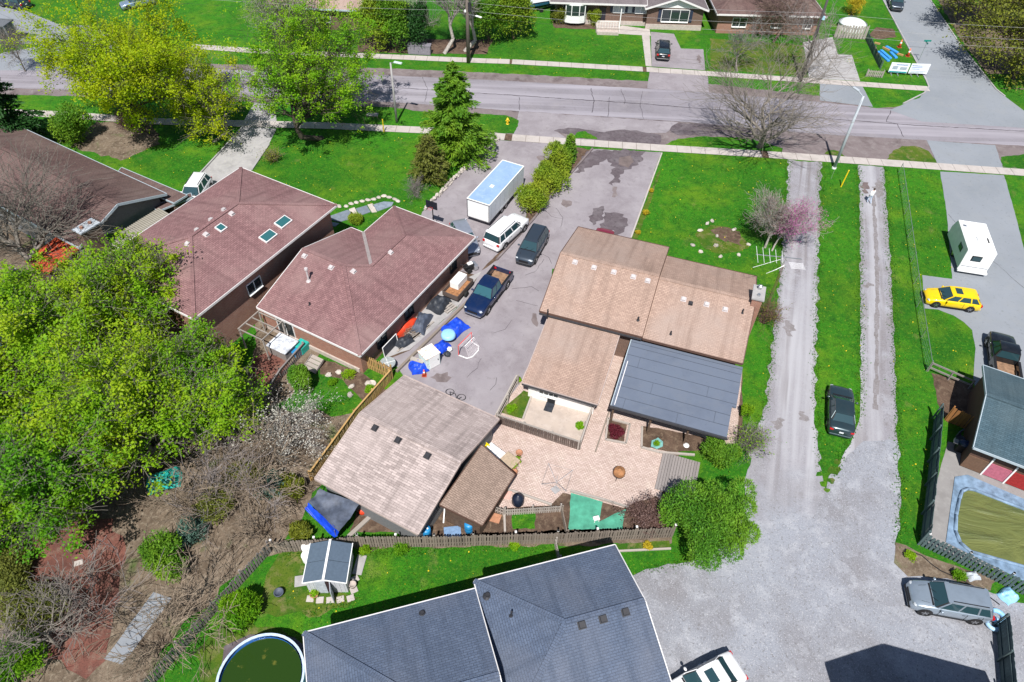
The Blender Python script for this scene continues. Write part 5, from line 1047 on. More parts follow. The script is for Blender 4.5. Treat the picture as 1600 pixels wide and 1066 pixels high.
def shrub(label, base, rx, ry, h, seed, leaf, n=4000, size=.10, name='shrub', cat='shrub', aspect=.35, upright=.8, lump=.35, fill=.55, stems=10, bk='bark_brown', zmin=.05, group=None, nl=9):
    """lumpy rounded bush: sprays of small faces through a lobed volume, on a few stems"""
    rng = np.random.default_rng(seed); loc = Vector(base) if len(base) == 3 else G(*base); root = thing(name, label, cat, loc, rng.uniform(0, 3), group)
    L = np.stack([rng.uniform(-.55, .55, nl), rng.uniform(-.55, .55, nl), rng.uniform(.3, .8, nl)], 1); Lr = rng.uniform(.32, .55, nl)*(9/max(9, nl))**.45; L[0] = (0, 0, .5); Lr[0] = .62
    if nl > 18: L[:, :2] *= 1.25; L[0] = (0, 0, .45)
    i = rng.integers(0, nl, n); u = rng.normal(size=(n, 3)); u /= np.linalg.norm(u, axis=1)[:, None]; u[:, 2] = np.where(rng.random(n) < .7, np.abs(u[:, 2]), u[:, 2])
    rr_ = rng.uniform(fill, 1.0, n)**.6*(1+lump*rng.normal(0, .35, n)); Q = L[i]+u*(Lr[i]*rr_)[:, None]; Q[:, 2] = np.clip(Q[:, 2], 0.02, 2)
    P = Q*np.array([rx, ry, h]); P[:, 2] = np.maximum(P[:, 2], zmin); D = u.copy(); D[:, 2] += upright
    o = bpy.data.objects.new('foliage', leaves('foliage', P, size, MATS[leaf], rng, aspect, .2, D)); COL.objects.link(o); o.parent = root; o['kind'] = 'stuff'
    sg = []
    for k in range(stems):
        t = L[k % nl]*np.array([rx, ry, h]); sg.append((Vector((0.05*math.cos(k), .05*math.sin(k), -.05)), Vector(t), .03, .012))
    o = bpy.data.objects.new('stems', tubes('stems', sg, MATS[bk], 4)); COL.objects.link(o); o.parent = root
    return root
def brush(label, base, rx, h, seed, bk='twig_tan', n=60, leaf=None, nleaf=0, name='bare_shrub', mx=2, lsize=.07, r=.02, cat='shrub', sig=.1, spread=.8, group=None, minr=.006):
    """leafless bush: many arching stems from one root, each forking"""
    rg = random.Random(seed); rng = np.random.default_rng(seed); loc = Vector(base) if len(base) == 3 else G(*base); root = thing(name, label, cat, loc, 0, group); segs, tips = [], []
    cfg = dict(wob=.16, grav=-.02, kids=(1, 2, 1), ang=(20, 55), ratio=(.45, .75), first=1)
    for k in range(n):
        a = rg.uniform(0, 6.283); sp = rg.uniform(.1, spread); d = Vector((math.cos(a)*sp, math.sin(a)*sp, 1)).normalized(); p = Vector((math.cos(a)*rx*.25*rg.random(), math.sin(a)*rx*.25*rg.random(), -.05))
        grow(p, d, h*rg.uniform(.7, 1.25), r, 0, mx, segs, tips, rg, cfg)
    segs = [(a, b, max(ra, minr), max(rb, minr)) for a, b, ra, rb, l in segs]
    o = bpy.data.objects.new('branches', tubes('branches', segs, MATS[bk], 3)); COL.objects.link(o); o.parent = root; o['kind'] = 'stuff'
    if nleaf:
        T = np.array([tuple(t) for t in tips]); P = T[rng.integers(0, len(T), nleaf)]+rng.normal(0, sig, size=(nleaf, 3)); P[:, 2] = np.maximum(P[:, 2], .03)
        o = bpy.data.objects.new('leaves', leaves('leaves', P, lsize, MATS[leaf], rng)); COL.objects.link(o); o.parent = root; o['kind'] = 'stuff'
    return root

# ---- street-side trees
tree('broad yellow-green maple with forked trunk on the front lawn by the sidewalk', (246, 212), 13.0, 8.0, 3, 'leaf_yellow', 60000, .115, 'bark_dark', 4, .34, .30, dict(kids=(3, 2, 2, 2), ang=(25, 60)), sig=.36, tipn=1300)
tree('slimmer yellow-green tree with pale trunk beside the left concrete driveway', (334, 221), 9.5, 4.0, 5, 'leaf_yellow', 16000, .105, 'bark_grey', 4, .20, .36, dict(kids=(2, 2, 2, 2), ang=(25, 55)), sig=.28, tipn=380)
tree('fresh green maple with open crown and dark trunk on the lawn before the brick house', (503, 216), 13.5, 6.6, 8, 'leaf_fresh', 42000, .105, 'bark_dark', 4, .34, .28, dict(kids=(3, 3, 2, 1), ang=(25, 58)), sig=.26, tipn=900, minr=.012)
conifer('dark green spruce rising behind the brown-roofed house at the lawn corner', (25, 238), 12.0, 5.0, 21, 'needle_dark', 18000, size=.26, lumps=.3)
shrub('dark green rounded cedar bush beside the dark spruce', (120, 222), 2.6, 2.2, 3.6, 22, 'needle_green', 6000, .14, name='cedar_shrub')
conifer('tall green spruce on the lawn by the trailer driveway', (712, 244), 10.6, 4.3, 23, 'needle_green', 36000, size=.20, whorls=34, lumps=.34, power=.68, droop=.22)
conifer('small olive cedar at the foot of the tall green spruce', (672, 283), 5.4, 2.3, 24, 'needle_olive', 9000, name='cedar_tree', size=.15, droop=.1, power=.6)
brush('small leafless shrub on the lawn in front of the olive cedar', (652, 308), .5, 1.2, 25, 'twig_grey', 26, r=.012)
tree('large leafless tree on the verge by the grass strip at the bungalow lawn', (1185, 230), 11.5, 8.4, 31, None, 0, .1, 'bark_grey', 4, .36, .20, dict(kids=(2, 2, 2, 1), ang=(22, 50), wob=.12, first=0, ratio=(.58, .80)), twigmat='bark_grey', minr=.013)
tree('small grey-green budding tree across the street by the far lawn', (1152, 112), 7.0, 3.0, 32, 'leaf_bluegreen', 900, .07, 'twig_grey', 4, .12, .28, dict(kids=(2, 1, 2, 1)), minr=.016)
tree('brown budding tree in front of the brick house across the street', (1208, 66), 8.5, 4.6, 33, 'bud_brown', 3000, .08, 'bark_brown', 4, .2, .28, dict(kids=(2, 1, 2, 2)), minr=.014)
tree('leafless pale tree over the concrete drive across the street', (1245, 120), 9.0, 4.0, 34, None, 0, .1, 'twig_grey', 4, .2, .26, dict(kids=(2, 1, 2, 1)), minr=.016)
tree('yellow-green tree with dark spreading limbs at the far corner of the side street', (1583, 124), 9.0, 6.0, 35, 'leaf_olive', 15000, .16, 'bark_dark', 4, .3, .26, dict(kids=(3, 2, 2, 2), ang=(30, 65)), sig=.36)
tree('dull olive tree behind the side street kerb', (1512, 40), 8.5, 5.5, 36, 'leaf_olive', 9000, .16, 'bark_dark', 4, .25, .3, dict(kids=(3, 2, 2, 2)), sig=.35)
tree('dense olive tree beyond the corner tree on the side street', (1590, 40), 10, 6.0, 37, 'leaf_olive', 12000, .17, 'bark_dark', 4, .3, .3, dict(kids=(3, 2, 2, 2)), sig=.4)
shrub('yellow forsythia bush by the board fence across the street', (1330, 24), 2.2, 1.8, 2.6, 38, 'forsythia', 3500, .1, name='forsythia_bush')
for i, (x, y, r, h, lf, lb) in enumerate(((585, 78, 2.6, 7.5, 'juniper', 'tall bright cedar beside the corner house across the street'), (620, 80, 2.4, 7.0, 'needle_green', 'mid green cedar next to the tall bright cedar'), (655, 76, 2.2, 5.5, 'needle_dark', 'dark cedar behind the grey utility box'), (765, 66, 3.0, 7.0, 'needle_green', 'bushy green cedar right of the wooden utility pole'), (802, 62, 2.8, 6.5, 'juniper', 'light green cedar at the edge of the far lawn'))):
    shrub(lb, (x, y), r*1.25, r*1.1, h, 40+i, lf, 9000, .17, 'cedar_tree', 'tree', lump=.4, nl=16, fill=.5)
tree('tall leafless forked tree behind the far sidewalk', (694, 84), 13, 4.5, 47, None, 0, .1, 'bark_pale', 4, .28, .4, dict(kids=(2, 2, 2, 1), ang=(15, 40)), lean=(-.12, .1))
tree('leafless pale tree beside the wooden utility pole', (726, 80), 13, 3.8, 48, None, 0, .1, 'bark_pale', 4, .3, .4, dict(kids=(2, 2, 2, 1), ang=(15, 40)))
tree('leafless tree growing behind the far cedars', (660, 66), 10, 3.4, 49, None, 0, .1, 'bark_pale', 4, .15, .4, dict(kids=(2, 2, 2, 1), ang=(15, 40)), lean=(-.2, .1))
tree('sparse leafing tree with pale trunk across the street behind the green maple', (440, 66), 10, 4.5, 50, 'leaf_fresh', 4000, .12, 'bark_pale', 4, .2, .3, dict(kids=(3, 2, 2, 2)))
tree('young leafless tree by the side street bend', (40, 112), 5.5, 2.4, 51, None, 0, .1, 'bark_grey', 4, .1, .35)
shrub('green shrub beside the ranch house bow window', (926, 40), 1.0, .9, 2.0, 52, 'juniper', 2600, .09); shrub('olive shrub at the ranch house corner', (872, 38), 1.3, 1.0, 2.0, 53, 'leaf_olive', 2600, .1)
brush('dry ornamental grass clump by the driveway kerb', (428, 252), .9, 1.0, 54, 'twig_tan', 90, 'leaf_olive', 900, 'ornamental_grass', 1, .07, .008)
brush('dark red-brown thicket under the yellow-green maple', (205, 200), 1.8, 1.6, 55, 'twig_red', 60)
# ---- bungalow lawn and planting strip
tree('grey budding tree with pale forked trunk at the corner of the bungalow lawn', (1195, 387), 6.0, 2.1, 61, 'bud_brown', 2600, .05, 'bark_pale', 4, .13, .30, dict(kids=(3, 2, 2, 1), ang=(20, 45)), sig=.15, minr=.011, shear=(-.8, 0))
tree('redbud with magenta blossom leaning over the gravel lane', (1206, 392), 5.0, 2.1, 62, 'blossom', 6500, .05, 'bark_pale', 4, .10, .30, dict(kids=(3, 2, 2, 1), ang=(20, 48)), sig=.13, minr=.011, shear=(2.1, .9))
for i, (x, y, rx, h, lf, lb, kind) in enumerate(((889, 252, .75, 3.2, 'needle_green', 'narrow upright cedar at the top of the planting strip', 'c'), (872, 268, 1.7, 2.7, 'juniper', 'feathery juniper below the narrow upright cedar', 's'), (862, 294, 1.95, 2.1, 'juniper', 'spreading golden juniper in the middle of the planting strip', 's'), (829, 326, 1.8, 2.0, 'juniper', 'spreading juniper beside the rear of the cargo trailer', 's'))):
    if kind == 'c': conifer(lb, (x, y), h, rx, 63+i, lf, 4500, name='cedar_tree', size=.13, droop=.0, power=.4, base_z=.1)
    else: shrub(lb, (x, y), rx, rx*1.25, h, 63+i, lf, 6500, .12, 'juniper_shrub', upright=.9)
# ---- big leafing trees over the left yards
BIG = dict(kids=(3, 3, 2, 2), ang=(30, 68), wob=.15)
tree('huge bright green leafing tree overhanging the brick house patio', (262, 690), 9.5, 5.6, 71, 'leaf_big', 70000, .10, 'bark_mid', 4, .34, .22, BIG, sig=.27, tipn=1700, minr=.009)
tree('wide green leafing tree beside the blue pool at the yard edge', (92, 640), 10.5, 6.2, 72, 'leaf_big', 70000, .10, 'bark_mid', 4, .34, .22, BIG, sig=.28, tipn=1700, minr=.009)
tree('green leafing tree above the reddish bare soil', (110, 800), 8.5, 5.2, 73, 'leaf_mid', 52000, .10, 'bark_mid', 4, .30, .22, BIG, sig=.27, tipn=1100, minr=.012)
tree('leafing tree over the driveway side of the orange shed roof', (215, 560), 9.0, 4.6, 74, 'leaf_big', 42000, .10, 'bark_mid', 4, .28, .25, BIG, sig=.27, tipn=900, minr=.012)
tree('leafing tree next to the brick house patio steps', (335, 650), 7.0, 3.4, 75, 'leaf_fresh', 26000, .09, 'bark_mid', 4, .2, .25, BIG, sig=.25, tipn=600, minr=.012)
tree('large leafless tree towering in front of the brown-roofed house', (64, 424), 11.5, 6.6, 76, None, 0, .1, 'bark_grey', 4, .34, .25, dict(kids=(3, 2, 2, 1), ang=(22, 48), wob=.13, ratio=(.6, .8)), twigmat='bark_mid', minr=.015)
conifer('dark conifer at the left edge of the reddish soil', (2, 830), 4.5, 2.6, 77, 'needle_dark', 8000, size=.20)
shrub('round clipped globe cedar on the small back lawn', (476, 612), 1.15, 1.15, 2.3, 78, 'needle_bright', 9000, .09, 'globe_cedar', lump=.12, fill=.8, nl=5)
brush('white blossoming shrub below the small back lawn', (462, 690), .9, 2.2, 79, 'twig_grey', 40, 'blossom_white', 3500, 'flowering_shrub', 2, .06, sig=.1)
for i, (x, y, rx, h, bk_, lb) in enumerate(((420, 770, 1.3, 2.6, 'twig_tan', 'tan leafless thicket against the garage corner'), (370, 800, 1.3, 2.4, 'twig_grey', 'grey leafless thicket beside the green brush'), (450, 730, 1.2, 2.2, 'twig_tan', 'pale leafless brush beneath the white blossoming shrub'), (350, 720, 1.2, 2.3, 'twig_grey', 'grey leafless brush under the bright green tree'), (415, 830, 1.1, 1.9, 'twig_tan', 'leafless brush at the end of the long picket fence'), (300, 790, 1.3, 2.0, 'twig_tan', 'tan leafless brush beside the teal tarp'), (320, 970, 1.2, 2.4, 'twig_tan', 'straw-coloured leafless bush along the board fence'), (255, 1010, 1.1, 2.0, 'twig_tan', 'straw-coloured brush at the end of the grey path'), (150, 960, 1.2, 2.3, 'twig_grey', 'grey leafless brush on the reddish soil'))):
    brush(lb, (x, y), rx, h*1.1, 90+i, bk_, 13, minr=.014, spread=1.2)
for i, (x, y, r, h, lf, lb) in enumerate(((262, 885, 1.9, 1.9, 'needle_green', 'green evergreen brush beside the reddish soil'), (425, 770, 1.2, 1.4, 'leaf_bluegreen', 'blue-green shrub amid the leafless thickets'), (386, 965, 1.35, 1.7, 'leaf_mid', 'bright leafy bush by the round pool'), (60, 960, 2.4, 2.0, 'needle_olive', 'dark olive thicket below the reddish soil'), (30, 1050, 2.0, 1.8, 'leaf_mid', 'green thicket at the bottom of the reddish soil'), (470, 835, .9, .9, 'leaf_olive', 'low olive bush behind the blue tarped shelter'), (335, 800, 1.6, 1.3, 'needle_olive', 'olive undergrowth beneath the grey leafless thicket'), (300, 838, 1.3, 1.2, 'leaf_bluegreen', 'blue-green undergrowth above the green evergreen brush'), (395, 745, 1.4, 1.3, 'leaf_olive', 'olive undergrowth below the white blossoming shrub'), (455, 770, 1.1, 1.2, 'leaf_olive', 'olive bush touching the garage eave'), (20, 905, 2.0, 1.4, 'needle_olive', 'olive thicket at the edge of the reddish soil'))):
    shrub(lb, (x, y), r, r*.9, h, 110+i, lf, 6500 if r > 1.3 else 3500, .10)
tree('leafless spreading tree among the dark olive thicket', (92, 1010), 5.0, 3.4, 117, None, 0, .1, 'bark_grey', 4, .14, .25, dict(kids=(2, 1, 2, 1)), minr=.014)
# ---- courtyard and right side
shrub('big round bright green juniper at the corner of the gravel yard', (1098, 842), 3.35, 3.1, 4.6, 121, 'needle_bright', 46000, .08, 'juniper_tree', lump=.24, fill=.66, nl=34, cat='tree')
shrub('loose green shrub at the end of the timber deck', (1118, 722), 1.55, 1.35, 2.0, 122, 'needle_green', 7000, .09)
shrub('dark red dwarf maple in a square planter by the patio path', (962, 680), .65, .6, .9, 123, 'leaf_red', 2600, .06, 'dwarf_maple')
brush('brown leafless bush beside the green tarp', (1008, 815), 1.0, 1.1, 124, 'twig_red', 40, 'bud_brown', 2000, mx=2, lsize=.05)
brush('leafless vine thicket along the side of the patio cover', (1168, 700), .5, 1.3, 125, 'twig_grey', 40, 'leaf_mid', 700)
shrub('green climber beside the patio cover edge', (1162, 650), .5, .6, 1.2, 126, 'leaf_mid', 1200, .07)
brush('leafless shrub at the chimney side of the bungalow', (1192, 505), .5, 1.5, 127, 'twig_red', 30, 'leaf_olive', 300)
for i, (x, y, r, lf, lb) in enumerate(((800, 640, .45, 'leaf_fresh', 'low green plants in the picket enclosure bed'), (905, 668, .35, 'leaf_fresh', 'small bright plant inside the picket enclosure corner'), (809, 596, .3, 'leaf_fresh', 'small green plant at the white wall corner post'), (1026, 600 + 96, .3, 'leaf_mid', 'small plant in the soil bed before the patio cover'), (578, 612, .5, 'leaf_fresh', 'low green rockery plants by the brick wall'), (545, 590, .6, 'leaf_fresh', 'green ground cover beside the globe cedar'), (520, 600, .45, 'leaf_mid', 'small leafy rockery plant on the back lawn edge'), (570, 862, .5, 'leaf_mid', 'green perennial clump by the long picket fence'), (628, 862, .7, 'leaf_mid', 'wide perennial clump beneath the long picket fence'), (802, 855, .4, 'leaf_fresh', 'spiky green plant under the long picket fence'), (1010, 856, .35, 'forsythia', 'yellow daffodil clump by the long picket fence end'), (996, 365, .3, 'forsythia', 'yellow daffodils at the bungalow end of the lawn border'), (1008, 335, .4, 'forsythia', 'yellow daffodils in the middle of the lawn border'), (1018, 300, .3, 'forsythia', 'yellow daffodils at the top of the lawn border'), (1420, 870, .4, 'leaf_fresh', 'weed clump at the foot of the pool fence'), (1495, 903, .5, 'leaf_mid', 'weeds behind the silver SUV'), (555, 347, 1.0, 'juniper', 'rounded golden shrub between the two hip roofs'))):
    shrub(lb, (x, y), r, r, max(.3, r*.9), 130+i, lf, 900 if r < .8 else 4000, .07, 'garden_plant', 'plant', stems=4)
# ================================================================== FENCES
wood('wood_weathered', (.27, .225, .185), (.17, .14, .115)); wood('wood_dark', (.13, .095, .08), (.08, .058, .05)); wood('wood_cedar', (.52, .33, .13), (.42, .25, .09)); wood('wood_grey', (.30, .27, .26), (.20, .175, .165)); wood('wood_teal', (.10, .15, .155), (.06, .095, .10)); wood('wood_pale', (.42, .38, .34), (.32, .28, .25)); wood('wood_pole', (.24, .20, .17), (.15, .12, .10)); wood('wood_orange', (.38, .17, .05), (.27, .11, .035))
def fence(label, pts, h, mat, bw=.14, gap=.03, rails=(.3, .8), posts=2.4, cap=None, name='board_fence', z=0.0, side=1, tilt=.02, railmat=None, world=False, top=True, toprail=False):
    P = [Vector(p) for p in pts] if world else [G(*p) for p in pts]; base = P[0].copy(); root = thing(name, label, 'fence', base)
    mb = MB(); t = .02; w = bw/2; cut = min(.04, w*.6) if top else .001
    sec = [(-w, 0), (w, 0), (w, h-cut), (w-cut, h), (-w+cut, h), (-w, h-cut)]
    V = [(x, -t/2, zz_) for x, zz_ in sec]+[(x, t/2, zz_) for x, zz_ in sec]
    mb.add(V, [(0, 1, 2, 3, 4, 5), (11, 10, 9, 8, 7, 6)]+[(k, k+6, (k+1) % 6+6, (k+1) % 6) for k in range(6)]); me = mb.mesh('board', MATS[mat])
    for a, b in zip(P, P[1:]):
        d = b-a; L = d.length; d.normalize(); nrm = Vector((-d.y, d.x, 0))*side; n = max(1, int(L/(bw+gap))); ang = math.atan2(d.y, d.x)
        for k in range(n):
            q = a+d*((k+.5)*L/n)-base; inst(me, 'board', root, (q.x, q.y, z+.03), rot=(random.gauss(0, tilt), random.gauss(0, tilt*.7), ang), scale=(1, 1, random.uniform(.97, 1.02)))
        for f in rails:
            q0, q1 = a-base+nrm*.045, b-base+nrm*.045; MB().bar(q0+Vector((0, 0, z+h*f)), q1+Vector((0, 0, z+h*f)), .045, .09).build('rail', MATS[railmat or mat], root)
        if toprail: MB().bar(a-base+Vector((0, 0, h+.05)), b-base+Vector((0, 0, h+.05)), .12, .045).build('top_rail', MATS[railmat or mat], root)
        m = max(1, int(round(L/posts)))
        for k in range(m+1):
            q = a+d*(k*L/m)-base+nrm*.11; MB().box((q.x, q.y, (h+.1)/2), (.1, .1, h+.1), ang).build('post', MATS[railmat or mat], root)
            if cap: MB().box((q.x, q.y, h+.13), (.13, .13, .06), ang).build('post_cap', MATS[cap], root)
    return root
fence('long weathered picket fence with white post caps behind the grey roofed house', [(430, 864), (562, 855), (680, 855), (740, 853), (870, 849), (1050, 840)], 1.35, 'wood_weathered', .13, .035, cap='white_trim', name='picket_fence')
fence('dark brown board fence with pale cap rail round the white-walled enclosure', [(926, 642), (905, 704), (775, 661), (807, 600)], 1.0, 'wood_dark', .13, .02, railmat='wood_pale', toprail=True, side=-1)
fence('weathered board fence running down past the round pool', [(425, 862), (340, 955), (228, 1085)], 1.2, 'wood_grey', .12, .06, side=-1)
fence('fresh yellow cedar slat fence at the garage corner', [(572, 574), (612, 593)], 1.5, 'wood_cedar', .10, .06)
fence('yellow cedar fence along the long side of the garage', [(612, 594), (558, 656), (489, 752)], 1.1, 'wood_cedar', .12, .05, toprail=True, side=-1)
fence('teal-grey board fence along the lawn beside the covered pool', [(1459, 655), (1448, 760), (1437, 852)], 1.7, 'wood_teal', .30, .015, side=-1, top=False, tilt=.004)
fence('dark picket fence behind the silver SUV below the covered pool', [(1437, 853), (1500, 882), (1565, 914), (1640, 950)], 1.35, 'wood_teal', .15, .08, cap='white_trim', name='picket_fence')
fence('orange-brown fence panel beside the teal-roofed house', [(1476, 657), (1515, 674)], 1.5, 'wood_orange', .22, .012)
fence('pale board fence beside the yellow forsythia across the street', [(1303, 59), (1351, 62)], 1.8, 'wood_pale', .30, .06)
fence('dark board fence running from the pale board fence towards the sidewalk', [(1352, 62), (1374, 108)], 1.1, 'wood_teal', .2, .03)
fence('short grey picket panel at the end of the dark board fence', [(1353, 120), (1378, 122)], .9, 'wood_pale', .12, .10, name='picket_fence')
fence('low white picket fence around the vegetable bed', [(772, 800), (788, 806), (876, 800)], .75, 'wood_pale', .10, .05, name='picket_fence', railmat='wood_pale')
fence('low weathered fence end beside the green tarp', [(876, 800), (884, 838)], .7, 'wood_weathered', .10, .06, name='picket_fence')
fence('board railing around the brick house patio', [(478, 549), (442, 590), (400, 655)], .95, 'wood_grey', .09, .10, toprail=True, side=-1)
fence('white gate panel beside the picket fence and grey house', [(866, 852), (872, 880)], .9, 'wood_pale', .09, .08, name='garden_gate')
# wall along the gable shadow at the bottom right
fence('dark board fence along the bottom right of the gravel yard', [(1556, 978), (1566, 1095)], 1.6, 'wood_teal', .2, .01, side=-1, top=False, tilt=.003)

# chain-link fence by the lawn
cl = [G(*p) for p in ((1404, 270), (1413, 335), (1423, 410), (1432, 480), (1447, 580))]; clr = thing('chain_link_fence', 'thin galvanised chain-link fence along the grass beside the gravel lane', 'fence', cl[0])
net = MB(); hh = 1.15
for a, b in zip(cl, cl[1:]):
    d = b-a; L = d.length; n = int(L/.5)
    MB().cone(a-cl[0]+Vector((0, 0, hh)), b-cl[0]+Vector((0, 0, hh)), .022, .022, 6).build('top_rail', MATS['galv'], clr)
    for k in range(n):
        p = a+d*(k/n)-cl[0]; q = a+d*min(1, (k+2.2)/n)-cl[0]
        net.cone(p+Vector((0, 0, .05)), q+Vector((0, 0, hh)), .003, .003, 3, False); net.cone(p+Vector((0, 0, hh)), q+Vector((0, 0, .05)), .004, .004, 3, False)
    m = max(1, int(L/2.8))
    for k in range(m):
        p = a+d*(k/m)-cl[0]; MB().cone(p, p+Vector((0, 0, hh+.08)), .035, .035, 7).build('post', MATS['galv'], clr)
p = cl[-1]-cl[0]; MB().cone(p, p+Vector((0, 0, hh+.1)), .045, .045, 7).build('post', MATS['galv'], clr)
o = net.build('wire_mesh', MATS['galv'], clr); o['kind'] = 'stuff'
# rail fence from there to the teal-roofed house
rf = [G(1449, 580), G(1513, 608)]; r_ = thing('rail_fence', 'grey two-rail fence from the chain-link corner to the teal-roofed house', 'fence', rf[0]); d = rf[1]-rf[0]
for zq in (.45, .95): MB().bar(Vector((0, 0, zq)), d+Vector((0, 0, zq)), .06, .14).build('rail', MATS['wood_grey'], r_)
for k in range(3): MB().box((d.x*k/2, d.y*k/2, .52), (.1, .1, 1.05)).build('post', MATS['wood_grey'], r_)

# stone retaining wall along the trailer driveway: every stone a piece
rw = [G(*p) for p in ((779, 220), (742, 250), (710, 281), (684, 308), (660, 332))]; rwo = thing('stone_edging', 'low dry-stone retaining edge along the lawn by the trailer driveway', 'stone wall', rw[0])
stm = []
for k in range(4): mb = MB(); mb.ell((0, 0, .12), (.30, .18, .17), 7, 4, .18); stm.append(mb.mesh('stone', stone_m))
for a, b in zip(rw, rw[1:]):
    d = b-a; n = int(d.length/.5)
    for k in range(n):
        p = a+d*(k/n)-rw[0]
        for lay in (0, 1): inst(random.choice(stm), 'stone', rwo, (p.x+random.uniform(-.08, .08), p.y+random.uniform(-.08, .08), lay*.2), math.atan2(d.y, d.x)+random.uniform(-.4, .4), (random.uniform(.7, 1.1), random.uniform(.8, 1.2), random.uniform(.7, 1.1)))
# rocks round the lawn bed
for i, (x, y) in enumerate(((1093.5, 361), (1105, 350), (1112.5, 346.5), (1082, 384), (1120, 370), (1118.5, 385), (1094, 394.5), (1125.5, 402), (1154, 399.5), (1169, 383), (1147, 359.5))):
    mb = MB(); mb.ell((0, 0, .08), (random.uniform(.16, .3), random.uniform(.14, .24), random.uniform(.12, .2)), 7, 4, .2); o = mb.build('garden_rock', stone_m, None, loc=G(x, y), rz=i); tag(o, 'pale rock set around the round bed on the bungalow lawn', 'rock', 'rocks around the lawn bed')

# ================================================================== POLES, WIRES, SIGNS
def at(px, py, **k): return G(px, py)
lp = thing('street_lamp', 'grey street lamp post with short arm on the verge by the spruce', 'street lamp', at(620, 192)); hL = hgt((620, 192), (611, 98))
MB().cone((0, 0, 0), (0, 0, hL), .14, .09, 10).build('post', MATS['concrete_grey'], lp, True); MB().bar((0, 0, hL-.05), (.55, -.2, hL+.12), .07, .07).build('arm', MATS['galv'], lp)
mb = MB(); mb.box((.85, -.3, hL+.16), (.95, .34, .16), -.35); mb.build('lamp_head', plain('lamp_teal', (.50, .60, .58), .5), lp, bevel=.04)
up_ = thing('utility_pole', 'wooden utility pole with a transformer beside the far sidewalk', 'utility pole', at(732, 98))
MB().cone((0, 0, 0), (.0, 0, 12), .26, .19, 10).build('post', MATS['wood_pole'], up_, True)
MB().bar((-1.2, 0, 11.2), (1.2, 0, 11.2), .12, .14).build('crossarm', MATS['wood_pole'], up_); MB().cone((.28, -.1, 6.6), (.28, -.1, 7.6), .22, .22, 10).build('transformer', MATS['vent_dark'], up_)
MB().cone((-.25, -.2, 6.5), (-.25, -.2, 6.75), .13, .10, 8).build('insulator', MATS['white_trim'], up_); MB().bar((.1, -.1, 6.2), (1.0, -.7, 6.3), .05, .05).build('lamp_arm', MATS['galv'], up_); MB().box((1.45, -1.0, 6.32), (.9, .26, .12), -.6).build('lamp_head', MATS['white_trim'], up_, bevel=.03)
u2 = thing('utility_pole', 'dark utility pole leaning over the concrete drive across the street', 'utility pole', at(1250, 128))
MB().cone((0, 0, 0), (0, 0, 12), .2, .14, 10).build('post', plain('pole_dark', (.06, .055, .055), .8), u2, True); MB().bar((-1.2, 0, 11), (1.2, 0, 11), .12, .14).build('crossarm', MATS['pole_dark'], u2); MB().cone((.2, -.15, 7.9), (.2, -.15, 8.3), .2, .1, 8).build('insulator', plain('insul', (.3, .5, .6), .3), u2)
lp2 = thing('street_lamp', 'tall galvanised street light pole between the two gravel lanes', 'street lamp', at(1303, 263)); h2 = hgt((1303, 262), (1352, 150))
MB().cone((0, 0, 0), (0, 0, h2), .17, .11, 10).build('post', MATS['siding_blue'], lp2, True)
MB().bar((0, 0, h2-.1), (-.35, .7, h2+.15), .08, .08).build('arm', MATS['siding_blue'], lp2); MB().box((-.5, 1.05, h2+.2), (.3, .8, .14), .4).build('lamp_head', MATS['siding_blue'], lp2, bevel=.03)
MB().cone((0, 0, 0), (0, 0, .15), .24, .22, 10).build('base_flange', MATS['white_trim'], lp2)
def wire(a, b, sag, r=.018):
    a, b = Vector(a), Vector(b); mb = MB(); pts = [a.lerp(b, t)+Vector((0, 0, -4*sag*t*(1-t)))-a for t in np.linspace(0, 1, 25)]; mb.tube(pts, r, 3)
    return a, mb
wm = plain('wire_black', (.02, .02, .022), .6); wg = plain('wire_pale', (.30, .30, .30), .5)
A0, B0_ = at(732, 98), at(1250, 128); dAB = (B0_-A0); C0 = B0_+dAB*.95; Z0 = A0-dAB*1.1
for hA, hB, lab, m in ((7.6, 7.2, 'upper pale utility wire strung along the far side of the street', wg), (6.6, 6.2, 'lower pale utility wire strung along the far side of the street', wg), (5.9, 5.6, 'dark communication cable along the far side of the street', wm), (8.9, 8.6, 'highest utility wire along the far side of the street', wg)):
    pts = [Z0+Vector((0, 0, hA)), A0+Vector((0, 0, hA)), B0_+Vector((0, 0, hB)), C0+Vector((0, 0, hB))]; mb = MB(); prev = pts[0]
    for p, q in zip(pts, pts[1:]):
        ps = [p.lerp(q, t)+Vector((0, 0, -4*.45*t*(1-t)))-pts[0] for t in np.linspace(0, 1, 22)]; mb.tube(ps, .013, 3)
    o = mb.build('utility_wire', m, None, loc=pts[0]); tag(o, lab, 'wire')
tp = Vector((at(1303, 263).x, at(1303, 263).y, h2)); a, mb = wire(B0_+Vector((0, 0, 6.4)), tp, .8); tag(mb.build('utility_wire', wm, None, loc=a), 'service wire crossing the street to the galvanised light pole', 'wire')
a, mb = wire(tp, at(1298, 281)+Vector((0, 0, .05)), 0.0, .012); tag(mb.build('guy_wire', wg, None, loc=a), 'thin guy wire from the galvanised light pole to the grass', 'wire')
def marker(label, px, py, h, lean=0):
    o = thing('marker_post', label, 'post', at(px, py)); MB().cone((0, 0, 0), (lean, 0, h), .07, .06, 8).build('post', plain('safety_yellow', (.75, .55, .01), .5), o); MB().cone((lean, 0, h), (lean, 0, h+.05), .075, .03, 8).build('cap', MATS['safety_yellow'], o)
marker('bright yellow guy-wire guard leaning on the grass strip', 1314, 292, 2.0, .1); marker('thin yellow marker post beside the near sidewalk', 600, 207, 1.6)
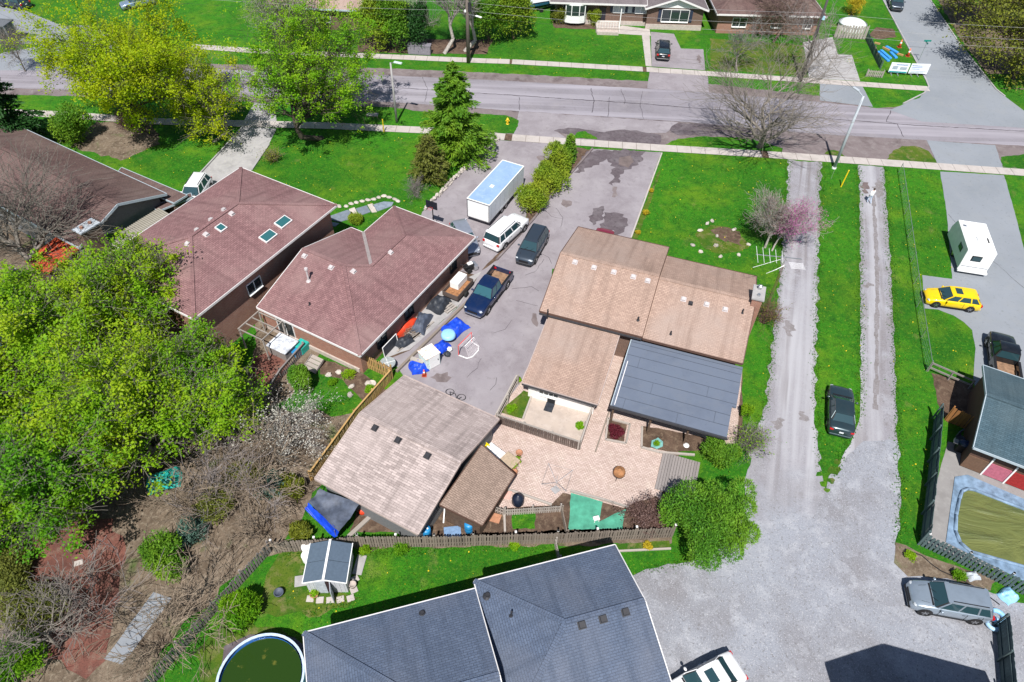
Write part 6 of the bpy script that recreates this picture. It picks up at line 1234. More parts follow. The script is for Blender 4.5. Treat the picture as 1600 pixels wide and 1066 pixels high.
hy = thing('fire_hydrant', 'yellow fire hydrant on the verge near the driveway mouth', 'hydrant', at(793, 194)); ym = plain('hydrant_yellow', (.75, .50, .02), .5)
MB().lathe([(0, .0), (.19, 0), (.19, .05), (.12, .06), (.12, .55), (.17, .56), (.17, .6), (.13, .62), (.10, .74), (.03, .80), (0, .80)], n=12).build('barrel', ym, hy, True)
for s in (-1, 1): MB().cone((0, 0, .42), (s*.22, 0, .42), .07, .07, 8).build('nozzle', ym, hy)
MB().cone((0, 0, .38), (0, -.24, .38), .09, .09, 8).build('nozzle', ym, hy)
ub = thing('utility_cabinet', 'grey utility cabinet under the far cedars beside the sidewalk', 'utility box', at(656, 84), rad(-3)); MB().box((0, 0, .6), (3.0, .9, 1.2)).build('body', plain('cab_grey', (.20, .19, .22), .6), ub, bevel=.03); MB().box((0, 0, 1.23), (3.1, 1.0, .06)).build('lid', MATS['cab_grey'], ub)
for s in (-.5, .5): MB().box((s*1.45, -.46, .6), (1.35, .03, 1.0)).build('door', MATS['cab_grey'], ub)
tag(MB().box((0, 0, .06), (1.3, .7, .12)).build('utility_cover', MATS['concrete'], None, bevel=.02, loc=at(582, 180)), 'pale concrete utility cover on the verge left of the street lamp', 'utility cover')
# site signs
def signboard(label, px0, px1, pyb, hz, blocks):
    a, b = G(*px0), G(*px1); r0 = math.atan2(b.y-a.y, b.x-a.x); L = (b-a).length; o = thing('site_sign', label, 'sign', a, r0)
    bd = MB().box((L/2, 0, .95), (L, .05, 1.3)).build('panel', plain('sign_white', (.80, .83, .88), .4, 0, .03), o)
    for x, zq, w_, h_, c in blocks: MB().box((x*L, -.032, .3+zq*1.3), (w_*L, .012, h_*1.3)).build('print', plain('ink_%s' % c, dict(grey=(.35, .40, .48), teal=(.02, .35, .38), blue=(.18, .25, .55))[c], .5), bd)
    for x in (.2, .45, .55, .8)[::2] if L < 3 else (.15, .4, .6, .85)[::2]: MB().box((x*L, .06, .6), (.06, .06, 1.2)).build('leg', MATS['wood_pale'], o); MB().box((x*L, 0, .04), (.12, .8, .08)).build('foot', MATS['galv'], o)
signboard('white notice board with teal lower band on the corner lawn', (1386, 116), (1415, 118), 0, 1.3, [(.5, .08, .94, .12, 'teal'), (.28, .5, .28, .34, 'grey'), (.72, .46, .36, .28, 'grey'), (.6, .8, .6, .06, 'blue')])
signboard('white notice board with lines of blue text on the corner lawn', (1417, 118), (1446, 119), 0, 1.3, [(.32, .78, .5, .05, 'blue'), (.36, .62, .56, .05, 'blue'), (.30, .46, .44, .05, 'blue'), (.5, .25, .8, .04, 'grey'), (.45, .13, .7, .04, 'grey')])
ss = thing('street_sign', 'green street name sign on a post at the side street corner', 'sign', at(1435.5, 95)); MB().cone((0, 0, 0), (0, 0, 2.6), .04, .04, 6).build('post', MATS['galv'], ss); MB().box((0, 0, 2.7), (.95, .03, .22)).build('blade', plain('sign_green', (.01, .22, .18), .5), ss); MB().box((0, 0, 2.46), (.03, .8, .2)).build('blade', MATS['sign_green'], ss)
# building materials beside the signs
for i, (p0, p1, lab) in enumerate((((1371, 82), (1388, 97), 'long bright blue barrier board lying by the dark board fence'), ((1376, 80), (1391, 93), 'bright blue barrier board lying next to the longest one'), ((1384, 74), (1402, 84), 'blue barrier board lying nearest the street kerb'), ((1391, 83), (1400, 92), 'short blue barrier board behind the notice boards'))):
    a, b = G(*p0), G(*p1); o = MB().bar(Vector((0, 0, .12)), b-a+Vector((0, 0, .12)), .38, .22).build('barrier_board', plain('barrier_blue', (.05, .30, .80), .4), None, bevel=.03, loc=a); tag(o, lab, 'board')
for i, (p0, p1, lab) in enumerate((((1366, 68), (1375, 70), 'pale timber lying at the top of the barrier boards'), ((1366, 74), (1371, 86), 'pale timber lying along the dark fence side'), ((1402, 85), (1411, 88), 'pale striped timber beside the traffic cones'), ((1379, 75), (1389, 80), 'pale timber lying between the blue boards'))):
    a, b = G(*p0), G(*p1); o = MB().bar(Vector((0, 0, .1)), b-a+Vector((0, 0, .1)), .22, .2).build('timber', MATS['wood_cedar'], None, loc=a); tag(o, lab, 'timber')
def cone(label, px, py, group=None, s=1.0):
    o = thing('traffic_cone', label, 'traffic cone', at(px, py), 0, group); MB().box((0, 0, .02), (.38*s, .38*s, .04)).build('base', plain('cone_base', (.35, .06, .03), .6), o); MB().cone((0, 0, .04), (0, 0, .72*s), .14*s, .03*s, 12).build('cone', plain('cone_orange', (.75, .12, .04), .5), o, True); MB().cone((0, 0, .38*s), (0, 0, .52*s), .095*s, .07*s, 12, False).build('stripe', MATS['white_trim'], o)
cone('red-orange traffic cone near the side street kerb', 1405, 74, s=1.5); cone('red-orange traffic cone behind the notice boards', 1418, 88, s=1.5); cone('orange traffic cone in front of the blue tarp bundle', 663, 587)
# TV antenna on its mast
hA = 6.6; an = thing('tv_antenna', 'tall television antenna mast beside the bungalow chimney', 'antenna', at(1189, 502))
mm = MB()
for k in range(3):
    a = k*2.094; mm.cone((.14*math.cos(a), .14*math.sin(a), 0), (.07*math.cos(a), .07*math.sin(a), hA-.4), .018, .018, 5)
for k in range(22):
    zq = .15+k*.28; a = k*2.094; mm.cone((.13*math.cos(a), .13*math.sin(a), zq), (.12*math.cos(a+2.094), .12*math.sin(a+2.094), zq+.25), .012, .012, 4)
mm.build('mast', plain('mast_rust', (.14, .08, .05), .8), an); MB().cone((0, 0, hA-.6), (0, 0, hA+.5), .03, .03, 6).build('pipe', MATS['galv'], an)
yg = MB(); yg.bar((-2.3, .3, hA+.4), (1.2, -.1, hA+.4), .05, .05); yb = yg.build('boom', MATS['galv'], an)
for k in range(5):
    t = k/5; x = -2.2+t*2.4; y = .28-.28*t; MB().cone((x+.15, y+1.0-.06*k, hA+.42), (x-.15, y-1.0+.06*k, hA+.42), .016, .016, 5).build('element', MATS['white_trim'], an)
for k in range(4): MB().cone((-1.5+.28*k, -.9+.15*k, hA-.5), (.1, 0, hA-.45+.05*k), .014, .014, 5).build('element', MATS['white_trim'], an)
for k in range(6): MB().cone((.25, -.2-.13*k, hA+.1), (1.35, -.3-.13*k, hA+.1), .010, .010, 4).build('element', MATS['galv'], an)
MB().cone((-2.6, -.7, hA-.1), (-.2, .2, hA+.1), .016, .016, 5).build('element', MATS['white_trim'], an)

# ================================================================== PERSON on the lane
pe = thing('person', 'person in a white top and pale blue trousers walking on the gravel lane', 'person', at(1356.5, 317), rad(100))
def body_mesh():
    J = [((0, 0, .95), .15), ((0, 0, 1.15), .15), ((0, 0, 1.38), .17), ((0, 0, 1.50), .065), ((.02, 0, 1.60), .085), ((.02, 0, 1.70), .075),
         ((.0, .10, .90), .10), ((.14, .11, .50), .065), ((.02, .11, .08), .05), ((.16, .12, .05), .04), ((0, -.10, .90), .10), ((-.02, -.11, .50), .065), ((-.25, -.11, .12), .05), ((-.13, -.12, .05), .04),
         ((0, .20, 1.40), .07), ((-.10, .25, 1.14), .05), ((.02, .25, .93), .037), ((.06, .25, .84), .03), ((0, -.20, 1.40), .07), ((.10, -.25, 1.14), .05), ((.24, -.24, .98), .037), ((.30, -.24, .92), .03)]
    E = [(0, 1), (1, 2), (2, 3), (3, 4), (4, 5), (0, 6), (6, 7), (7, 8), (8, 9), (0, 10), (10, 11), (11, 12), (12, 13), (2, 14), (14, 15), (15, 16), (16, 17), (2, 18), (18, 19), (19, 20), (20, 21)]
    me = bpy.data.meshes.new('skel'); me.from_pydata([j[0] for j in J], E, []); o = bpy.data.objects.new('skel', me); COL.objects.link(o)
    md = o.modifiers.new('skin', 'SKIN'); sk = me.skin_vertices[0].data
    for i, (p, r) in enumerate(J): sk[i].radius = (r, r*(1.15 if i < 3 else 1))
    sk[0].use_root = True; ss_ = o.modifiers.new('sub', 'SUBSURF'); ss_.levels = 1; ss_.render_levels = 1
    dg = bpy.context.evaluated_depsgraph_get(); out = bpy.data.meshes.new_from_object(o.evaluated_get(dg)); bpy.data.objects.remove(o); return out
bm_ = body_mesh(); bm_.name = 'body'; bm_.materials.clear()
for m in (plain('cloth_white', (.80, .80, .82), .8), plain('cloth_blue', (.42, .50, .62), .8), plain('skin', (.50, .30, .22), .5), plain('shoe', (.05, .05, .06), .7)): bm_.materials.append(m)
for f in bm_.polygons:
    c = f.center; f.material_index = 2 if (c.z > 1.49 or (c.z < 1.0 and abs(c.y) > .19)) else 0 if c.z > .93 else 3 if c.z < .09 else 1; f.use_smooth = True
o = bpy.data.objects.new('body', bm_); COL.objects.link(o); o.parent = pe
mb = MB(); mb.ell((-.01, 0, 1.69), (.105, .10, .10), 10, 6, .05); mb.build('hair', plain('hair', (.05, .03, .02), .7), pe, True)
# ================================================================== YARD OBJECTS
plain('tarp_blue', (.01, .06, .55), .45, 0, .2, 3, .3); plain('tarp_black', (.03, .035, .045), .55, 0, .25, 3, .3); plain('tarp_navy', (.07, .085, .12), .6, 0, .2, 3, .3); plain('tarp_green', (.07, .30, .20), .6, 0, .2, 1.5, .2); plain('tarp_teal', (.02, .35, .30), .5, 0, .15, 3, .2); plain('tarp_red', (.70, .06, .02), .55, 0, .1, 3, .2)
plain('barrel_blue', (.02, .22, .48), .4, 0, .1); plain('rust', (.30, .14, .06), .85, 0, .3, 4, .3); plain('pink_slab', (.60, .34, .29), .9, 0, .1); plain('terracotta', (.40, .19, .11), .85, 0, .12); plain('pool_blue', (.10, .28, .60), .4, 0, .08); plain('toy_yellow', (.80, .62, .0), .4, 0, .05); plain('light_blue', (.28, .55, .80), .4, 0, .06)
def put(mb, name, mat, label, cat, loc, rz=0, smooth=False, bevel=0.0, group=None):
    return tag(mb.build(name, MATS[mat] if isinstance(mat, str) else mat, None, smooth, bevel, loc=loc, rz=rz), label, cat, group)
def cloth(rx, ry, h, seed, n=16, wr=.12, edge=.05):
    """draped sheet over a lump: folds and a ragged hem lying on the ground"""
    rg = random.Random(seed); ph = [rg.uniform(0, 6.28) for _ in range(6)]; mb = MB(); V = []; fs = []
    for i in range(n+1):
        for j in range(n+1):
            u, v = 2*i/n-1, 2*j/n-1; r = max(abs(u), abs(v)); k = max(0, 1-r**4)
            f = wr*(math.sin(5*u+3*v+ph[0])+math.sin(-4*u+6*v+ph[1])+.6*math.sin(11*u+ph[2])+.6*math.sin(10*v+4*u+ph[3]))/3
            V.append((rx*u*(1+.08*math.sin(3*v+ph[4])), ry*v*(1+.08*math.sin(3*u+ph[5])), max(.03, h*k*(1+f*1.5)+edge+f*.15)))
    for i in range(n):
        for j in range(n): a = i*(n+1)+j; fs.append((a, a+n+1, a+n+2, a+1))
    return mb.add(V, fs)
D2A = rad(63)   # heading of the junk strip
# --- junk along the brick wall
tl = thing('utility_trailer', 'rusty brown utility trailer loaded with a white chest beside the pickup', 'trailer', G(716, 457), D2A)
MB().box((0, 0, .45), (2.6, 1.5, .08)).build('deck', MATS['rust'], tl)
for s in (-1, 1): MB().box((0, s*.75, .65), (2.6, .06, .45)).build('side', MATS['wood_dark'], tl); MB().cone((-.1, s*.82, .28), (-.1, s*.98, .28), .28, .28, 12).build('wheel', MATS['tyre'], tl)
for x in (-1.3, 1.3): MB().box((x, 0, .65), (.06, 1.5, .45)).build('end_board', MATS['wood_dark'], tl)
put(MB().box((0, 0, .35), (1.55, .85, .7)), 'chest_freezer', 'white_trim', 'white chest lying on the rusty utility trailer', 'freezer', G(717, 450, 0)+Vector((0, 0, .5)), D2A, bevel=.04)
mo = thing('snowblower', 'black and chrome machine with handlebars beside the silver hatchback', 'machine', G(733, 423), D2A-.5)
MB().box((0, 0, .5), (.9, .5, .5)).build('engine', MATS['car_black'], mo, bevel=.05); MB().box((.55, 0, .35), (.4, .8, .5)).build('housing', MATS['galv'], mo, bevel=.03)
for s in (-1, 1): MB().cone((-.15, s*.3, .25), (-.15, s*.42, .25), .25, .25, 12).build('wheel', MATS['tyre'], mo); MB().tube([(-.3, s*.22, .6), (-.9, s*.28, .95), (-1.1, s*.28, .95)], .025).build('handle', MATS['chrome'], mo)
MB().box((.1, 0, .82), (.5, .35, .14)).build('tank', MATS['white_trim'], mo, bevel=.04)
for k, (x, y, L, lab) in enumerate(((671, 462, 2.9, 'longest grey plank leaning along the brick wall'), (675, 458, 2.7, 'grey plank leaning next to the longest one'), (679, 455, 2.5, 'grey plank lying on top of the black tarp edge'), (667, 466, 2.6, 'grey plank nearest the brick wall'))):
    put(MB().box((0, 0, .05), (L, .22, .06)), 'plank', 'wood_weathered', lab, 'plank', G(x, y, 0)+Vector((0, 0, .10+.1*k)), D2A+.06*k)
for k, (x, y, L, lab) in enumerate(((648, 528, 3.6, 'long grey timber beside the cabinet with rusty top'), (654, 522, 3.6, 'second long timber on the junk strip'), (643, 533, 3.2, 'third long timber at the grass end of the junk strip'))):
    put(MB().box((0, 0, .05), (L, .16, .1)), 'timber', 'wood_pale', lab, 'timber', G(x, y)+Vector((0, 0, .02)), rad(52))
put(MB().box((0, 0, .12), (12.2, .2, .24)), 'timber', 'wood_weathered', 'long timber edging between the junk strip and the driveway', 'timber', G(693, 510), rad(58.5))
put(cloth(.95, .75, .75, 1), 'tarp', 'tarp_black', 'black tarp heap by the brick wall behind the pallet', 'tarp', G(686, 478), D2A)
put(cloth(.6, 1.15, .7, 2), 'tarp', 'tarp_navy', 'grey-black tarp draped over rubbish by the red tarp', 'tarp', G(659, 507), rad(-12))
put(cloth(1.6, .42, .55, 3), 'tarp', 'tarp_red', 'orange-red tarp along the brick wall', 'tarp', G(633, 515), rad(60))
put(cloth(.8, .5, .4, 4), 'tarp', 'tarp_black', 'black sheet at the foot of the orange-red tarp', 'tarp', G(632, 535), rad(40))
pa = thing('pallet', 'pale slatted pallet beside the black tarp heap', 'pallet', G(699, 481), rad(-40))
for k in range(5): MB().box((-.5+.25*k, 0, .16), (.16, 1.1, .03)).build('slat', MATS['wood_pale'], pa)
for k in (-.5, 0, .5): MB().box((0, k, .07), (1.15, .09, .14)).build('bearer', MATS['wood_pale'], pa)
wr = thing('brush_pile', 'round pile of tangled brush beside the orange-red tarp', 'brush pile', G(640, 522)); sg = []
rgx = random.Random(5)
for k in range(160):
    a = rgx.uniform(0, 6.28); r1 = rgx.uniform(.15, .6); zq = rgx.uniform(.08, .5); p = Vector((r1*math.cos(a), r1*math.sin(a), zq)); sg.append((p, p+Vector((rgx.gauss(0, .25), rgx.gauss(0, .25), rgx.gauss(0, .1))), .012, .006))
o = bpy.data.objects.new('twigs', tubes('twigs', sg, MATS['twig_tan'], 3)); COL.objects.link(o); o.parent = wr; o['kind'] = 'stuff'
cb = thing('storage_cabinet', 'white metal cabinet with a rust-streaked top on the driveway', 'cabinet', G(674, 570), rad(40))
MB().box((0, .2, .65), (1.25, 1.15, 1.3)).build('body', plain('cab_mint', (.62, .74, .72), .5), cb, bevel=.02)
m_, n_, b_ = _new('rust_top'); nz = _noise(n_, 3.5, 6, .7, _map(n_, _coord(n_), (1, 4, 1))); n_.links.new(_mix(n_, (.80, .74, .68), (.50, .20, .08), _ramp(n_, nz, .52, .62)), b_.inputs['Base Color']); MATS['rust_top'] = m_
MB().box((0, .2, 1.33), (1.35, 1.25, .06)).build('top', m_, cb); MB().box((.1, -.39, .65), (.9, .03, 1.15)).build('door', MATS['white_trim'], cb); MB().box((.4, -.42, .75), (.05, .05, .14)).build('handle', MATS['car_black'], cb)
put(cloth(.95, .8, .65, 6), 'tarp', 'tarp_blue', 'blue tarp heap under the kiddie pool', 'tarp', G(712, 514), rad(50)); put(cloth(.75, .5, .5, 7), 'tarp', 'tarp_blue', 'blue tarp beneath the cabinet side', 'tarp', G(689, 545), rad(50)); put(cloth(.75, .65, .6, 8), 'tarp', 'tarp_blue', 'blue tarp bundle at the garage end of the cabinet', 'tarp', G(655, 575), rad(20))
put(MB().box((0, 0, .03), (1.1, .35, .06)), 'plank', 'wood_pale', 'pale board lying on the blue tarp bundle', 'plank', G(653, 572)+Vector((0, 0, .68)), rad(-20))
put(MB().lathe([(0, .25), (.50, .22), (.56, .05), (.60, .0), (.62, .04), (.55, .28), (.45, .32), (0, .34)], n=20), 'kiddie_pool', 'light_blue', 'upturned light blue kiddie pool on the blue tarp', 'kiddie pool', G(701, 532)+Vector((0, 0, .55)), 0, True)
hn = thing('hockey_net', 'white-framed hockey net with red posts on the driveway', 'hockey net', G(727, 545), rad(58)); nm = plain('net_pale', (.72, .66, .68), .8); rm = plain('net_red', (.65, .10, .10), .5)
MB().tube([(-.9, 0, 0), (-.9, 0, 1.15), (.9, 0, 1.15), (.9, 0, 0)], .04).build('goal_frame', rm, hn); MB().tube([(-.9, 0, .04), (-.8, -.75, .04), (-.4, -1.0, .04), (.4, -1.0, .04), (.8, -.75, .04), (.9, 0, .04)], .045).build('base_frame', MATS['white_trim'], hn); MB().tube([(-.6, -.45, 1.12), (.6, -.45, 1.12)], .03).build('top_bar', MATS['white_trim'], hn)
nb_ = MB()
for k in range(13):
    x = -.9+1.8*k/12; xb = x*.8; nb_.cone((x, 0, 1.15), (x*.7, -.45, 1.12), .008, .008, 3, False); nb_.cone((x*.7, -.45, 1.12), (xb, -.95, .05), .008, .008, 3, False)
for k in range(1, 9):
    t = k/9; y = -.45-.5*t; zq = 1.12-1.07*t; nb_.cone((-.63-.1*t, y, zq), (.63+.1*t, y, zq), .008, .008, 3, False)
o = nb_.build('netting', nm, hn); o['kind'] = 'stuff'
put(MB().ell((0, 0, .2), (.22, .2, .22), 8, 5, .15), 'rubbish_bag', 'white_trim', 'white bag between the cabinet and the hockey net', 'bag', G(703, 549)+Vector((0, 0, .05))); put(MB().ell((0, 0, .22), (.3, .26, .24), 8, 5, .2), 'rubbish_bag', 'tarp_black', 'dark bag at the foot of the hockey net', 'bag', G(699, 556))
rt = thing('round_table', 'round mesh patio table at the yellow cedar fence', 'table', G(607, 576)); MB().cone((0, 0, .68), (0, 0, .71), .62, .62, 22).build('top', plain('mesh_grey', (.42, .46, .46), .4, .3), rt)
for k in range(4): a = k*math.pi/2+.4; MB().bar((0, 0, .725), (.6*math.cos(a), .6*math.sin(a), .725), .03, .02).build('spoke', MATS['white_trim'], rt); MB().bar((.4*math.cos(a), .4*math.sin(a), .68), (.5*math.cos(a), .5*math.sin(a), 0), .03, .03).build('leg', MATS['white_trim'], rt)
fr_ = thing('goal_frame', 'white tubular frame with dark netting against the brick wall', 'frame', G(612, 548), rad(62)); MB().tube([(-.9, 0, 0), (-.9, .1, 1.1), (.9, .1, 1.1), (.9, 0, 0)], .035).build('tube', MATS['white_trim'], fr_); MB().poly([(-.85, .02, .1), (.85, .02, .1), (.85, .1, 1.05), (-.85, .1, 1.05)]).build('netting', MATS['tarp_black'], fr_)
# bicycle by the garage
bk_ = thing('bicycle', 'dark bicycle lying on the driveway in front of the garage', 'bicycle', G(712, 618)+Vector((0, 0, .12)), rad(-28)); bk_.rotation_euler = (rad(82), 0, rad(-28))
for x in (-.52, .52): MB().lathe([(.31, -.02), (.34, 0), (.31, .02), (.29, 0), (.31, -.02)], n=20).build('wheel', MATS['tyre'], bk_, loc=(x, 0, .0)).rotation_euler = (math.pi/2, 0, 0)
MB().tube([(-.52, 0, 0), (-.15, 0, .45), (.38, 0, .45), (.52, 0, 0)], .025).build('frame', MATS['car_black'], bk_); MB().tube([(-.52, 0, 0), (-.05, 0, -.05), (.38, 0, .45)], .022).build('frame', MATS['car_black'], bk_); MB().tube([(.36, -.25, .6), (.38, 0, .5), (.36, .25, .6)], .018).build('handlebar', MATS['chrome'], bk_); MB().box((-.2, 0, .58), (.24, .12, .05)).build('saddle', MATS['car_black'], bk_)
# basketball hoop
bh_ = thing('basketball_hoop', 'black basketball backboard on a pole at the edge of the trailer driveway', 'basketball hoop', G(678, 357), rad(-25)); MB().cone((0, 0, 0), (0, 0, 3.2), .05, .05, 8).build('pole', MATS['car_black'], bh_); MB().box((0, 0, .08), (.9, .7, .16)).build('base', MATS['car_black'], bh_, bevel=.05); MB().box((.15, -.35, 3.0), (1.2, .05, .8)).build('backboard', plain('board_black', (.02, .022, .03), .25), bh_)
MB().lathe([(.22, 0), (.24, .01), (.22, .02)], n=16).build('rim', rm, bh_, loc=(.15, -.62, 2.75))
# --- brick house patio
ht = thing('hot_tub', 'hot tub under a pale mottled cover on the brick house patio', 'hot tub', G(445, 549), rad(-27)); MB().box((0, 0, .42), (1.8, 1.5, .84)).build('cabinet', MATS['wood_grey'], ht); MB().box((0, 0, .92), (1.95, 1.65, .16)).build('cover', plain('tub_cover', (.55, .58, .66), .6, 0, .3, 2.5, .2), ht, bevel=.05)
put(MB().box((0, 0, .35), (.9, 1.0, .7)), 'storage_box', 'tarp_teal', 'teal storage box beside the hot tub', 'storage box', G(473, 546), rad(-27), bevel=.03); put(MB().box((0, 0, .3), (.6, .7, .5)), 'storage_box', 'barrel_blue', 'blue box in front of the teal storage box', 'storage box', G(466, 555), rad(-27), bevel=.03)
pg = thing('pergola', 'grey timber pergola frame under the bright green tree', 'pergola', G(385, 545), rad(-27))
for x in (0, 2.4):
    for y in (0, 2.2): MB().box((x, y, 1.1), (.1, .1, 2.2)).build('post', MATS['wood_pale'], pg)
for k in range(4): MB().bar((0, k*.73, 2.24), (2.4, k*.73, 2.24), .06, .1).build('rafter', MATS['wood_pale'], pg)
for x in (0, 2.4): MB().bar((x, -.1, 2.34), (x, 2.3, 2.34), .06, .1).build('beam', MATS['wood_pale'], pg)
sheet('brick_paving', [(395, 560), (430, 545), (455, 575), (425, 610), (395, 625)], .02, 'soil_red', .05)
st_ = thing('garden_steps', 'grey timber steps down from the brick house patio', 'steps', G(497, 566), rad(-27))
for k in range(4): MB().box((0, -.32*k, .42-.1*k), (1.1, .3, .08)).build('tread', MATS['wood_pale'], st_); 
for s in (-1, 1): MB().bar((s*.58, .1, .5), (s*.58, -1.1, .05), .05, .2).build('stringer', MATS['wood_grey'], st_)
for i, (x, y) in enumerate(((514, 587), (549, 605), (547, 618), (530, 583), (575, 600))): put(MB().ell((0, 0, .08), (.28, .22, .16), 7, 4, .2), 'garden_rock', stone_m, 'grey rock on the small back lawn rockery', 'rock', G(x, y), i, group='rocks on the back lawn rockery')
put(MB().lathe([(0, .02), (.3, .02), (.34, .08), (.3, .1), (0, .06)], n=14), 'stone_dish', stone_m, 'pale round dish at the yellow cedar fence corner', 'dish', G(581, 600), 0)
# --- metal shed
sh0 = G(484, 926); sh = thing('garden_shed', 'metal garden shed with dark blue roof panels and one door ajar', 'shed', sh0, rad(2)); SW, SDp = 2.35, 2.3
shm = plain('shed_wall', (.52, .53, .57), .5, .1, .06); srm = plain('shed_roof', (.11, .15, .20), .45, .2, .06)
ring = [(0, 0, 1.62), (SW/2, 0, 2.0), (SW, 0, 1.62), (SW, SDp, 1.62), (SW/2, SDp, 2.0), (0, SDp, 1.62)]; n = 6; mb = MB()
V = [(x, y, .04) for x, y, z_ in ring]+list(ring); mb.add(V, [(1, 2, 8, 7), (2, 3, 9, 8), (3, 4, 10, 9), (4, 5, 11, 10), (5, 0, 6, 11), (0, 1, 7, 6)]); mb.build('wall', shm, sh)
rib = MB()
for k in range(9):
    x = .15+k*.255
    if k not in (3, 4, 5): rib.box((x, -.012, .82), (.06, .024, 1.5))
o = rib.build('wall_ribs', shm, sh); o['kind'] = 'stuff'
for s, x0, x1 in ((0, -.12, SW/2), (1, SW/2, SW+.12)):
    for k in range(2):
        y0, y1 = -.12+k*1.28, -.12+(k+1)*1.28-.03; za, zb_ = (1.58, 2.03) if s == 0 else (2.03, 1.58); mb = MB()
        mb.add([(x0, y0, za), (x1, y0, zb_), (x1, y1, zb_), (x0, y1, za), (x0, y0, za-.05), (x1, y0, zb_-.05), (x1, y1, zb_-.05), (x0, y1, za-.05)], [(0, 1, 2, 3), (7, 6, 5, 4), (0, 4, 5, 1), (1, 5, 6, 2), (2, 6, 7, 3), (3, 7, 4, 0)]); mb.build('roof_panel', srm, sh)
MB().bar((SW/2, -.14, 2.05), (SW/2, 2.46, 2.05), .14, .04).build('ridge_cap', MATS['white_trim'], sh)
for a, b in (((-.13, -.14, 1.58), (SW/2, -.14, 2.02)), ((SW/2, -.14, 2.02), (SW+.13, -.14, 1.58)), ((-.13, -.14, 1.57), (-.13, 2.44, 1.57)), ((SW+.13, -.14, 1.57), (SW+.13, 2.44, 1.57))): MB().bar(a, b, .05, .07).build('trim', MATS['white_trim'], sh)
MB().box((.85, -.03, .8), (.62, .04, 1.5)).build('door', plain('shed_door', (.40, .43, .48), .5), sh); MB().box((1.52, -.35, .8), (.04, .68, 1.5), .25).build('door', MATS['shed_door'], sh); MB().box((1.3, .0, .8), (.36, .02, 1.5)).build('doorway', plain('shed_dark', (.03, .012, .015), .9), sh)
for i, (x, y) in enumerate(((485, 936), (500, 938), (516, 938), (532, 937), (548, 935), (553, 922), (555, 905))): put(MB().box((0, 0, .03), (.45, .4, .06)), 'paving_stone', 'concrete', 'loose paving stone around the metal garden shed', 'paving stone', G(x, y), .1*i, bevel=.015, group='paving stones around the shed')
put(MB().box((0, 0, .04), (.6, 1.3, .08)), 'stone_slab', 'concrete_grey', 'long grey slab at the right side of the metal shed', 'slab', G(562, 883), -.1, bevel=.02); put(MB().box((0, 0, .04), (.8, .7, .08)), 'stone_slab', 'concrete_grey', 'grey slab in the grass left of the metal shed', 'slab', G(471, 908), .2, bevel=.02)
for i, (x, y, l) in enumerate(((481, 863, 'white barrel behind the metal shed next to the fence'), (481, 876, 'white barrel beside the metal shed wall'))): put(MB().lathe([(0, 0), (.27, 0), (.29, .1), (.29, .75), (.26, .82), (.24, .80), (0, .80)], n=16), 'barrel', 'white_trim', l, 'barrel', G(x, y), 0, True)
def pot(label, px, py, r=.22, h=.32, mat='terracotta', plant=None, z=0):
    o = thing('plant_pot', label, 'pot', G(px, py)+Vector((0, 0, z))); MB().lathe([(0, 0), (r*.7, 0), (r, h), (r*1.08, h), (r*1.08, h+.04), (r*.9, h+.04), (r*.85, h-.04), (0, h-.05)], n=14).build('pot', MATS[mat], o, True)
    if plant:
        rng = np.random.default_rng(int(px)); P = rng.normal(0, r*.5, size=(160, 3)); P[:, 2] = h+np.abs(P[:, 2])*1.2; q = bpy.data.objects.new('plant', leaves('plant', P, .06, MATS[plant], rng)); COL.objects.link(q); q.parent = o; q['kind'] = 'stuff'
pot('pale flower pot at the right corner of the metal shed', 552, 917, .22, .35, 'foundation'); pot('pot of green leaves at the left of the shed door', 492, 931, .25, .25, 'terracotta', 'leaf_fresh'); pot('blue-grey pot in the grass near the round pool', 437, 929, .28, .3, 'tarp_navy')
# --- round pool and deck
rp0 = G(407, 1058, 1.2); po = thing('round_pool', 'round above-ground pool with green water and a blue rim', 'swimming pool', (rp0.x, rp0.y, 0)); RR = 2.3
MB().lathe([(RR, 0), (RR+.03, .6), (RR, 1.18)], n=40).build('wall', MATS['pool_blue'], po, True); MB().lathe([(RR-.06, 1.14), (RR+.07, 1.16), (RR+.07, 1.22), (RR-.06, 1.2), (RR-.06, 1.14)], n=40).build('rim', plain('rim_pale', (.45, .55, .68), .5), po); MB().lathe([(RR-.13, 1.12), (RR-.14, .6)], n=40).build('liner', plain('liner_blue', (.03, .16, .55), .4), po)
m_, n_, b_ = _new('algae_water'); n_.links.new(_mix(n_, (.018, .045, .004), (.13, .13, .02), _ramp(n_, _noise(n_, 1.4, 6, .6, _coord(n_)), .60, .72)), b_.inputs['Base Color']); b_.inputs['Roughness'].default_value = .12; MATS['algae_water'] = m_
MB().lathe([(0, 1.0), (RR-.14, 1.0)], n=40).build('water', m_, po)
sheet('pool_apron', [(350, 1010), (390, 992), (430, 990), (460, 996), (474, 1008), (476, 1080), (340, 1080)], .026, 'asphalt_dark', .03)
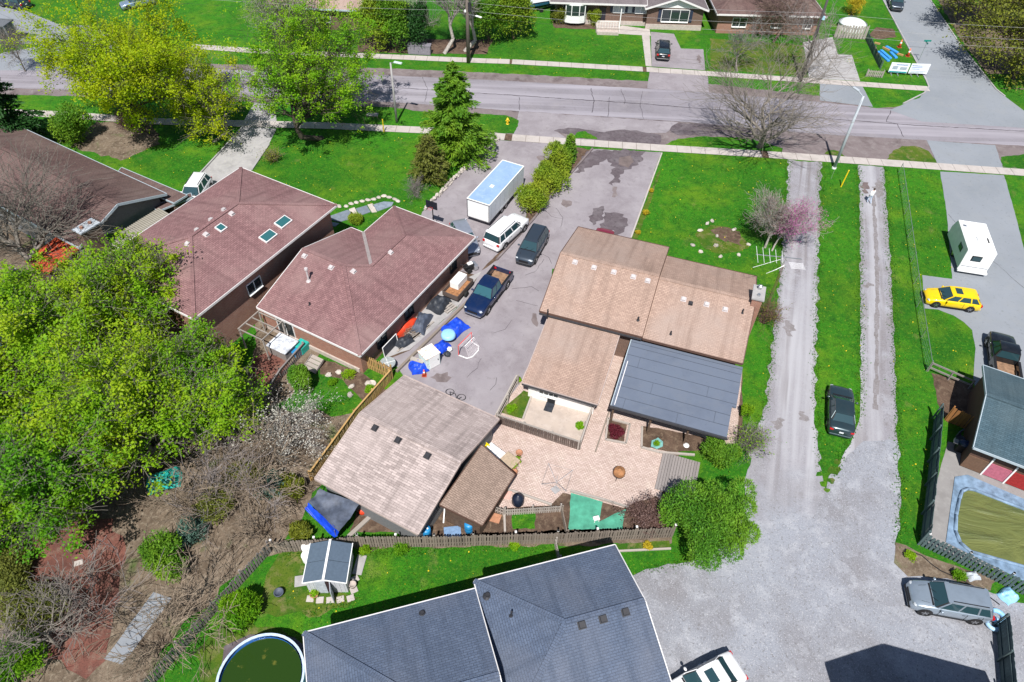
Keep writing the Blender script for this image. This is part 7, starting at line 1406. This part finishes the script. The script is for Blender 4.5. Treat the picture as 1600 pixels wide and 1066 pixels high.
# --- tarp shelter and barrels behind the garage
ts = thing('tarp_shelter', 'shelter covered by a dark tarp with a blue one below at the garage corner', 'shelter', G(515, 815)); 
def tp_(px, py, z): p = G(px, py, z)-ts.location; return (p.x, p.y, z)
def quadcloth(c, seed, n=12, wr=.05):
    rg = random.Random(seed); a, b, c_, d = (Vector(q) for q in c); mb = MB(); V = []; fs = []
    for i in range(n+1):
        for j in range(n+1):
            u, v = i/n, j/n; p = a.lerp(b, u).lerp(d.lerp(c_, u), v); V.append((p.x+rg.uniform(-.02, .02), p.y, p.z+wr*(math.sin(9*u+7*v)+math.sin(13*v-5*u+1))+rg.uniform(-.02, .02)-.25*math.sin(math.pi*u)*math.sin(math.pi*v)))
    for i in range(n):
        for j in range(n): q = i*(n+1)+j; fs.append((q, q+n+1, q+n+2, q+1))
    return mb.add(V, fs)
quadcloth([tp_(482, 785, 1.7), tp_(500, 764, 1.8), tp_(562, 787, 1.9), tp_(530, 832, 1.5)], 1).build('dark_tarp', MATS['tarp_navy'], ts, True); quadcloth([tp_(476, 796, 1.2), tp_(482, 786, 1.62), tp_(530, 830, 1.42), tp_(524, 842, .5)], 2).build('blue_tarp', MATS['tarp_blue'], ts, True)
for x, y in ((484, 806), (528, 846), (562, 800), (500, 780)): p = G(x, y)-ts.location; MB().cone((p.x, p.y, 0), (p.x, p.y, 1.45), .03, .03, 6).build('pole', MATS['galv'], ts)
put(MB().box((0, 0, .1), (.28, 2.6, .14)), 'timber', 'wood_pale', 'pale timber lying beside the tarp shelter', 'timber', G(560, 826), rad(-38)); put(MB().ell((0, 0, .3), (.28, .28, .3), 10, 6, .06), 'gas_can', 'tarp_red', 'small red container under the garage eave', 'container', G(567, 802), 0, True)
def barrel(label, px, py):
    o = thing('barrel', label, 'barrel', G(px, py)); MB().lathe([(0, 0), (.27, 0), (.30, .08), (.30, .30), (.31, .33), (.30, .36), (.30, .6), (.31, .63), (.30, .66), (.30, .86), (.26, .92), (0, .92)], n=18).build('drum', MATS['barrel_blue'], o, True); MB().cone((.1, 0, .92), (.1, 0, .97), .06, .06, 8).build('bung', MATS['white_trim'], o)
barrel('blue plastic barrel at the garage gutter corner', 667, 837); barrel('blue plastic barrel beneath the lean-to gutter', 733, 829)
put(MB().box((0, 0, .03), (1.1, .8, .05)), 'blue_sheet', plain('sheet_steel_blue', (.16, .26, .42), .6), 'steel blue panel lying behind the long picket fence', 'panel', G(707, 832), .15)
put(MB().tube([(0, 0, .05), (.3, .9, .5), (.2, 1.0, .9)], .05), 'downpipe', 'white_trim', 'white bent downpipe beside the blue barrel', 'pipe', G(693, 818), .3); put(MB().tube([(0, 0, .05), (.5, .1, .6), (.6, .1, 1.5)], .05), 'downpipe', 'car_black', 'dark downpipe at the lean-to corner', 'pipe', G(745, 824), .3)
# --- courtyard
put(MB().lathe([(0, 0), (.36, 0), (.42, .15), (.40, .65), (.30, .82), (.12, .92), (.08, .98), (0, .98)], n=18), 'compost_bin', plain('compost_black', (.012, .018, .035), .4), 'black dome compost bin beside the pink slab', 'compost bin', G(809, 786), 0, True)
put(MB().box((0, 0, .04), (.75, .75, .08)), 'stone_slab', 'pink_slab', 'pink square slab beside the black compost bin', 'slab', G(790, 772), rad(-15), bevel=.01); put(MB().box((0, 0, .04), (.7, .65, .08)), 'stone_slab', 'terracotta', 'reddish slab near the white picket fence corner', 'slab', G(774, 810), rad(-15), bevel=.01)
sl_ = thing('plastic_slide', 'yellow plastic slide tucked beside the lean-to roof', 'slide', G(754, 703), rad(-40)); MB().box((0, 0, .55), (.9, .5, .08)).build('bed', MATS['toy_yellow'], sl_, bevel=.03)
for s in (-1, 1): MB().box((0, s*.24, .68), (.95, .06, .22)).build('side', MATS['toy_yellow'], sl_, bevel=.02); MB().box((-.3, s*.2, .27), (.08, .08, .55)).build('leg', MATS['toy_yellow'], sl_)
def cushion_bench():
    o = thing('patio_chest', 'white quilted patio chest next to the lean-to', 'chest', G(774, 712), rad(-40)); MB().box((0, 0, .28), (1.5, .75, .5)).build('body', MATS['galv'], o)
    for k in range(3): MB().box((-.5+.5*k, 0, .57), (.47, .72, .1)).build('cushion', MATS['white_trim'], o, bevel=.04)
    o = thing('patio_table', 'tan square table between the white chest and flower pots', 'table', G(796, 727), rad(-40)); MB().box((0, 0, .62), (1.15, .95, .06)).build('top', plain('table_tan', (.40, .31, .22), .7), o)
    for x in (-.5, .5):
        for y in (-.4, .4): MB().box((x, y, .3), (.06, .06, .6)).build('leg', MATS['galv'], o)
cushion_bench()
for i, (x, y, pl_, l) in enumerate(((811, 711, None, 'empty terracotta pot by the tan table'), (808, 724, 'leaf_mid', 'terracotta pot with a green plant by the tan table'), (801, 733, 'leaf_mid', 'terracotta pot of leaves at the lean-to corner'), (803, 741, None, 'small terracotta pot at the foot of the lean-to post'))): pot(l, x, y, .24, .3, 'terracotta', pl_)
cd_ = thing('rotary_dryer', 'thin metal rotary clothes dryer standing on the paved courtyard', 'clothes dryer', G(868, 766)); MB().box((0, 0, .04), (.5, .5, .08), .7).build('base', MATS['concrete_grey'], cd_); MB().cone((0, 0, 0), (0, 0, 1.7), .025, .025, 6).build('mast', MATS['vent_plastic'], cd_)
for k in range(4): a = k*math.pi/2+.5; MB().cone((0, 0, .95), (1.25*math.cos(a), 1.25*math.sin(a), 1.65), .016, .016, 5).build('arm', MATS['vent_plastic'], cd_)
for k in range(4): a, b = k*math.pi/2+.5, (k+1)*math.pi/2+.5; MB().cone((1.2*math.cos(a), 1.2*math.sin(a), 1.62), (1.2*math.cos(b), 1.2*math.sin(b), 1.62), .007, .007, 4).build('line', wg, cd_)
cm_ = thing('fire_pit', 'rusty domed fire pit on the paved courtyard', 'fire pit', G(966, 745)); MB().lathe([(0, .25), (.30, .25), (.40, .35), (.42, .50)], n=16).build('bowl', MATS['car_black'], cm_, True); MB().lathe([(.42, .5), (.42, .68), (.38, .80), (.22, .90), (.08, .94), (.08, 1.0), (0, 1.0)], n=16).build('lid', MATS['rust'], cm_, True)
for k in range(3): a = k*2.094; MB().bar((.3*math.cos(a), .3*math.sin(a), .3), (.42*math.cos(a), .42*math.sin(a), 0), .04, .04).build('leg', MATS['car_black'], cm_)
# green tarp, edging boards, white crate
o = sheet('ground_tarp', [(892, 770), (942, 784), (936, 815), (978, 795), (972, 826), (888, 828)], .05, 'pavers', .04, .4); o.data.materials[0] = MATS['tarp_green']; del o['kind']; tag(o, 'green ground tarp spread over the bed behind the picket fence', 'tarp')
wc = thing('step_stool', 'small white plastic stool on the green ground tarp', 'stool', G(931, 814)+Vector((0, 0, .05)), .3); MB().box((0, 0, .3), (.4, .3, .05)).build('seat', MATS['white_trim'], wc)
for x in (-.15, .15):
    for y in (-.11, .11): MB().box((x, y, .14), (.05, .05, .28)).build('leg', MATS['white_trim'], wc)
def edging(label, pts, mat='wood_pale', w=.14, h=.14):
    P = [G(*p) for p in pts]; o = thing('timber_edging', label, 'edging', P[0])
    for a, b in zip(P, P[1:]): MB().bar(a-P[0]+Vector((0, 0, h/2+.02)), b-P[0]+Vector((0, 0, h/2+.02)), w, h).build('timber', MATS[mat], o)
edging('timber edging along the top of the green ground tarp', [(891, 768), (944, 782), (982, 794)]); edging('timber edging between the courtyard and the compost corner', [(772, 766), (800, 768), (862, 790)]); edging('timber kerb around the dark red dwarf maple', [(950, 655), (984, 664), (978, 694), (946, 688), (950, 655)]); edging('stone edging of the soil bed before the patio cover', [(1003, 668), (1002, 700), (1030, 708), (1085, 712)]); edging('pale edging between the plants and the enclosed patio', [(832, 616), (817, 656)]); edging('timber edging of the path beside the enclosure fence', [(953, 640), (930, 707)], 'wood_weathered', .1, .08); edging('wooden edging round the vegetable bed end', [(788, 806), (789, 832)]); edging('stone edging along the daffodils by the picket fence end', [(965, 862), (1048, 858)], 'wood_pale', .12, .1)
o = sheet('pond_cover', [(1018, 688), (1028, 684), (1036, 690), (1036, 698), (1026, 702), (1016, 698)], .16, 'pavers', .05, .2); o.data.materials[0] = plain('pond_teal', (.16, .36, .34), .5, 0, .2, 4, .3); del o['kind']; tag(o, 'turquoise oval cover in the soil bed before the patio cover', 'cover')
put(MB().lathe([(0, .12), (.2, .12), (.22, .08), (.2, .02), (0, 0)], n=14), 'birdbath_bowl', 'white_trim', 'white round bowl in the soil bed before the patio cover', 'bowl', G(1072, 697), 0, True)
dk = thing('timber_deck', 'weathered timber deck beside the round bright juniper', 'deck', G(1060, 745), rad(-17.5))
for k in range(14): MB().box((-1.3+.19*k, 0, .12), (.17, 3.2, .04)).build('plank', MATS['wood_grey'], dk)
for y in (-1.3, 0, 1.3): MB().box((-.06, y, .05), (2.6, .1, .1)).build('joist', MATS['wood_dark'], dk)
put(MB().box((0, 0, .02), (.65, .85, .03)), 'doormat', 'tarp_black', 'dark grating mat in front of the white back wall', 'mat', G(858, 637)+Vector((0, 0, .03)), rad(-17.5))
dr = thing('screen_door', 'white door leaf standing over the passage beside the patio cover', 'door', G(975, 560), rad(-17.5)); MB().box((0, .9, 2.25), (.9, 1.3, .08)).build('leaf', MATS['white_trim'], dr, bevel=.01)
for x in (-.4, .4):
    for y in (.3, 1.5): MB().box((x, y, 1.1), (.07, .07, 2.2)).build('post', MATS['white_trim'], dr)
# --- left yard oddments
put(cloth(1.1, .8, .5, 21), 'tarp', 'tarp_teal', 'teal tarp heap beside the tan brush under the green tree', 'tarp', G(257, 752), .4)
os_ = thing('orange_shed', 'low shed with an orange-red roof behind the large leafless tree', 'shed', G(100, 425), rad(-30)); MB().box((0, 0, .9), (2.6, 3.0, 1.8)).build('wall', MATS['dark_wall'], os_)
mb = MB(); mb.add([(-1.5, -1.8, 1.75), (1.5, -1.8, 1.75), (1.5, 1.8, 2.3), (-1.5, 1.8, 2.3), (-1.5, -1.8, 1.68), (1.5, -1.8, 1.68), (1.5, 1.8, 2.23), (-1.5, 1.8, 2.23)], [(0, 1, 2, 3), (7, 6, 5, 4), (0, 4, 5, 1), (1, 5, 6, 2), (2, 6, 7, 3), (3, 7, 4, 0)]); mb.build('roof', plain('roof_orange', (.42, .07, .03), .7, 0, .2, 3), os_)
for k in range(9): MB().bar((-1.5+.37*k, -1.8, 1.78), (-1.5+.37*k, 1.8, 2.33), .05, .04).build('batten', MATS['roof_orange'], os_)
bp_ = thing('blue_pool', 'bright blue pool half hidden under the wide green tree', 'swimming pool', G(-12, 545)); MB().box((0, 0, .4), (3.2, 5.5, .8)).build('wall', MATS['pool_blue'], bp_, bevel=.05); MB().box((0, 0, .82), (3.0, 5.3, .04)).build('cover', plain('cover_blue', (.02, .20, .55), .4, 0, .15), bp_)
put(MB().box((0, 0, .25), (.7, .5, .5)), 'storage_box', 'siding_blue', 'pale lidded box on the ground below the large leafless tree', 'storage box', G(34, 442), .3, bevel=.03)
put(MB().box((0, 0, .02), (.5, .35, .06)), 'stone_slab', 'concrete', 'pale flat stone on the reddish soil', 'slab', G(123, 880), .4)
# --- right yard: covered pool, grill and furniture
cpx = [G(*p) for p in ((1494, 745), (1512, 740), (1600, 783), (1720, 850), (1760, 980), (1600, 905), (1480, 850))]
m_, n_, b_ = _new('pool_cover'); p_ = _pos(n_); wv = _noise(n_, .45, 5, .6, _map(n_, p_, (.5, 1.5, 1), .5), .9); n_.links.new(_mix(n_, (.15, .165, .05), (.085, .105, .035), _ramp(n_, wv, .35, .7)), b_.inputs['Base Color']); b_.inputs['Roughness'].default_value = .35; _bump(n_, b_, wv, .8, .5); MATS['pool_cover'] = m_
cvb = plain('cover_edge', (.17, .25, .35), .45, 0, .25, 2, .6)
pc2 = thing('covered_pool', 'in-ground swimming pool under a silvery cover with an olive centre', 'swimming pool', G(1490, 748))
def lp_(px, py, z): p = G(px, py, z)-pc2.location; return Vector((p.x, p.y, z))
outer = [lp_(1492, 745, .06), lp_(1512, 742, .06), lp_(1740, 840, .06), lp_(1740, 985, .06), lp_(1600, 908, .06), lp_(1478, 847, .06)]
mb = MB(); mb.prism([(p.x, p.y) for p in outer], .02, .07); mb.build('cover_skirt', cvb, pc2)
inner = []
for (x, y) in ((1499, 780), (1503, 768), (1512, 764), (1522, 766), (1600, 796), (1736, 862), (1736, 960), (1600, 886), (1516, 862), (1500, 848), (1493, 830), (1494, 805)): inner.append(lp_(x, y, .08))
mb = MB(); mb.prism([(p.x, p.y) for p in inner], .07, .085); mb.build('cover_centre', m_, pc2)
rimt = MB(); rimt.tube([Vector((p.x, p.y, .10)) for p in inner+inner[:1]], .12, 8); rimt.build('water_bag', cvb, pc2, True)
gr = thing('barbecue_grill', 'black barbecue grill by the orange-brown fence panel', 'grill', G(1500, 705), rad(-27)); MB().box((0, 0, .45), (.9, .5, .75)).build('cart', MATS['car_black'], gr, bevel=.03)
mb = MB(); mb.ell((0, 0, .9), (.5, .32, .25), 12, 6); mb.build('lid', plain('grill_blue', (.015, .03, .07), .25), gr, True); MB().box((.7, 0, .8), (.45, .45, .04)).build('side_shelf', MATS['galv'], gr); MB().box((-.62, 0, .8), (.3, .45, .04)).build('side_shelf', MATS['galv'], gr)
pcH = thing('patio_chair', 'dark folding chair beside the barbecue grill', 'chair', G(1497, 690), rad(30)); MB().box((0, 0, .42), (.55, .5, .05)).build('seat', MATS['tarp_navy'], pcH); MB().box((0, .27, .75), (.55, .05, .6)).build('backrest', MATS['tarp_navy'], pcH)
for x in (-.24, .24):
    for y in (-.2, .22): MB().box((x, y, .2), (.04, .04, .4)).build('leg', MATS['white_trim'], pcH)
for i, (x, y, l) in enumerate(((1556, 965, 'blue inner tube stacked behind the silver SUV'), (1550, 976, 'blue and white inner tube lying by the dark fence'))): put(MB().lathe([(.30, .0), (.46, .06), (.52, .16), (.46, .27), (.34, .28), (.26, .2), (.26, .08), (.30, 0)], n=20), 'inner_tube', 'light_blue' if i == 0 else plain('tube_pale', (.35, .55, .75), .4), l, 'inner tube', G(x, y)+Vector((0, 0, .02)), 0, True)
put(cloth(.55, .45, .35, 31), 'tarp', 'light_blue', 'pale blue plastic sheet below the dark picket fence', 'tarp', G(1574, 932), .5); put(cloth(.4, .3, .25, 32), 'tarp', 'siding_blue', 'white-blue bag among the weeds behind the silver SUV', 'bag', G(1519, 901), .2)
put(MB().tube([G(*p, .04)-G(1424, 862, 0) for p in ((1424, 862), (1440, 868), (1456, 882), (1470, 892), (1500, 905), (1532, 922), (1562, 945))], .035), 'garden_hose', 'car_black', 'black hose along the weeds behind the silver SUV', 'hose', G(1424, 862))
# --- pale shelter at the far-left corner and far pool
fs_ = thing('bus_shelter', 'small dark-roofed shelter by the side street bend', 'shelter', G(8, 64), rad(-4)); MB().box((0, 0, 2.4), (3.4, 2.2, .14)).build('roof', plain('roof_slate', (.12, .13, .14), .7), fs_)
for x in (-1.5, 1.5):
    for y in (-.9, .9): MB().box((x, y, 1.2), (.1, .1, 2.4)).build('post', MATS['galv'], fs_)
MB().box((0, .9, 1.3), (3.0, .04, 1.8)).build('back_panel', MATS['siding_grey'], fs_)
fp_ = thing('round_tent', 'white domed pool cover behind the pale board fence', 'pool', G(1330, 44)); MB().lathe([(1.9, 0), (1.9, .7), (1.5, 1.0), (.8, 1.2), (0, 1.25)], n=24).build('dome', plain('dome_white', (.66, .70, .70), .5), fp_, True); MB().lathe([(1.9, .66), (1.98, .68), (1.98, .76), (1.9, .78)], n=24).build('rim', MATS['galv'], fp_)
# --- grass tufts that break the lawn edges (real blades, uncountable)
leafm('blade', (.05, .20, .008), (.02, .10, .005), (.10, .21, .01), .3); leafm('dandelion', (.75, .60, .02), (.65, .52, .02), None, .2)
def tufts(pxlines, n, seed, w=.35, size=.09):
    rng = np.random.default_rng(seed); P = []
    for a, b in pxlines:
        A, B = np.array(G(*a)), np.array(G(*b)); L = np.linalg.norm(B-A); m = int(L*n); t = rng.random(m)[:, None]; P.append(A+(B-A)*t+np.concatenate([rng.normal(0, w, (m, 2)), rng.uniform(.02, .09, (m, 1))], 1))
    P = np.concatenate(P); D = rng.normal(0, .4, P.shape); D[:, 2] = 1; me = leaves('grass_tufts', P, size, MATS['blade'], rng, .35, .0, D); o = bpy.data.objects.new('grass_tufts', me); COL.objects.link(o); tag(o, 'ragged grass tufts along the lawn and lane edges', 'grass', kind='stuff')
tufts([((1232, 252), (1223, 380)), ((1223, 380), (1213, 480)), ((1213, 480), (1195, 640)), ((1195, 640), (1172, 700)), ((1284, 256), (1279, 400)), ((1279, 400), (1274, 600)), ((1274, 600), (1283, 735)), ((1341, 260), (1344, 400)), ((1344, 400), (1345, 640)), ((1345, 640), (1300, 745)), ((1382, 262), (1391, 400)), ((1391, 400), (1400, 600)), ((1400, 600), (1408, 790)), ((1408, 790), (1400, 850)), ((1110, 868), (1010, 890)), ((480, 960), (560, 935)), ((440, 866), (660, 862)), ((1060, 880), (1150, 840)), ((570, 862), (860, 858))], 55, 5, .22, .08)

def lawn_tufts(polys, dens, seed):
    """clumped blades and dandelions growing through the lawns"""
    rng = np.random.default_rng(seed); A, Dn = [], []
    for poly in polys:
        Q = np.array([tuple(G(*p))[:2] for p in poly]); lo, hi = Q.min(0), Q.max(0); m = int(np.prod(hi-lo)*dens); X = rng.uniform(lo, hi, (m, 2))
        k = np.sin(X[:, 0]*1.7+np.sin(X[:, 1]*.9)*2)+np.sin(X[:, 1]*2.3+X[:, 0]*.6)+rng.normal(0, .9, m); X = X[k > .1]
        ins = np.zeros(len(X), bool); j = len(Q)-1
        for i in range(len(Q)):
            c = ((Q[i, 1] > X[:, 1]) != (Q[j, 1] > X[:, 1])) & (X[:, 0] < (Q[j, 0]-Q[i, 0])*(X[:, 1]-Q[i, 1])/(Q[j, 1]-Q[i, 1]+1e-9)+Q[i, 0]); ins ^= c; j = i
        X = X[ins]; A.append(X); d = X[rng.random(len(X)) < .035]; Dn.append(d+rng.normal(0, .3, d.shape))
    X = np.concatenate(A); P = np.concatenate([X, rng.uniform(.02, .05, (len(X), 1))], 1); D = rng.normal(0, .5, P.shape); D[:, 2] = .8
    o = bpy.data.objects.new('grass_tufts', leaves('grass_tufts', P, .07, MATS['blade'], rng, .4, .2, D)); COL.objects.link(o); tag(o, 'uneven grass clumps over the lawns', 'grass', kind='stuff')
    X = np.concatenate(Dn); P = np.concatenate([X, np.full((len(X), 1), .07)], 1); o = bpy.data.objects.new('dandelions', leaves('dandelions', P, .05, MATS['dandelion'], rng, 1.0, 2.0)); COL.objects.link(o); tag(o, 'yellow dandelions scattered over the lawns', 'dandelions', kind='stuff')
lawn_tufts([[(1040, 240), (1228, 252), (1222, 380), (1190, 430), (1010, 385), (995, 372)], [(1285, 262), (1342, 264), (1344, 640), (1300, 725), (1275, 660)], [(1384, 266), (1466, 272), (1486, 434), (1440, 432), (1444, 560), (1400, 640)], [(1400, 560), (1447, 585), (1458, 650), (1436, 850), (1404, 830)],
    [(430, 205), (770, 215), (655, 330), (520, 322), (400, 262)], [(440, 870), (960, 858), (955, 850), (745, 905), (475, 990), (420, 985)], [(810, 60), (1005, 62), (1008, 100), (770, 93)], [(770, 102), (1012, 114), (1010, 125), (700, 110)], [(1005, 862), (1110, 860), (1060, 882), (1000, 895)], [(1310, 85), (1440, 120), (1446, 134), (1346, 124)], [(1480, 495), (1515, 520), (1518, 590), (1455, 575), (1450, 490)], [(180, 240), (375, 205), (310, 272), (260, 285)], [(520, 590), (590, 640), (540, 660), (500, 650)], [(1200, 500), (1210, 560), (1180, 690), (1165, 650)]], 26, 8)
